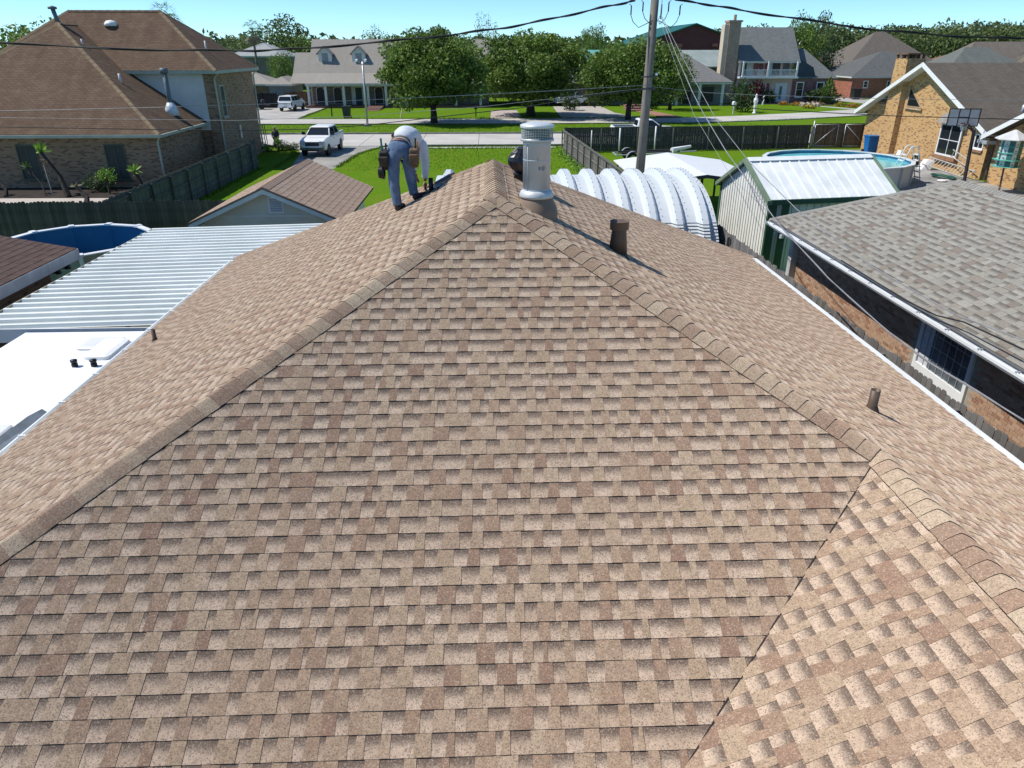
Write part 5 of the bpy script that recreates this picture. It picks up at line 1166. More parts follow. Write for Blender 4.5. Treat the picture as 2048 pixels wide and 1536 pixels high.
OAK = crown_mesh('oak_crown', 5.3, 3.55, 27000, .18, 2, LEAF1, 52, .34, .04); OAK2 = crown_mesh('oak_crown', 5.3, 3.55, 27000, .18, 12, LEAF1, 46, .36, -.05); OAK3 = crown_mesh('oak_crown', 5.2, 3.4, 25000, .18, 22, LEAF1, 44, .36, .08)
tree('oak_tree', 'round green street tree nearest the grey dormered house', -5.6, 83.4, OAK, 5.4, 1.05, 1.03, .3, .34, 1.9, 'round trees lining the far street', seed=3)
tree('oak_tree', 'middle round street tree directly behind the chimney flue', 5.5, 92.2, OAK2, 5.3, 1.2, 1.06, 2.1, .5, 1.6, 'round trees lining the far street', seed=4)
tree('oak_tree', 'round street tree beside the utility pole', 16.4, 86.8, OAK3, 5.0, 1.08, .98, 4.0, .30, 2.1, 'round trees lining the far street', seed=5)

# ------------------------------------------------------------------ grey house with dormers
GR = M_roof('grey_tan_roof', (.305, .28, .245), (.345, .32, .285), .15, .3, .15, .75)
OB = M_brick('old_grey_brick', (.20, .165, .14), (.29, .245, .21), (.11, .075, .06), (.24, .22, .20), .24, .09, .15)
gh = thing('house', 'wide grey-roofed house with dormers and white porch columns across the street', 'house', (-13, 112, 0))
gx0, gx1 = -24.4, 1.0; ex0 = -26.5; py0 = 106.2; pz_ = 3.25
def gslope(y): return pz_ + .42 * min(y - py0, 3) + .98 * max(0, y - py0 - 3)
b = MB()
pts = [(py0 - .3, pz_ - .12), (py0 + 2.6, gslope(py0 + 2.6)), (py0 + 7.2, gslope(py0 + 7.2))]
yr_ = pts[-1][0]; zr_g = pts[-1][1]
for (ya, za), (yb, zb) in zip(pts, pts[1:]):
    b.face([(gx0, ya, za), (gx1, ya, za), (gx1, yb, zb), (gx0, yb, zb)])
b.face([(gx0, yr_, zr_g), (gx1, yr_, zr_g), (gx1, yr_ + 6.5, 3.2), (gx0, yr_ + 6.5, 3.2)])
ze = zr_g - 1.7; ye = py0 + 5.5
b.face([(ex0, py0 - .1, pz_ - .1), (gx0, py0 - .1, pz_ - .1), (gx0, py0 + 2.6, gslope(py0 + 2.6) - .03), (ex0, py0 + 2.6, gslope(py0 + 2.6) - .03)]); b.face([(ex0, py0 + 2.6, gslope(py0 + 2.6) - .03), (gx0, py0 + 2.6, gslope(py0 + 2.6) - .03), (gx0, ye, gslope(ye) - .03), (ex0, ye, gslope(ye) - .03)])
b.face([(ex0, ye, gslope(ye) - .03), (gx0, ye, gslope(ye) - .03), (gx0, ye + 5, 3.2), (ex0, ye + 5, 3.2)])
b.build('roof', GR, gh)
b = MB(); b.box(gx0 + .4, py0 + 2.2, 0, gx1 - .4, py0 + 2.45, pz_ + .6); b.build('wall', OB, gh)
b = MB(); b.prism([(gx0 + .15, py0 + .2, pz_ - .1), (gx0 + .15, py0 + 2.5, gslope(py0 + 2.5) - .15), (gx0 + .15, yr_, zr_g - .15), (gx0 + .15, yr_ + 6.3, 3.1), (gx0 + .15, yr_ + 6.3, 0), (gx0 + .15, py0 + 2.4, 0), (gx0 + .15, py0 + 2.4, pz_ - .1)], (.2, 0, 0)); b.box(gx1 - .6, py0 + 2.4, 0, gx1 - .4, yr_ + 6, 3.2); b.build('side_wall', M('pale_siding', (.50, .50, .47), .7, .1), gh)
b = MB(); b.box(gx0, py0 - .34, pz_ - .34, gx1, py0 - .22, pz_ - .1); b.box(gx0, py0 + .0, pz_ - .5, gx1, py0 + .25, pz_ - .12); b.build('porch_beam', M('grey_white_trim', (.60, .60, .57), .6, .08), gh)
b = MB(); b.box(gx0 - .2, py0 - .25, 0, gx1, py0 + 2.2, .28); b.build('porch_floor', M('red_brown_porch', (.22, .11, .08), .8, .2), gh)
COLM = M('porch_column_white', (.66, .66, .63), .6, .06)
for x in (-24.1, -21.75, -19.3, -16.0, -13.55, -10.8, -7.5, -4, -.6): b = MB(); b.box(x - .16, py0 - .03, .28, x + .16, py0 + .27, pz_ - .4); b.build('column', COLM, gh)
DARK = M('dark_doorway', (.02, .02, .022), .3, .2)
for x in (-22.9, -20.5, -14.8, -9.2, -6):
    b = MB(); q = [(x - .62, py0 + 2.14, .35), (x + .62, py0 + 2.14, .35), (x + .62, py0 + 2.14, 2.2)] + [(x + .62 * cos(a), py0 + 2.14, 2.2 + .45 * sin(a)) for a in [pi * k / 6 for k in range(1, 6)]] + [(x - .62, py0 + 2.14, 2.2)]
    b.prism(q, (0, .055, 0)); f = b.build('arched_window', COLM, gh)
    b = MB(); b.prism([(x + (p[0] - x) * .84, py0 + 2.1, .42 + (p[2] - .35) * .93) for p in q], (0, .035, 0)); b.build('pane', DARK, f)
b = MB(); b.box(-18.6, py0 + 2.12, .3, -16.6, py0 + 2.19, 2.8); f = b.build('front_door', COLM, gh); b = MB(); b.box(-18.05, py0 + 2.09, .3, -17.15, py0 + 2.115, 2.5); b.build('door_panel', M('dark_green_door', (.03, .05, .05), .5, .1), f)
for x in (-22.2, -17.55, -12.9, -8.3, -3.7):
    yb = py0 + 4.15; zb = gslope(yb) - .1; b = MB(); wz = zb + 1.35
    b.prism([(x - .92, yb, zb), (x + .92, yb, zb), (x + .92, yb, wz), (x, yb, wz + .8), (x - .92, yb, wz)], (0, 2.2, 0)); d = b.build('dormer', M('dormer_white', (.68, .69, .66), .6, .06), gh)
    b = MB(); gable(b, x - 1.15, x + 1.15, yb - .3, yb + 2.3, wz - .14, wz + .9, 'y', th=.1); b.build('dormer_roof', M('dormer_grey_roof', (.27, .26, .24), .9, .12), d)
    b = MB(); b.box(x - .42, yb - .03, zb + .25, x + .42, yb - .003, zb + 1.3); b.box(x - .34, yb - .045, zb + .33, x + .34, yb - .03, zb + .76); b.box(x - .34, yb - .045, zb + .82, x + .34, yb - .03, zb + 1.22); b.build('dormer_window', [M('grey_sash', (.32, .33, .34), .5, .1)], d)
for i in range(4): b = MB(); b.box(-15.9, 100.5 + i * 1.3, 0, -13.9, 100.5 + i * 1.3 + 1.2, .05 + .08 * i); structure(b.build('brick_step', M('brick_step_red', (.30, .16, .13), .9, .2, 4)))

# ------------------------------------------------------------------ pink house
PINK = M('pale_pink_stucco', (.62, .47, .43), .8, .06, 1); ROSE = M('rose_shutter', (.24, .085, .09), .6, .12); DGR = M_roof('charcoal_grey_roof', (.155, .165, .165), (.20, .21, .205), .16, .33, .2, .7)
ph = thing('house', 'pink two-storey house with white balcony and tall brick chimney', 'house', (44, 118, 0)); hx0, hx1, hy = 37.7, 46.4, 115.0
b = MB(); b.box(hx0 + .3, hy, 0, hx1 - .2, hy + .25, 3.5); b.box(hx0 + .3, hy + .9, 3.5, hx1 - .2, hy + 1.1, 6.2); b.box(hx0, hy - .2, 0, hx0 + .3, hy + 8, 3.5); b.build('wall', PINK, ph)
b = MB(); b.prism([(hx0 - .02, hy - .3, 3.45), (hx0 - .02, hy - .3, 6.0), (hx0 - .02, hy + 4, 10.1), (hx0 - .02, hy + 8.3, 6.0), (hx0 - .02, hy + 8.3, 3.45)], (.3, 0, 0)); b.build('gable_wall', M('white_pink_siding', (.74, .66, .64), .6, .05), ph)
b = MB()
b.face([(hx0 - .25, hy - .7, 5.75), (hx1 + .3, hy - .7, 5.75), (hx1 + .3, hy + 4, 10.35), (hx0 - .25, hy + 4, 10.35)]); b.face([(hx0 - .25, hy + 4, 10.35), (hx1 + .3, hy + 4, 10.35), (hx1 + .3, hy + 8.7, 5.75), (hx0 - .25, hy + 8.7, 5.75)])
b.face([(hx1 + .3, hy + 1.1, 7.5), (hx1 + .3, hy + 4, 10.35), (hx1 + 1.0, hy + 3.2, 8.6), (hx1 + 6.8, hy - .5, 3.45), (hx1 + 2.2, hy - .5, 3.45)]) if 0 else None
b.face([(hx1 + .3, hy - .7, 5.75), (hx1 + .3, hy + 8.7, 5.75), (hx1 + .3, hy + 4, 10.35)])
b.face([(hx1 + .28, hy - .45, 3.4), (hx1 + 6.6, hy - .45, 3.4), (hx1 + 2.3, hy + 3.4, 7.4), (hx1 + .28, hy + 3.4, 7.4)]); b.face([(hx1 + 6.6, hy - .45, 3.4), (hx1 + 6.6, hy + 8, 3.4), (hx1 + 2.3, hy + 3.4, 7.4)])
b.build('roof', DGR, ph)
b = MB(); b.box(hx1 - .2, hy + .05, 0, hx1 + 6.1, hy + .25, 3.3); b.build('side_wing_wall', M('brick_rose', (.30, .165, .15), .8, .15, 2), ph)
b = MB(); b.prism([(hx1 + .02, hy - .25, 3.5), (hx1 + 3.2, hy - .25, 3.5), (hx1 + 2.6, hy - .25, 4.9), (hx1 + .4, hy - .25, 6.0), (hx1 + .02, hy - .25, 6.0)], (0, .15, 0)); b.build('blue_gable_wall', M('slate_blue_panel', (.035, .055, .08), .6, .1), ph)
b = MB(); b.box(hx0 - .1, hy - 1.6, 3.42, hx1, hy + .9, 3.66); b.build('balcony_floor', WHITE, ph)
b = MB(); b.box(hx0 - .2, hy - .78, 5.5, hx1 + .35, hy - .6, 5.72); b.build('eave_board', M('grey_white_trim', (.60, .60, .57)), ph)
for x in (hx0 + .35, hx0 + 4.1, hx1 - .3): b = MB(); b.box(x - .11, hy - 1.55, 3.66, x + .11, hy - 1.33, 5.75); b.build('balcony_post', WHITE, ph)
b = MB(); b.box(hx0 + .3, hy - 1.5, 4.55, hx1 - .3, hy - 1.4, 4.63); b.box(hx0 + .3, hy - 1.5, 3.74, hx1 - .3, hy - 1.4, 3.8); rl = b.build('railing', WHITE, ph)
for k in range(42): b = MB(); x = hx0 + .45 + k * .19; b.box(x - .025, hy - 1.475, 3.8, x + .025, hy - 1.425, 4.55); b.build('baluster', WHITE, rl)
for x, w_, mt in ((hx0 + 1.2, .35, M('dark_plant_green', (.03, .06, .03), .8)), (hx0 + 3.0, .35, ROSE), (hx0 + 4.7, .35, ROSE), (hx0 + 6.1, .6, DARK), (hx0 + 7.6, .5, M('dark_grey_panel', (.15, .15, .15), .6))): b = MB(); b.box(x - w_, hy + .84, 3.8, x + w_, hy + .895, 5.5); b.build('shutter', mt, ph)
for x in (hx0 + 2.1, hx0 + 5.3): b = MB(); b.box(x - .5, hy + .85, 3.7, x + .5, hy + .89, 5.6); b.build('balcony_door', M('pale_grey_door', (.52, .55, .54), .5, .06), ph)
b = MB(); b.lathe([(.3, 0), (.42, .02), (.3, .06)], (0, 0, 0), 14); wmesh = b.build('wreath', ROSE, ph, local=True); wmesh.location = (hx0 + 3.75 - 44, hy + .8 - 118, 4.95); wmesh.rotation_euler = (pi / 2, 0, 0)
for x in (hx0 + 1.5, hx0 + 4.0): window(ph, (x, hy, .9), (1, 0, 0), (0, -1, 0), 1.15, 1.75, 2, 3, .1, WHITE, M('soft_window', (.20, .27, .28), .15, .2)); 
for x in (hx0 + .6, hx0 + 2.4, hx0 + 3.1, hx0 + 4.9): b = MB(); b.box(x - .22, hy - .06, .9, x + .22, hy - .003, 2.7); b.build('shutter', ROSE, ph)
b = MB(); b.box(hx0 + 6.0, hy - .06, .1, hx0 + 7.8, hy - .003, 2.75); f = b.build('front_door', M('white_blue_door', (.66, .70, .74), .5, .05), ph); b = MB(); b.box(hx0 + 6.7, hy - .075, .5, hx0 + 7.1, hy - .061, 2.3); b.build('door_glass', M('blue_grey_glass', (.10, .14, .17), .2), f)
for x in (hx1 + 1.1, hx1 + 4.2):
    window(ph, (x, hy + .05, .7), (1, 0, 0), (0, -1, 0), 1.2, 2.2, 1, 2, .15, WHITE, GLASS)
    for s in (-.85, .85): b = MB(); b.box(x + s - .2, hy - .02, .7, x + s + .2, hy + .047, 2.9); b.build('shutter', ROSE, ph)
b = MB(); b.box(35.6, 114.6, 0, 37.3, 116.6, 10.9); b.box(35.45, 114.45, 10.9, 37.45, 116.75, 11.15); b.tube([(36.6, 115.6, 11.1), (36.6, 115.6, 11.9)], .22, 8); b.build('chimney', M_brick('tan_pink_brick', (.40, .265, .20), (.47, .33, .25), (.30, .17, .12), (.42, .36, .31), .24, .085), ph)
b = MB(); b.box(35.0, 114.8, 2.4, 35.62, 116.4, 10.6); b.build('chimney_shoulder', M('cream_render', (.60, .50, .38), .8, .08), ph)

# small house between trees and pink house
sh = thing('house', 'small grey-roofed house with white columns left of the pink house', 'house', (30, 112, 0))
b = MB(); P, Q = hip(b, 17.5, 35.2, 108.6, 122, 3.15, .62); b.build('roof', M_roof('mid_grey_roof', (.185, .18, .175), (.215, .21, .205), .16, .33, .2, .8), sh)
b = MB(); b.box(18.2, 110.6, 0, 34.4, 121, 2.95); b.build('wall', M('grey_wall', (.25, .25, .24), .8, .12), sh)
b = MB(); b.box(17.6, 108.7, 2.85, 35.1, 108.95, 3.1); b.build('porch_beam', M('grey_white_trim', (.60, .60, .57)), sh)
for x in (24, 27.4, 30.6, 33.9): b = MB(); b.box(x - .18, 108.8, 0, x + .18, 109.1, 2.85); b.build('column', COLM, sh)
for x in (25.6, 29.0, 32.3): b = MB(); b.box(x - .8, 110.5, .2, x + .8, 110.597, 2.4); b.build('doorway', DARK, sh)
b = MB(); b.prism([(20.9, 89.5, .03), (23.4, 89.5, .03), (21.8, 98.5, .03), (19.6, 98.5, .03)], (0, 0, .05)); structure(b.build('brick_path', M_brick('brick_path', (.34, .15, .10), (.42, .21, .15), (.28, .12, .09), (.3, .22, .18))))
for i in range(3): b = MB(); b.box(18.8, 98.6 + i * 1.6, 0, 21.8, 100.2 + i * 1.6, .18 + i * .2); structure(b.build('brick_step', M('brick_step_red', (.30, .16, .13))))
b = MB(); b.box(11.0, 108.9, 0, 17.4, 109.1, 2.9); b.box(9, 109.1, 0, 9.2, 121, 2.9); 
g2 = thing('house', 'low house half hidden behind the middle round street tree', 'house', (5, 114, 0)); b.build('wall', M('shaded_brick', (.16, .11, .09), .8, .2, 2), g2)
b = MB(); hip(b, 1.5, 17.3, 108.2, 122, 3.0, .6); b.build('roof', M_roof('slate_roof', (.13, .135, .14), (.16, .165, .17), .16, .33, .2, .8), g2)

# ------------------------------------------------------------------ houses further back
def far_house(label, x0, x1, y0, y1, z, m_, roofm, wallm, wins=(), ch=None, dorm=None, trim=None):
    t = thing('house', label, 'house', ((x0 + x1) / 2, (y0 + y1) / 2, 0))
    b = MB(); P, Q = hip(b, x0, x1, y0, y1, z, m_); r = b.build('roof', roofm, t)
    b = MB(); b.box(x0 + .4, y0 + .4, 0, x1 - .4, y1 - .4, z - .15); b.build('wall', wallm, t)
    b = MB(); fascia_ring(b, x0, x1, y0, y1, z, .22, .38); b.build('fascia', trim or M('grey_white_trim', (.60, .60, .57)), t)
    for wx, wz, ww, wh in wins: window(t, (wx, y0 + .4, wz), (1, 0, 0), (0, -1, 0), ww, wh, 1, 2, .12)
    if dorm:
        dx, dy, dzz = dorm; b = MB(); b.prism([(dx - 1.1, dy, dzz), (dx + 1.1, dy, dzz), (dx + 1.1, dy, dzz + 1.6), (dx, dy, dzz + 2.7), (dx - 1.1, dy, dzz + 1.6)], (0, 3, 0)); d = b.build('dormer', WHITE, t)
        b = MB(); gable(b, dx - 1.4, dx + 1.4, dy - .3, dy + 3, dzz + 1.5, dzz + 2.95, 'y', th=.14); b.build('dormer_roof', WHITE, d)
        for k in range(3):
            for q in range(2): b = MB(); b.box(dx - .7 + k * .5, dy - .04, dzz + .55 + q * .5, dx - .35 + k * .5, dy - .002, dzz + .9 + q * .5); b.build('pane', GLASS, d)
    return t
RB = M_brick('red_brick', (.33, .10, .065), (.42, .155, .10), (.22, .07, .05), (.42, .34, .29), .26, .1, .12)
CHR = M_roof('charcoal_roof', (.105, .11, .11), (.135, .14, .14), .16, .33, .25, .7); TBR = M_roof('taupe_roof', (.135, .115, .10), (.165, .145, .125), .16, .33, .3, .7); OLV = M_roof('olive_brown_roof', (.15, .125, .085), (.19, .155, .105), .16, .33, .3, .7); NAVY = M_roof('blue_black_roof', (.055, .065, .085), (.075, .085, .105), .16, .33, .2, .7)
far_house('red brick house with dark grey hip roof behind the yellow brick gable', 59.5, 78, 124, 140, 3.3, .46, CHR, RB, [(62.2, 1.6, .8, 1.1), (66, 1.6, .6, 1.1), (68.5, 1.4, 1.5, 1.5)])
far_house('taupe hip-roofed house rising behind the red brick house', 71, 93, 152, 172, 3.4, .72, TBR, M('taupe_wall', (.2, .15, .12), .8, .15))
far_house('olive-brown roofed house tucked between pink house and red brick house', 58.5, 70.5, 143, 155, 3.0, .5, OLV, M('taupe_wall', (.2, .15, .12)))
far_house('blue-black roofed house with bright white dormer behind the pink house', 66.5, 82.5, 174, 187, 4.4, .75, NAVY, M_brick('dim_red_brick', (.16, .07, .06), (.2, .09, .08), (.1, .05, .04), (.2, .17, .15)), dorm=(72.6, 176.0, 6.2), trim=WHITE)
far_house('long brown roof beyond the charred palm at right', 86, 112, 140, 154, 3.4, .75, M_roof('warm_brown_roof', (.16, .135, .115), (.19, .165, .14), .16, .33, .3, .7), M('taupe_wall', (.2, .15, .12)))
far_house('grey-green roofed house with white gutters just behind the brick chimney', 66, 82, 110, 123, 3.6, .62, M_roof('grey_green_roof', (.13, .14, .13), (.16, .17, .16), .16, .33, .3, .7), M('taupe_wall', (.2, .15, .12)), trim=WHITE)
far_house('rust-roofed house beyond the palm at far right', 100, 122, 170, 186, 3.2, .42, M_roof('rust_roof', (.22, .12, .085), (.26, .15, .105), .16, .33, .3, .7), M('taupe_wall', (.2, .15, .12)))
far_house('grey house with white ridge vents at the right edge of the skyline', 92, 108, 116, 128, 3.2, .52, NAVY, RB, trim=WHITE)
far_house('two-storey house with pale hip roof behind the thin palm at left', -44, -34.2, 136, 148, 6.3, .42, M_roof('pale_grey_roof', (.33, .35, .35), (.37, .39, .39), .16, .33, .2, .8), M('grey_brown_wall', (.23, .20, .18), .8, .2, 1))
far_house('low grey hip-roofed garage left of the dormered house', -30.6, -26.8, 109, 117, 2.9, .5, GR, M('blue_grey_wall', (.20, .22, .24), .8, .1))
far_house('low tan-roofed carport behind the dark fence at left', -38, -30.5, 113, 121, 2.8, .4, GR, M('brown_wall', (.2, .13, .1), .8, .2))
far_house('dark hip-roofed house glimpsed between the first two street trees', -1.5, 8, 128, 142, 3.3, .8, NAVY, M('taupe_wall', (.2, .15, .12)))
# red hall with green roof
hl_ = thing('hall', 'large maroon hall with green metal roof on the skyline', 'building', (52, 205, 0))
b = MB(); b.prism([(40.5, 200, 0), (66.5, 200, 0), (66.5, 200, 8.9), (53.8, 200, 13.0), (40.5, 200, 8.9)], (0, .4, 0)); b.box(40.5, 200.4, 0, 66.5, 240, 8.8); b.build('wall', M('maroon_metal', (.135, .032, .035), .6, .12, .4), hl_)
b = MB(); gable(b, 39.8, 67.2, 199.2, 241, 8.8, 13.3, 'y', th=.3); b.build('roof', M('green_metal_roof', (.015, .11, .075), .45, .1, .3), hl_)
for x, z, w_, h_ in ((48.3, 5.6, .9, 3.4), (49.4, 8.2, 2.0, .8), (51.3, 6.4, 1.2, 1.0), (55.6, 6.2, 2.2, 1.0), (57.8, 5.2, .9, 3.8), (58.9, 8.3, 1.4, .7)): b = MB(); b.box(x - w_ / 2, 199.7, z - h_ / 2, x + w_ / 2, 199.99, z + h_ / 2); b.build('panel', M('salmon_panel', (.42, .13, .11), .6, .1), hl_)
b = MB(); b.box(52.2, 199.6, 0, 58.4, 199.99, 3.6); b.build('doorway', DARK, hl_)
for i, (x0, x1, y, z, lb) in enumerate(((9, 20, 215, 5.6, 'pale green metal roof glimpsed between the middle street trees'), (24, 33, 190, 4.6, 'pale green roofed building right of the second street tree'), (-12, -3, 210, 5.6, 'distant green-roofed building left of the thin tall tree'))):
    t = thing('building', lb, 'building', ((x0 + x1) / 2, y, 0)); b = MB(); gable(b, x0, x1, y, y + 14, z, z + 2.6, 'x', th=.2); b.build('roof', M('sea_green_metal', (.14, .36, .31), .5, .1, .3), t); b = MB(); b.box(x0 + .4, y + .5, 0, x1 - .4, y + 13, z - .2); b.build('wall', M('pale_green_wall', (.36, .45, .42), .7, .1), t)
t = thing('house', 'grey-green roofed house between the street tree and brick chimney', 'house', (39, 150, 0)); b = MB(); gable(b, 33, 50, 145, 158, 4.4, 7.2, 'x', th=.2); b.build('roof', M('sage_grey_roof', (.29, .34, .32), .7, .1, .4), t); b = MB(); b.box(33.4, 145.5, 0, 49.6, 157.5, 4.3); b.build('wall', M('brown_wall', (.2, .13, .1)), t)
t = thing('camper_trailer', 'white travel trailer parked behind the small grey-roofed house', 'camper', (38, 127, 0)); b = MB(); b.box(34.5, 126, .5, 41, 128.4, 3.4); b.build('body', M('white_trailer_body', (.55, .58, .60), .5, .08), t); b = MB(); b.box(34.4, 125.9, 3.4, 41.1, 128.5, 3.55); b.box(36, 126.6, 3.55, 38, 127.8, 3.85); b.build('roof', WHITE, t); b = MB(); b.box(36.5, 125.96, 2.0, 39.5, 125.995, 2.7); b.build('window', GLASS, t)
for x, y in ((35.8, 126.0), (39.6, 126.0)): b = MB(); b.tube([(x, y, .35), (x, y + .25, .35)], .35, 10); b.build('wheel', RUBBER, t)

# ------------------------------------------------------------------ woods and distant trees
def blob_forest(name, spots, seed, mt, n=170, s=.9):
    rr = random.Random(seed); b = MB()
    for x, y, r, h in spots:
        tone = rr.uniform(-.3, .3)
        for i in range(n):
            d = V((rr.gauss(0, 1), rr.gauss(0, 1), rr.gauss(0, 1))).normalized() * (rr.random() ** .35); hz = h * .52
            leaf(b, V((x + d.x * r, y + d.y * r, hz + d.z * h * .5)), s * rr.uniform(.6, 1.3), rr, min(.999, max(0, .5 + tone + rr.gauss(0, .18))))
    o = b.build(name, mt); o['kind'] = 'stuff'; return o
rr = random.Random(77)
sp = []
for k in range(260):
    f = k / 259; x = 96 + 190 * f + rr.uniform(-6, 6); y = 315 + rr.uniform(-12, 50) - 60 * f; sp.append((x, y, rr.uniform(5.5, 9.5), rr.uniform(13.5, 17.5) * (.92 + .14 * f)))
blob_forest('woodland', sp, 5, LEAF3, 620, .62)
sp = []
for k in range(120):
    x = -170 + k * 2.4 + rr.uniform(-3, 3); sp.append((x, rr.uniform(300, 380), rr.uniform(5, 9), rr.uniform(7, 14)))
blob_forest('far_treeline', sp, 6, LEAF3, 170, 1.3)
sp = [(rr.uniform(-700, 900), rr.uniform(500, 620), rr.uniform(12, 20), rr.uniform(8, 14)) for k in range(170)]
blob_forest('horizon_trees', sp, 7, LEAF3, 90, 3.0)
BUSHY = crown_mesh('bushy_crown', 1, 1, 6500, .042, 8, LEAF3, 24, .42)
DKB = crown_mesh('dark_crown', 1, 1, 6000, .042, 9, LEAF1, 22, .42)
THIN = crown_mesh('thin_crown', 1, 1, 1500, .04, 10, LEAF3, 26, .34)
for i, (x, y, cz, rx, rz_, me, lb) in enumerate((
    (-43, 165, 6.4, 8.6, 6.3, BUSHY, 'big bright green tree behind the pale hip-roofed house'), (-37.5, 160, 4.6, 6.6, 5.6, DKB, 'dark green tree left of the dormered house roof'),
    (-53, 170, 4.5, 5.5, 4.6, BUSHY, 'lower green tree left of the thin palm'), (-42.0, 75, 5.6, 5.0, 4.0, DKB, 'dark broad tree beyond the left end of the big brown roof'),
    (-24, 175, 8.0, 4.2, 4.2, THIN, 'wispy tree poking up behind the dormered house ridge'), (.4, 190, 9.0, 3.3, 6.2, THIN, 'tall thin see-through tree on the skyline'),
    (.6, 186, 3.6, 5.5, 4.4, BUSHY, 'low green tree below the tall thin tree'), (19, 200, 6, 5.2, 4.2, BUSHY, 'light green tree behind the second street tree'), (28.5, 205, 7.4, 4.2, 5.6, DKB, 'dark upright tree left of the utility pole on the skyline'),
    (55.5, 138, 6.3, 4.2, 6.6, DKB, 'tall dark tree beside the right end of the pink house roof'), (59.5, 140, 6.0, 4.2, 6.4, BUSHY, 'green tree just right of the tall dark tree by the pink house'),
    (24.6, 101, 4.0, 3.3, 3.2, DKB, 'dark leafy tree in front of the small grey-roofed house'), (105, 150, 4.4, 5.5, 4.4, BUSHY, 'bright green tree below the woods at far right'),
    (-33.5, 131, 3.6, 2.6, 3.4, DKB, 'dark tree in front of the pale hip-roofed house'), (-2, 200, 5.5, 2.5, 3, DKB, 'small dark tree above the first street tree'), (13, 215, 5.5, 5, 4.4, DKB, 'dark round tree far behind the middle street tree'))):
    t = thing('tree', lb, 'tree', (x, y, 0)); inst('crown', me, t, (0, 0, cz), i * 1.3, (rx, rx, rz_)); b = MB(); trunk_mesh(b, (x, y, 0), max(.8, cz - rz_ * .6), .22, rz_ * .8, 5, i, .4); b.build('trunk', BARK, t, True)
def palm(label, x, y, h, r, n=26, mt=LEAF1, dead=True, lean=0):
    rr = random.Random(int(x * 7 + y)); t = thing('palm_tree', label, 'palm tree', (x, y, 0)); b = MB(); b.tube([(x, y, 0), (x + lean * .4, y, h * .6), (x + lean, y, h)], [.26, .2, .17], 8); b.build('trunk', M('palm_trunk', (.23, .20, .17), .9, .25, 3), t, True)
    def fronds(k, el0, el1, mt_, nm, dr):
        b = MB(); c = V((x + lean, y, h))
        for i in range(k):
            a = rr.random() * 6.28; el = rr.uniform(el0, el1); d = V((cos(a) * cos(el), sin(a) * cos(el), sin(el))); s_ = d.cross(V((0, 0, 1))).normalized(); rn = rr.random()
            for q in range(9):
                aa = -1.0 + q * .25; e = (d * cos(aa) + s_ * sin(aa)) * r * rr.uniform(.8, 1.1); mid = c + d * r * .45 + e * .2; tip = c + d * r * .4 + e * .65 - V((0, 0, dr * r * rr.uniform(.1, .35)))
                b.face([mid - s_ * .03 * r, mid + s_ * .03 * r, tip], 0, rn)
            b.face([c - s_ * .02 * r, c + s_ * .02 * r, c + d * r * .5], 0, rn)
        b.build(nm, mt_, t)
    fronds(n, -.2, 1.35, mt, 'fronds', 1)
    if dead: fronds(int(n * .8), -1.45, -.6, LEAF4, 'dead_skirt', 1)
palm('thin palm with brown skirt before the pale hip-roofed house', -38.5, 134, 10.2, 2.2)
palm('palm top showing over the ridge of the big brown roof', -35.3, 90, 10.4, 2.2, dead=False)
t = palm('dry shaggy palm spreading over the roofs at far right', 67.0, 92, 7.2, 3.4, 30, LEAF4, True, .6)
# ------------------------------------------------------------------ vehicles (front = +Y in their own frame)
CARW = M('white_car_paint', (.78, .79, .80), .22, .03, 1, spec=.5); LAMPM = M('headlamp_glass', (.55, .57, .6), .1, .1, 8, spec=.6); REDL = M('tail_lamp_red', (.25, .012, .012), .25, .1); AMB = M('amber_lens', (.55, .40, .06), .3, .1); DKT = M('dark_trim', (.03, .03, .033), .5, .1); PLATE = M('plate_white', (.6, .6, .58), .5, .05)
def ring(y, hw, zb, zt, c=.09, cb=.08):
    return [V((-hw + cb, y, zb)), V((hw - cb, y, zb)), V((hw, y, zb + cb)), V((hw, y, zt - c)), V((hw - c, y, zt)), V((-hw + c, y, zt)), V((-hw, y, zt - c)), V((-hw, y, zb + cb))]
def loft(name, st, mt, parent, c=.09):
    b = MB(); b.grid([ring(*s, c) for s in st], caps=True); return b.build(name, mt, parent, local=True)
def frust(b, y0, y1, hw, z0, y0t, y1t, hwt, z1):
    b.hexa([(-hw, y0, z0), (hw, y0, z0), (hw, y1, z0), (-hw, y1, z0), (-hwt, y0t, z1), (hwt, y0t, z1), (hwt, y1t, z1), (-hwt, y1t, z1)])
def side_glass(b, s, hw, z0, hwt, z1, ya0, ya1, yb0, yb1, off=.012):
    """pane on the cabin side between heights f0..f1"""
    q = [V((s * (hw + off), ya0, z0)), V((s * (hw + off), ya1, z0)), V((s * (hwt + off), yb1, z1)), V((s * (hwt + off), yb0, z1))]
    b.prism(q, (-s * .03, 0, 0))
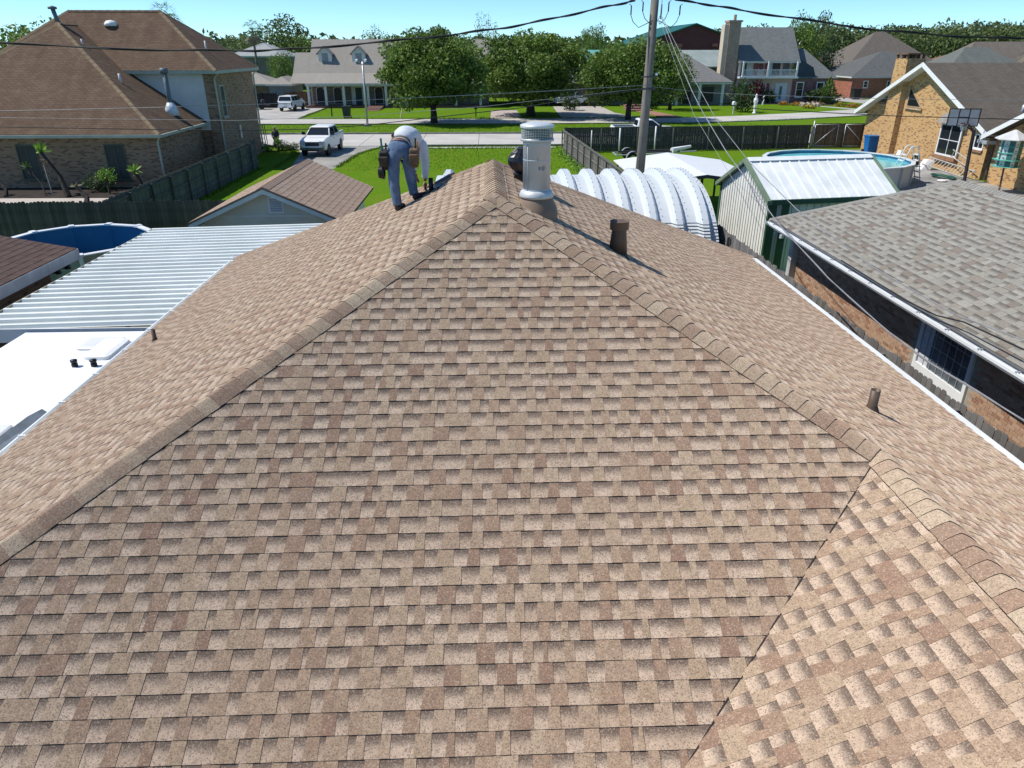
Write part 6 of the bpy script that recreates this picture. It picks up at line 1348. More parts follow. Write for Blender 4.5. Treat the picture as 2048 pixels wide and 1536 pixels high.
def wheels(t, ys, hw, r, rimm=GALV):
    for y in ys:
        for s in (-1, 1):
            b = MB(); prof = [(r * .62, -.12), (r * .95, -.13), (r, -.09), (r, .09), (r * .95, .13), (r * .62, .12)]
            b.grid([[V((s * (hw - .12) + z, y + q * cos(a), r + q * sin(a))) for q, z in prof] for a in [2 * pi * k / 20 for k in range(21)]], closed=False); w_ = b.build('wheel', RUBBER, t, local=True)
            b = MB(); xx = s * (hw - .12 + .09); b.tube([(xx - s * .02, y, r), (xx, y, r)], r * .64, 14)
            for k in range(6): a = k * pi / 3; b.obox((xx + s * .005, y + r * .35 * cos(a), r + r * .35 * sin(a) - .03), (0, 1, 0), (1, 0, 0), .07, .02, .06)
            b.build('rim', rimm, w_, local=True)
            b = MB(); b.grid([[V((s * (hw - q), y + (r + .07) * cos(a), r + .02 + (r + .07) * sin(a))) for q in (-.012, .14)] for a in [pi * k / 10 for k in range(11)]], closed=False)
            b.face([V((s * (hw + .006), y + (r + .06) * cos(a), r + .02 + (r + .06) * sin(a))) for a in [2 * pi * k / 16 for k in range(16)]]); b.build('wheel_arch', BLACK, t, local=True)
def pickup(label, loc, rz, cab_len=2.45, grille=True):
    t = thing('pickup_truck', label, 'pickup truck', loc, rz, None)
    loft('body', [(-2.92, .93, .62, 1.25), (-2.8, .99, .52, 1.36), (-1.2, 1.0, .42, 1.36), (1.15, 1.0, .42, 1.36), (1.3, 1.0, .42, 1.33), (2.3, .99, .42, 1.27), (2.72, .97, .48, 1.18), (2.9, .90, .52, 1.05)], CARW, t)
    b = MB(); b.box(-.84, -2.72, 1.352, .84, 1.1 - cab_len - .08, 1.366); b.build('bed_floor', DKT, t, local=True)
    for s in (-1, 1): b = MB(); b.box(s * .985 - .09 * (s > 0), -2.85, 1.34, s * .985 + .09 * (s < 0), 1.1 - cab_len, 1.42); b.build('bed_rail', CARW, t, local=True)
    y1 = 1.28; y0 = 1.1 - cab_len; hw, hwt, z0, z1 = .96, .74, 1.33, 1.93
    b = MB(); frust(b, y0, y1, hw, z0, y0 + .14, y1 - .88, hwt, z1); cb_ = b.build('cab', CARW, t, local=True); bv = cb_.modifiers.new('bevel', 'BEVEL'); bv.width = .05; bv.segments = 2
    b = MB(); frust(b, y0 + .18, y1 - .92, .70, z1 - .02, y0 + .26, y1 - 1.02, .62, z1 + .035); b.build('cab_roof', CARW, t, local=True)
    wy = lambda f: y1 - .88 * f; xx = lambda f: hw + (hwt - hw) * f
    b = MB(); b.prism([(-xx(.12) + .09, wy(.12) + .012, z0 + .6 * .12), (xx(.12) - .09, wy(.12) + .012, z0 + .6 * .12), (xx(.92) - .09, wy(.92) + .012, z0 + .6 * .92), (-xx(.92) + .09, wy(.92) + .012, z0 + .6 * .92)], (0, .012, .008)); b.build('windscreen', GLASS, t, local=True)
    b = MB(); b.prism([(-.7, y0 + .03, z0 + .12), (.7, y0 + .03, z0 + .12), (.6, y0 + .12, z0 + .52), (-.6, y0 + .12, z0 + .52)], (0, -.03, 0)); b.build('rear_window', GLASS, t, local=True)
    for s in (-1, 1):
        f0, f1 = .1, .9; h0, h1 = xx(f0), xx(f1); za, zb = z0 + .6 * f0, z0 + .6 * f1
        ym = (y0 + y1) / 2 - .28
        for (a0, a1, c0, c1) in ((ym + .06, wy(f0) - .12, ym + .06, wy(f1) - .1), (y0 + .2, ym - .06, y0 + .3, ym - .06)):
            b = MB(); side_glass(b, s, h0, za, h1, zb, a0, a1, c0, c1); b.build('side_window', GLASS, t, local=True)
        b = MB(); b.box(s * 1.02 - .02, .95, 1.4, s * 1.26 - .02, 1.1, 1.62) if s > 0 else b.box(-1.24, .95, 1.4, -1.0, 1.1, 1.62); b.build('wing_mirror', DKT, t, local=True)
        for yy in (ym + .7, ym - .35): b = MB(); b.box(s * 1.004 - .008, yy, 1.13, s * 1.004 + .008, yy + .2, 1.18); b.build('door_handle', DKT, t, local=True)
        b = MB(); b.box(s * .72 - .2, 2.80, .86, s * .72 + .2, 2.915, 1.12); b.build('headlight', LAMPM, t, local=True)
        b = MB(); b.box(s * .84 - .09, 2.80, .70, s * .84 + .09, 2.93, .80); b.build('fog_lamp', AMB, t, local=True)
        b = MB(); b.box(s * .88 - .07, -2.94, .85, s * .88 + .07, -2.86, 1.25); b.build('tail_light', REDL, t, local=True)
    b = MB(); b.box(-.52, 2.82, .78, .52, 2.925, 1.08); g = b.build('grille', M('dark_blue_grille', (.03, .04, .065), .35, .1), t, local=True)
    for z in (.87, .98): b = MB(); b.box(-.5, 2.926, z - .02, .5, 2.94, z + .02); b.build('grille_bar', CHROME, g, local=True)
    b = MB(); b.box(-.93, 2.75, .52, .93, 3.0, .68); b.build('bumper', CHROME, t, local=True)
    b = MB(); b.box(-.5, 2.9, .42, .5, 3.005, .52); b.build('air_dam', BLACK, t, local=True)
    b = MB(); b.box(-.9, -3.02, .5, .9, -2.85, .66); b.build('rear_bumper', CHROME, t, local=True)
    wheels(t, (1.95, -1.75), 1.0, .39); return t
pickup('white crew-cab pickup truck facing the house on the driveway', (-12.75, 59.2, .01), pi + radians(-3.5), 2.75)
pickup('white extended-cab pickup parked on the street beyond the dark fence', (13.75, 64.5, .03), -pi / 2 + radians(1), 2.0)
def suv(label, loc, rz):
    t = thing('suv', label, 'SUV', loc, rz)
    loft('body', [(-2.58, .90, .60, 1.1), (-2.45, .98, .48, 1.24), (-1.0, 1.0, .42, 1.24), (1.1, 1.0, .42, 1.22), (2.2, .98, .42, 1.14), (2.5, .94, .48, 1.05), (2.6, .85, .55, .95)], CARW, t)
    y0, y1, hw, hwt, z0, z1 = -2.48, 1.2, .97, .76, 1.2, 1.86
    b = MB(); frust(b, y0, y1, hw, z0, y0 + .28, y1 - .85, hwt, z1); cb_ = b.build('cabin', CARW, t, local=True); bv = cb_.modifiers.new('bevel', 'BEVEL'); bv.width = .05; bv.segments = 2
    for s in (-1, 1): b = MB(); b.tube([(s * .66, y0 + .4, z1 + .06), (s * .66, y1 - 1.0, z1 + .06)], .025, 5); b.build('roof_rail', DKT, t, local=True)
    xx = lambda f: hw + (hwt - hw) * f
    b = MB(); b.prism([(-.80, y0 + .035, z0 + .12), (.80, y0 + .035, z0 + .12), (.68, y0 + .24, z0 + .58), (-.68, y0 + .24, z0 + .58)], (0, -.035, .01)); b.build('rear_window', GLASS, t, local=True)
    b = MB(); b.prism([(-.82, y1 - .09, z0 + .08), (.82, y1 - .09, z0 + .08), (.68, y1 - .78, z0 + .6), (-.68, y1 - .78, z0 + .6)], (0, .02, .02)); b.build('windscreen', GLASS, t, local=True)
    for s in (-1, 1):
        f0, f1 = .12, .88
        for a0, a1, c0, c1 in ((.02, .95, .02, .42), (-1.12, -.08, -1.12, -.08), (-2.2, -1.22, -2.05, -1.22)):
            b = MB(); side_glass(b, s, xx(f0), z0 + .66 * f0, xx(f1), z0 + .66 * f1, a0, a1, c0, c1); b.build('side_window', GLASS, t, local=True)
        b = MB(); b.box(s * .9 - .06, -2.6, .72, s * .9 + .06, -2.44, 1.15); b.build('tail_light', M('dark_tail_lamp', (.05, .015, .02), .3), t, local=True)
        b = MB(); b.box(s * .68 - .18, 2.5, .78, s * .68 + .18, 2.62, .95); b.build('headlight', LAMPM, t, local=True)
        b = MB(); b.box(s * 1.0 + (.0 if s > 0 else -.2), .85, 1.24, s * 1.0 + (.2 if s > 0 else .0), .98, 1.42); b.build('wing_mirror', CARW, t, local=True)
    b = MB(); b.box(-.3, -2.63, .80, .3, -2.575, .96); b.build('number_plate', PLATE, t, local=True)
    b = MB(); b.box(-.92, -2.7, .46, .92, -2.5, .66); bp = b.build('rear_bumper', CARW, t, local=True); b = MB(); b.box(-.32, -2.71, .5, .32, -2.701, .6); b.build('bumper_slot', BLACK, bp, local=True)
    b = MB(); b.box(-.16, -2.62, 1.06, .16, -2.56, 1.1); b.build('badge_bar', CHROME, t, local=True)
    wheels(t, (1.6, -1.5), 1.0, .37); return t
suv('white SUV parked nose-in on the driveway left of the dormered house', (-25.55, 102.3, .02), radians(-6))
suv('pale SUV in the shade beyond the wide driveway between two street trees', (12.6, 109.4, .02), radians(-75))
# small trailer with gear
t = thing('utility_trailer', 'low utility trailer loaded with dark gear beside the white SUV', 'trailer', (-30.4, 104, 0))
b = MB(); b.box(-32, 103.2, .45, -29, 104.8, .6); b.build('deck', DKT, t)
for x in (-31.4, -29.8): b = MB(); b.tube([(x, 103.1, .33), (x, 103.3, .33)], .33, 10); b.build('wheel', RUBBER, t)
for x, y, z, r in ((-31.4, 103.8, .9, .32), (-30.6, 104.2, .85, .28), (-29.7, 103.7, .95, .34)): b = MB(); b.lathe([(r * .5, -.3), (r, -.05), (r * .8, .25), (.05, .34)], (x, y, z), 7); b.build('load', M('mixed_gear', (.06, .06, .07), .6, .4, 5), t)
fence('dark solid fence at the back of the far driveway beside the SUV', (-33, 106.6), (-28.2, 106.6), 1.9, M('black_brown_fence', (.03, .026, .025), .8, .2, 2, rnd=.2), wd=.3, side=-1, post_step=2.4, rails=(.5, 1.5), group=None)
fence('reddish wooden fence sloping away beside the dormered house', (-27.9, 107.2), (-25.0, 112.5), 1.9, M('reddish_fence', (.17, .105, .085), .85, .2, 2, rnd=.25), wd=.25, side=-1, post_step=2.4, rails=(.5, 1.5), group=None)

# ------------------------------------------------------------------ street furniture and yard bits beyond the road
t = thing('street_lamp', 'tall galvanised twin-arm street lamp on the grass median', 'street lamp', (-12.4, 80.2, 0))
b = MB(); b.tube([(-12.4, 80.2, 0), (-12.4, 80.2, 6.2)], [.12, .085], 8); b.build('pole', GALV, t, True)
b = MB(); b.box(-12.75, 79.85, 0, -12.05, 80.55, .14); b.build('base', CONC, t)
for s, dz in ((1, .55), (-1, .35)):
    b = MB(); b.tube([(-12.4, 80.2, 5.9), (-12.4 + s * .25, 80.0, 6.15), (-12.4 + s * .42, 79.5, 6.2 + dz * .3)], .045, 6); b.build('arm', GALV, t, True)
    b = MB(); x = -12.4 + s * .45; b.hexa([(x - .13, 78.9, 6.2), (x + .13, 78.9, 6.2), (x + .12, 79.7, 6.3), (x - .12, 79.7, 6.3), (x - .1, 78.95, 6.36), (x + .1, 78.95, 6.36), (x + .08, 79.65, 6.46), (x - .08, 79.65, 6.46)]); b.build('lamp_head', M('lamp_head_grey', (.62, .64, .64), .4, .05), t)
b = MB(); x, y = -16.2, 89.9; t = thing('wheelie_bin', 'dark green wheeled bin standing at the far kerb', 'bin', (x, y, 0)); DGN = M('dark_green_plastic', (.012, .03, .024), .5, .1)
b.hexa([(x - .35, y - .4, .1), (x + .35, y - .4, .1), (x + .35, y + .4, .1), (x - .35, y + .4, .1), (x - .45, y - .48, 1.25), (x + .45, y - .48, 1.25), (x + .45, y + .48, 1.25), (x - .45, y + .48, 1.25)]); b.build('body', DGN, t)
b = MB(); b.box(x - .5, y - .52, 1.25, x + .5, y + .52, 1.36); b.build('lid', DGN, t)
for s in (-1, 1): b = MB(); b.tube([(x + s * .36, y + .4, .14), (x + s * .46, y + .4, .14)], .14, 10); b.build('wheel', RUBBER, t)
t = thing('wheelie_bin', 'black wheeled bin against the red brick house corner', 'bin', (59.5, 121.5, 0)); x, y = 59.5, 121.5
b = MB(); b.hexa([(x - .5, y - .5, .1), (x + .5, y - .5, .1), (x + .5, y + .5, .1), (x - .5, y + .5, .1), (x - .62, y - .6, 1.5), (x + .62, y - .6, 1.5), (x + .62, y + .6, 1.5), (x - .62, y + .6, 1.5)]); b.build('body', BLACK, t); b = MB(); b.box(x - .66, y - .64, 1.5, x + .66, y + .64, 1.62); b.build('lid', BLACK, t)
def mailbox(x, y, mt, label, h=1.1):
    t = thing('mailbox', label, 'mailbox', (x, y, 0)); b = MB(); b.box(x - .06, y - .06, 0, x + .06, y + .06, h); b.build('post', mt, t)
    b = MB(); b.prism([(x - .18, y - .3, h), (x + .18, y - .3, h), (x + .18, y - .3, h + .22)] + [(x + .18 * cos(a), y - .3, h + .22 + .18 * sin(a)) for a in [pi * k / 6 for k in range(1, 6)]] + [(x - .18, y - .3, h + .22)], (0, .6, 0)); b.build('box', mt, t)
mailbox(-18.4, 92.2, BLACK, 'black mailbox on a post left of the dark green bin')
mailbox(30.9, 94.0, WHITE, 'rounded white mailbox on a white post before the pink house lawn')
mailbox(-1.1, 91.0, BLACK, 'thin dark post box left of the small pinkish driveway', .9)
t = thing('garden_statue', 'slim white garden statue on the lawn before the pink house', 'statue', (33.8, 94.6, 0)); b = MB()
b.lathe([(.28, 0), (.22, .15), (.14, .2), (.18, .7), (.22, .9), (.17, 1.15), (.3, 1.45), (.26, 1.75), (.1, 1.95), (.15, 2.08), (.12, 2.25), (.0, 2.34)], (33.8, 94.6, 0), 12); b.build('figure', WHITE, t, True)
b = MB(); b.tube([(-9.9, 88.9, .0), (-9.75, 89.1, .55), (-9.5, 89.2, 1.4)], [.05, .07, .1], 6); tag(b.build('leaning_stake', M('pale_yellow_stake', (.55, .50, .28), .7, .1)), 'pale yellow leaning stake on the far lawn between bin and street tree', 'stake')
b = MB(); b.box(39.9, 108.9, .05, 40.1, 109.1, .5); b.tube([(40, 109, .4), (40.1, 109, .8), (39.9, 109, 1.1), (40.15, 109, 1.3)], .06, 6); tag(b.build('bird_ornament', WHITE), 'small white bird ornament in the flower bed by the pink house', 'ornament')
t = thing('brick_planter', 'pale stone edging around the flower bed before the pink house', 'planter', (46.5, 107, 0))
for i in range(9): b = MB(); a = i * .7; b.lathe([(.3, 0), (.26, .35), (.1, .5)], (46.1 + 1.1 * cos(a), 107.2 + 1.2 * sin(a), 0), 7); b.build('stone', M('pale_stone', (.42, .37, .30), .9, .2, 4), t)

# ------------------------------------------------------------------ shrubs and flowers
SHR = crown_mesh('shrub_foliage', 1, 1, 900, .10, 14, LEAF5, 16, .45); SHRB = crown_mesh('bright_foliage', 1, 1, 500, .13, 15, LEAF2, 12, .42); SHRM = crown_mesh('maroon_foliage', 1, 1, 600, .11, 16, LEAF6, 12, .45)
def shrub(label, x, y, rx, rz_, me=SHR, cat='shrub', group=None, z0=.0):
    t = thing('shrub', label, cat, (x, y, 0), 0, group); inst('foliage', me, t, (0, 0, z0 + rz_ * .95), R.random() * 6, (rx, rx, rz_)); b = MB(); b.tube([(x, y, 0), (x, y, z0 + rz_)], .06, 5); b.build('stem', BARK, t)
CONE = crown_mesh('cone_foliage', 1, 1, 1400, .085, 18, LEAF1, 22, .36, .75)
shrub('clipped conical evergreen at the right corner of the pink house', 50.9, 112.6, 1.1, 1.9, CONE)
shrub('tall dark rounded shrub left of the brick chimney of the pink house', 33.0, 97.5, 1.7, 1.9)
shrub('low dark shrub at the corner of the wide driveway', 11.2, 101, 1.3, 1.2)
shrub('dark shrub by the small grey-roofed house brick steps', 22.6, 103, 1.2, 1.2)
shrub('maroon-leaved bush against the pink wall beside the white gable', 40.2, 113.4, 1.6, 1.7, SHRM); shrub('small red-leaved bush at the foot of the white gable', 37.9, 111.6, .9, .6, SHRM)
shrub('broad dark hedge under the right windows of the pink house', 50.3, 113.6, 2.6, 1.1); shrub('dark bush under the front window of the pink house', 42.6, 113.8, 1.2, 1.0)
FLY, FLO, FLP = (M_leaf('yellow_flower', (.35, .25, .02), (.6, .42, .03), (.7, .55, .1)), M_leaf('orange_flower', (.4, .15, .02), (.6, .25, .03), (.6, .35, .1)), M_leaf('pink_flower', (.3, .12, .1), (.45, .2, .16), (.5, .35, .3)))
rr = random.Random(51)
for i, (x, y, r, mt, lb) in enumerate(((44.4, 103.4, .95, FLY, 'yellow flower clump left of the garden path'), (45.0, 108.5, 1.2, FLO, 'orange flower clump near the pink house door'), (43.3, 109.6, .8, FLO, 'small orange clump beside the pink house front bush'), (51.2, 104.8, 1.0, FLO, 'bright orange flower clump right of the garden path'), (50.4, 107.0, .8, FLY, 'yellow shrubby clump behind the orange flowers'), (53.4, 105.8, .7, M_leaf('cream_flower', (.4, .35, .25), (.6, .55, .4), (.7, .65, .5)), 'cream flower clump at the right end of the bed'), (48.0, 109.5, 1.3, FLP, 'reddish-brown clump beside the garden path'))):
    b = MB()
    for k in range(240): a = rr.random() * 6.28; q = r * sqrt(rr.random()); leaf(b, V((x + q * cos(a), y + q * sin(a), .1 + rr.random() * .55 * (1.2 - q / r))), .1, rr, rr.random())
    t = thing('flower_clump', lb, 'flowers', (x, y, 0)); b.build('blossom', mt, t); b = MB()
    for k in range(160): a = rr.random() * 6.28; q = r * sqrt(rr.random()); leaf(b, V((x + q * cos(a), y + q * sin(a), .02 + rr.random() * .35)), .12, rr, rr.random())
    b.build('foliage', LEAF5, t)
# weeds along the side fence and at the garden trellis
b = MB()
for k in range(1500):
    f = rr.random(); y = 58 - 24 * f; x = 6.05 + 1.2 * f - abs(rr.gauss(.12, .3)) * 1.0; leaf(b, V((x, y, rr.random() * .55 * rr.random())), .09, rr, rr.random())
b.build('weeds', LEAF2, kind='stuff')
def tufts(name, lines, n, s_, spread, mt):
    b = MB(); L = [hypot(q[0] - p[0], q[1] - p[1]) for p, q in lines]
    for (p, q), ln in zip(lines, L):
        for k in range(int(n * ln)):
            f = rr.random(); x = p[0] + (q[0] - p[0]) * f + rr.gauss(0, spread); y = p[1] + (q[1] - p[1]) * f + rr.gauss(0, spread); h = s_ * rr.uniform(.4, 1.4); a = rr.random() * 6.28; d = V((cos(a), sin(a), 0)) * h * .3; c = V((x, y, 0)); tp = c + V((rr.gauss(0, h * .3), rr.gauss(0, h * .3), h))
            b.face([c - d, c + d, tp], 0, rr.random())
    b.build(name, mt, kind='stuff')
tufts('edge_grass', [((-14.4, 51), (-14.6, 58)), ((-14.6, 58), (-16.6, 62.6)), ((-10.2, 51), (-9.8, 58)), ((-9.8, 58), (-8.4, 62.6)), ((-8.4, 62.4), (6, 62.4)), ((-8.4, 61.1), (6, 61.1)), ((-40, 72.5), (40, 72.5)), ((-40, 82.0), (0, 81.6)), ((0, 81.6), (24, 82.2)), ((-20, 89), (22, 88.9)), ((-15.3, 32), (-15.35, 51)), ((6.8, 57.8), (26, 59.6)), ((24, 82.2), (45, 90)), ((-21.6, 89), (-21.7, 105))], 70, .11, .12, M_leaf('grass_blade', (.07, .15, .008), (.11, .215, .012), (.19, .24, .04)))
tufts('lawn_tufts', [((-9, 50 + i * 1.1), (5.5, 50 + i * 1.1)) for i in range(11)] + [((-30, 73.5 + i * 1.2), (30, 73.5 + i * 1.2)) for i in range(7)], 38, .07, .5, MATS['grass_blade'])
# plants by the large brick house
def leaning(label, base, tip, r, mt, n, sc_, bare=False, tuft=True):
    t = thing('leaning_plant', label, 'plant', base); base, tip = V(base), V(tip); mid = base.lerp(tip, .5) + V((.25, 0, -.12)); b = MB(); b.tube([base, mid, tip], [r * 1.3, r, r * .7], 6); b.build('stem', M('shaggy_stem', (.05, .042, .036), .95, .3, 6, bump=.5, bscale=20), t)
    if tuft:
        b = MB()
        for i in range(n):
            d = V((rr.gauss(0, 1), rr.gauss(0, 1), rr.gauss(.5, 1))).normalized(); s_ = d.orthogonal().normalized() * .05 * sc_; b.face([tip - s_, tip + s_, tip + d * .55 * sc_ + s_ * 2, tip + d * .8 * sc_, tip + d * .55 * sc_ - s_ * 2], 0, rr.random())
        b.build('leaves', mt, t)
        b = MB(); q = tip.lerp(base, .16)
        for i in range(n): d = V((rr.gauss(0, 1), rr.gauss(0, 1), rr.gauss(-.8, .6))).normalized(); s_ = d.orthogonal().normalized() * .04 * sc_; b.face([q - s_, q + s_, q + d * .45 * sc_]); 
        b.build('dry_skirt', LEAF4, t)
leaning('shaggy dark yucca leaning left before the left screened window', (-22.9, 40.7, 0), (-24.3, 41.6, 2.25), .13, LEAF2, 16, .75)
leaning('short leaning stump plant in the bed below the right screened window', (-20.9, 38.6, 0), (-21.6, 39.3, .8), .13, LEAF4, 8, .4)
leaning('straggly plant with dry leaves at the fence corner by the right window', (-19.5, 41.6, 0), (-19.55, 41.8, 1.2), .1, LEAF2, 16, .6)
leaning('thin bare sapling leaning across the left screened window', (-24.3, 41.0, 0), (-25.5, 42, 1.4), .035, LEAF5, 10, .5)
leaning('dark leaning stem at the extreme left of the brick wall', (-26.4, 40.9, 0), (-27.1, 41.6, .95), .1, LEAF5, 10, .5)
shrub('bright lime-green young bush between the two screened windows', -21.1, 41.6, .5, .45, SHRB, z0=.6); shrub('dark green bush low against the brick below the lime-green bush', -22.0, 42.6, .8, .5)
b = MB(); b.tube([(-24.1, 41.3, 0), (-24.15, 41.3, 1.6)], .02, 5); tag(b.build('garden_stake', GALV), 'thin metal garden stake beside the leaning yucca', 'stake')
t = thing('garden_trellis', 'black metal garden trellis by the corner of the large brick house', 'trellis', (-17.9, 60.6, 0)); b = MB()
for x in (-18.3, -17.5):
    for y in (60.4, 60.9): b.tube([(x, y, 0), (x + (.1 if x < -18 else -.1), y, 2.0)], .03, 4)
b.build('upright', BLACK, t)
for k in range(6): b = MB(); z = .3 + k * .32; b.tube([(-18.25, 60.4, z), (-17.55, 60.4, z)], .02, 4); b.build('rung', BLACK, t)
for x, y, r, h, me, lb in ((-18.0, 59.9, .7, .4, SHR, 'low dark shrub at the foot of the trellis'), (-16.2, 60.1, .65, .42, SHR, 'low grey-green shrub in front of the standing person'), (-17.2, 59.6, .55, .3, SHRB, 'small bright weeds between the two low shrubs'), (-15.4, 60.6, .5, .3, SHR, 'smallest shrub on the lawn beside the driveway')): shrub(lb, x, y, r, h, me)

# ------------------------------------------------------------------ people
def skin(name, verts, edges, rad, mt, parent, root=0, sub=2):
    me = bpy.data.meshes.new(name); off = V((0, 0, 0)); q = parent
    while q is not None: off += q.location; q = q.parent
    me.from_pydata([tuple(V(v) - off) for v in verts], edges, []); o = bpy.data.objects.new(name, me); col.objects.link(o); o.parent = parent
    sm_ = o.modifiers.new('skin', 'SKIN'); sm_.use_smooth_shade = True
    for i, r in enumerate(rad):
        sv = me.skin_vertices[0].data[i]; sv.radius = r if isinstance(r, tuple) else (r, r); sv.use_root = (i == root)
    ss = o.modifiers.new('sub', 'SUBSURF'); ss.levels = sub; ss.render_levels = sub; me.materials.append(mt); return o
SKN = M('warm_skin', (.28, .135, .085), .6, .08, 6); SKN2 = M('skin_hand', (.30, .15, .10), .6, .08, 6)
JEAN = M('faded_blue_jeans', (.06, .11, .20), .85, .25, 7, c2=(.14, .20, .30), bump=.7, bscale=14)
SHIRT = M('light_grey_shirt', (.64, .67, .71), .8, .1, 4, c2=(.54, .58, .64), bump=.7, bscale=9)
LEA = M('worn_leather', (.16, .10, .055), .7, .3, 8, c2=(.07, .05, .035), bump=.3, bscale=30); BOOT = M('dark_boot_leather', (.04, .028, .028), .6, .2, 8)
f1 = V((-1.36, 11.10, 0)); f1.z = zl(f1.x); f2 = V((-1.12, 11.30, 0)); f2.z = zl(f2.x)
wk = thing('person', 'worker in grey shirt and jeans bending over at the roof edge with tool pouches', 'person', ((f1.x + f2.x) / 2, 11.2, f1.z))
hipL, hipR = V((-1.385, 11.30, 5.93)), V((-1.205, 11.36, 5.95)); pel = V((-1.295, 11.32, 5.99)); knL = V((-1.40, 11.17, 5.50)); knR = V((-1.165, 11.40, 5.55)); anL = f1 + V((0, .02, .10)); anR = f2 + V((0, .03, .10))
wst = V((-1.275, 11.44, 6.07)); mid = V((-1.23, 11.60, 6.12)); chs = V((-1.16, 11.78, 6.07)); neck = V((-1.09, 11.98, 5.98)); shR = V((-.985, 11.80, 5.98)); shL = V((-1.30, 11.95, 6.0)); elR = V((-.955, 11.72, 5.70)); wrR = V((-.965, 11.60, 5.46)); elL = V((-1.27, 12.08, 5.73)); wrL = V((-1.14, 12.05, 5.52)); hd = V((-1.05, 12.08, 5.90)); hd2 = V((-1.02, 12.13, 5.78))
bodyv = [pel, hipL, knL, anL, f1 + V((.05, .12, .04)), hipR, knR, anR, f2 + V((.1, .1, .04)), wst, mid, chs, shR, elR, wrR, shL, elL, wrL, neck, hd, hd2]
bodye = [(0, 1), (1, 2), (2, 3), (3, 4), (0, 5), (5, 6), (6, 7), (7, 8), (0, 9), (9, 10), (10, 11), (11, 12), (12, 13), (13, 14), (11, 15), (15, 16), (16, 17), (11, 18), (18, 19), (19, 20)]
bodyr = [.13, .075, .052, .038, .03, .075, .052, .038, .03, (.135, .10), (.145, .10), (.15, .11), .055, .04, .03, .055, .04, .03, .055, .095, .085]
wst = V((-1.275, 11.45, 6.03)); bodyv[9] = wst
skin('body', bodyv, bodye, [.14, .075, .052, .038, .03, .075, .052, .038, .03, .150, .125, .11, .04, .035, .03, .04, .035, .03, .05, .095, .085], SKN, wk)
jl = lambda p, q, f, o=(0, 0, 0): p.lerp(q, f) + V(o)
skin('jeans', [pel + V((0, -.01, -.02)), pel + V((0, .075, .025)), hipL + V((-.012, -.02, -.01)), jl(hipL, knL, .35, (-.01, -.02, 0)), jl(hipL, knL, .7), knL + V((0, -.012, 0)), jl(knL, anL, .45, (0, .012, 0)), jl(knL, anL, .8), anL + V((0, 0, -.03)), hipR + V((.012, -.02, -.01)), jl(hipR, knR, .35, (.008, -.01, 0)), jl(hipR, knR, .7), knR + V((0, -.012, 0)), jl(knR, anR, .45, (0, .012, 0)), jl(knR, anR, .8), anR + V((0, 0, -.03))],
     [(0, 1), (0, 2), (2, 3), (3, 4), (4, 5), (5, 6), (6, 7), (7, 8), (0, 9), (9, 10), (10, 11), (11, 12), (12, 13), (13, 14), (14, 15)], [.150, .158, .118, .108, .092, .088, .082, .072, .086, .118, .108, .092, .088, .082, .072, .086], JEAN, wk)
b = MB(); tp = [(wst + V((0, .035, .01)), .166, .150, .0), (jl(wst, mid, .55, (0, 0, .03)), .182, .160, -.08), (mid + V((.01, .02, .035)), .190, .160, -.18), (jl(mid, chs, .6, (0, 0, .03)), .192, .155, -.3), (chs + V((0, 0, .012)), .188, .145, -.4), (jl(chs, neck, .5, (0, 0, 0)), .150, .12, -.42), (neck - V((.01, .02, 0)), .075, .075, -.42)]
rings = []
for q, (p, ra, rb_, tw) in enumerate(tp):
    d = (tp[min(q + 1, len(tp) - 1)][0] - tp[max(q - 1, 0)][0]).normalized(); e1 = V((cos(tw), sin(tw), 0)); e1 = (e1 - d * e1.dot(d)).normalized(); e2 = d.cross(e1)
    rings.append([p + e1 * (ra * cos(a) * (1 + .02 * sin(7 * a + q * 2.1))) + e2 * (rb_ * sin(a) * (1 + .025 * sin(5 * a + q * 1.7))) for a in [2 * pi * k / 26 for k in range(26)]])
b.grid(rings, caps=True)
for sh, el, wr in ((shR, elR, wrR), (shL, elL, wrL)):
    c0 = chs.lerp(sh, .45); b.tube([c0, sh + V((0, 0, .012)), jl(sh, el, .35), jl(sh, el, .7), el, jl(el, wr, .3), jl(el, wr, .65), wr + V((0, .005, .035))], [.09, .098, .082, .072, .069, .060, .054, .049], 12)
sho = b.build('shirt', SHIRT, wk, True); md = sho.modifiers.new('sub', 'SUBSURF'); md.levels = 1; md.render_levels = 1
skin('hair', [hd + V((0, .02, .02)), hd2 + V((.005, .025, -.01))], [(0, 1)], [.104, .096], M('dark_hair', (.02, .016, .014), .8, .2, 20), wk)
def hand(w_, d, nm='hand', parent=None, sz=1.0):
    d = V(d).normalized(); s_ = V((.3, .9, .1)); s_ = (s_ - d * s_.dot(d)).normalized(); n_ = d.cross(s_); vs_, es, rs = [w_, w_ + d * .045 * sz, w_ + d * .085 * sz], [(0, 1), (1, 2)], [.026 * sz, (.040 * sz, .017 * sz), (.040 * sz, .016 * sz)]
    for i, (o_, L) in enumerate(((-.033, .068), (-.011, .082), (.011, .078), (.032, .06))):
        a = w_ + d * .08 * sz + s_ * o_ * sz; k = len(vs_); vs_ += [a, a + (d + n_ * .15).normalized() * L * .5 * sz, a + (d + n_ * .45).normalized() * L * sz]; es += [(2, k), (k, k + 1), (k + 1, k + 2)]; rs += [.0105 * sz, .0095 * sz, .0075 * sz]
    k = len(vs_); a = w_ + d * .03 * sz - s_ * .035 * sz; vs_ += [a, a + (d - s_ * .8).normalized() * .035 * sz, a + (d - s_ * .4 + n_ * .4).normalized() * .068 * sz]; es += [(1, k), (k, k + 1), (k + 1, k + 2)]; rs += [.013 * sz, .011 * sz, .009 * sz]
    return skin(nm, vs_, es, rs, SKN2, parent, root=1, sub=1)
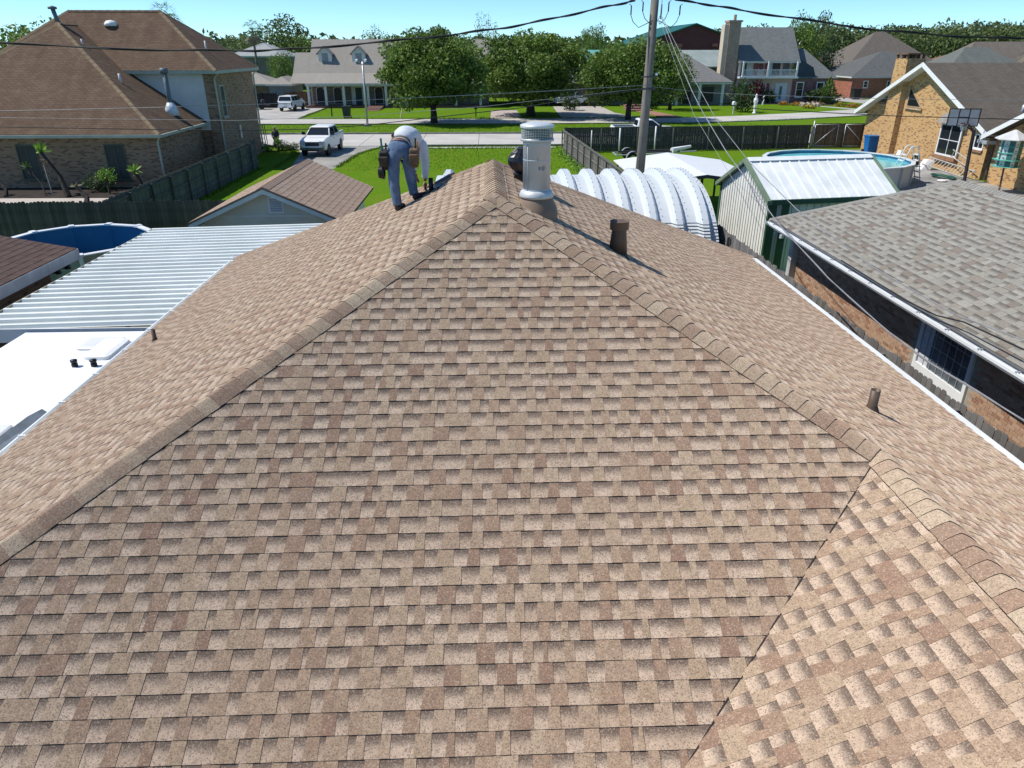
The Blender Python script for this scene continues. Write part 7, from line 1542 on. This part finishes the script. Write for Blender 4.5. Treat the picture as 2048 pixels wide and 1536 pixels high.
hand(wrR + V((0, 0, -.0)), V((-.02, -.12, -1)), parent=wk); hand(wrL, V((.1, 0, -1)), parent=wk)
for f in (f1, f2):
    skin('boot', [f + V((-.01, -.05, .075)), f + V((.02, .05, .055)), f + V((.055, .16, .055)), f + V((.08, .22, .06))] if f is f1 else [f + V((-.01, -.05, .075)), f + V((.06, .03, .065)), f + V((.15, .09, .08)), f + V((.21, .12, .1))], [(0, 1), (1, 2), (2, 3)], [.066, .062, .052, .04], BOOT, wk)
b = MB()
c = pel.lerp(wst, .42) + V((0, 0, .01)); ax = (wst - pel).normalized(); e1 = V((1, 0, 0)); e2 = ax.cross(e1)
b.grid([[c + ax * o_ + e1 * (rd * cos(a)) + e2 * (rd * .97 * sin(a)) for a in [2 * pi * k / 24 for k in range(24)]] for o_, rd in ((-.028, .163), (-.028, .170), (.022, .172), (.022, .163))], caps=False); b.build('belt', LEA, wk)
b = MB(); b.grid([[c + ax * o_ + e1 * (rd * cos(a)) + e2 * (rd * .97 * sin(a)) for a in [2 * pi * k / 24 for k in range(24)]] for o_, rd in ((-.045, .160), (-.045, .166), (-.028, .166))], caps=False); b.build('waistband', M('pale_underwear_band', (.55, .58, .62), .8, .06), wk)
def pouch(cx, mt, nm, items):
    c = V(cx); b = MB(); b.hexa([c + V(q) for q in ((-.055, -.10, -.26), (.055, -.10, -.26), (.055, .10, -.24), (-.055, .10, -.24), (-.075, -.12, .02), (.075, -.12, .02), (.075, .12, .04), (-.075, .12, .04))]); o = b.build(nm, mt, wk); bv = o.modifiers.new('bevel', 'BEVEL'); bv.width = .035; bv.segments = 3
    b = MB(); b.hexa([c + V(q) for q in ((-.06, -.17, -.2), (.06, -.17, -.2), (.06, -.10, -.2), (-.06, -.10, -.2), (-.075, -.19, -.05), (.075, -.19, -.05), (.075, -.115, -.05), (-.075, -.115, -.05))]); pk = b.build('pocket', mt, o); bv = pk.modifiers.new('bevel', 'BEVEL'); bv.width = .02; bv.segments = 2
    for dx, dy, h, r, m_ in items: b = MB(); b.tube([c + V((dx, dy, -.05)), c + V((dx * 1.4, dy * 1.2, h))], r, 6); b.build('tool', m_, o)
pouch((-1.075, 11.30, 5.98), LEA, 'tool_pouch', ((.02, -.05, .17, .014, BLACK), (-.03, .04, .13, .016, GALV), (.03, .05, .1, .02, M('tan_handle', (.4, .25, .12), .6, .1))))
pouch((-1.53, 11.27, 5.95), M('dark_worn_leather', (.06, .045, .035), .7, .3, 8), 'tool_pouch', ((-.02, -.03, .2, .016, M('teal_handle', (.03, .18, .2), .4, .1)), (.02, .05, .12, .014, BLACK)))
b = MB(); c = V((-1.58, 11.22, 5.66))
for k in range(5): b.tube([c + V((.03 * (k - 2) * .6, (.07 + .006 * k) * cos(a), (.075 + .005 * k) * sin(a))) for a in [2 * pi * q / 14 for q in range(15)]], .012, 5)
b.build('coiled_hose', BLACK, wk, True)
# standing figure by the trellis
px_, py_ = -16.75, 60.7; t = thing('person', 'person in dark clothes standing on the lawn beside the black trellis', 'person', (px_, py_, 0)); DCL = M('dark_clothes', (.03, .036, .04), .85, .3, 5, c2=(.07, .08, .085)); P_ = lambda x, y, z: V((px_ + x, py_ + y, z))
skin('body', [P_(0, 0, .95), P_(-.1, 0, .9), P_(-.11, -.03, .5), P_(-.12, 0, .09), P_(-.12, -.12, .05), P_(.1, 0, .9), P_(.11, -.02, .5), P_(.12, .03, .09), P_(.13, -.1, .05), P_(0, 0, 1.15), P_(0, .0, 1.4), P_(-.18, 0, 1.42), P_(-.26, -.04, 1.15), P_(-.2, -.22, 1.0), P_(.18, 0, 1.42), P_(.25, -.02, 1.15), P_(.22, -.18, .98), P_(0, -.01, 1.52), P_(0, -.02, 1.64), P_(0, -.02, 1.74)],
     [(0, 1), (1, 2), (2, 3), (3, 4), (0, 5), (5, 6), (6, 7), (7, 8), (0, 9), (9, 10), (10, 11), (11, 12), (12, 13), (10, 14), (14, 15), (15, 16), (10, 17), (17, 18), (18, 19)], [.15, .09, .065, .05, .045, .09, .065, .05, .045, .14, .15, .07, .05, .04, .07, .05, .04, .055, .09, .08], SKN, t)
skin('jacket', [P_(0, 0, .9), P_(0, 0, 1.15), P_(0, 0, 1.38), P_(-.18, 0, 1.4), P_(-.26, -.04, 1.14), P_(-.21, -.18, 1.02), P_(.18, 0, 1.4), P_(.25, -.02, 1.14), P_(.22, -.15, 1.0)], [(0, 1), (1, 2), (2, 3), (3, 4), (4, 5), (2, 6), (6, 7), (7, 8)], [(.22, .17), (.2, .16), (.19, .14), .1, .075, .06, .1, .075, .06], DCL, t)
skin('trousers', [P_(0, 0, .92), P_(-.1, 0, .86), P_(-.11, -.02, .5), P_(-.12, 0, .13), P_(.1, 0, .86), P_(.11, -.02, .5), P_(.12, .02, .13)], [(0, 1), (1, 2), (2, 3), (0, 4), (4, 5), (5, 6)], [.18, .12, .095, .085, .12, .095, .085], DCL, t)
skin('cap', [P_(0, -.01, 1.72), P_(0, -.01, 1.78)], [(0, 1)], [.105, .085], M('pale_cap', (.55, .56, .54), .8, .1), t)
shrub('yellow-green bush partly covering the standing person', -16.55, 60.25, .32, .42, SHRB, z0=.25)
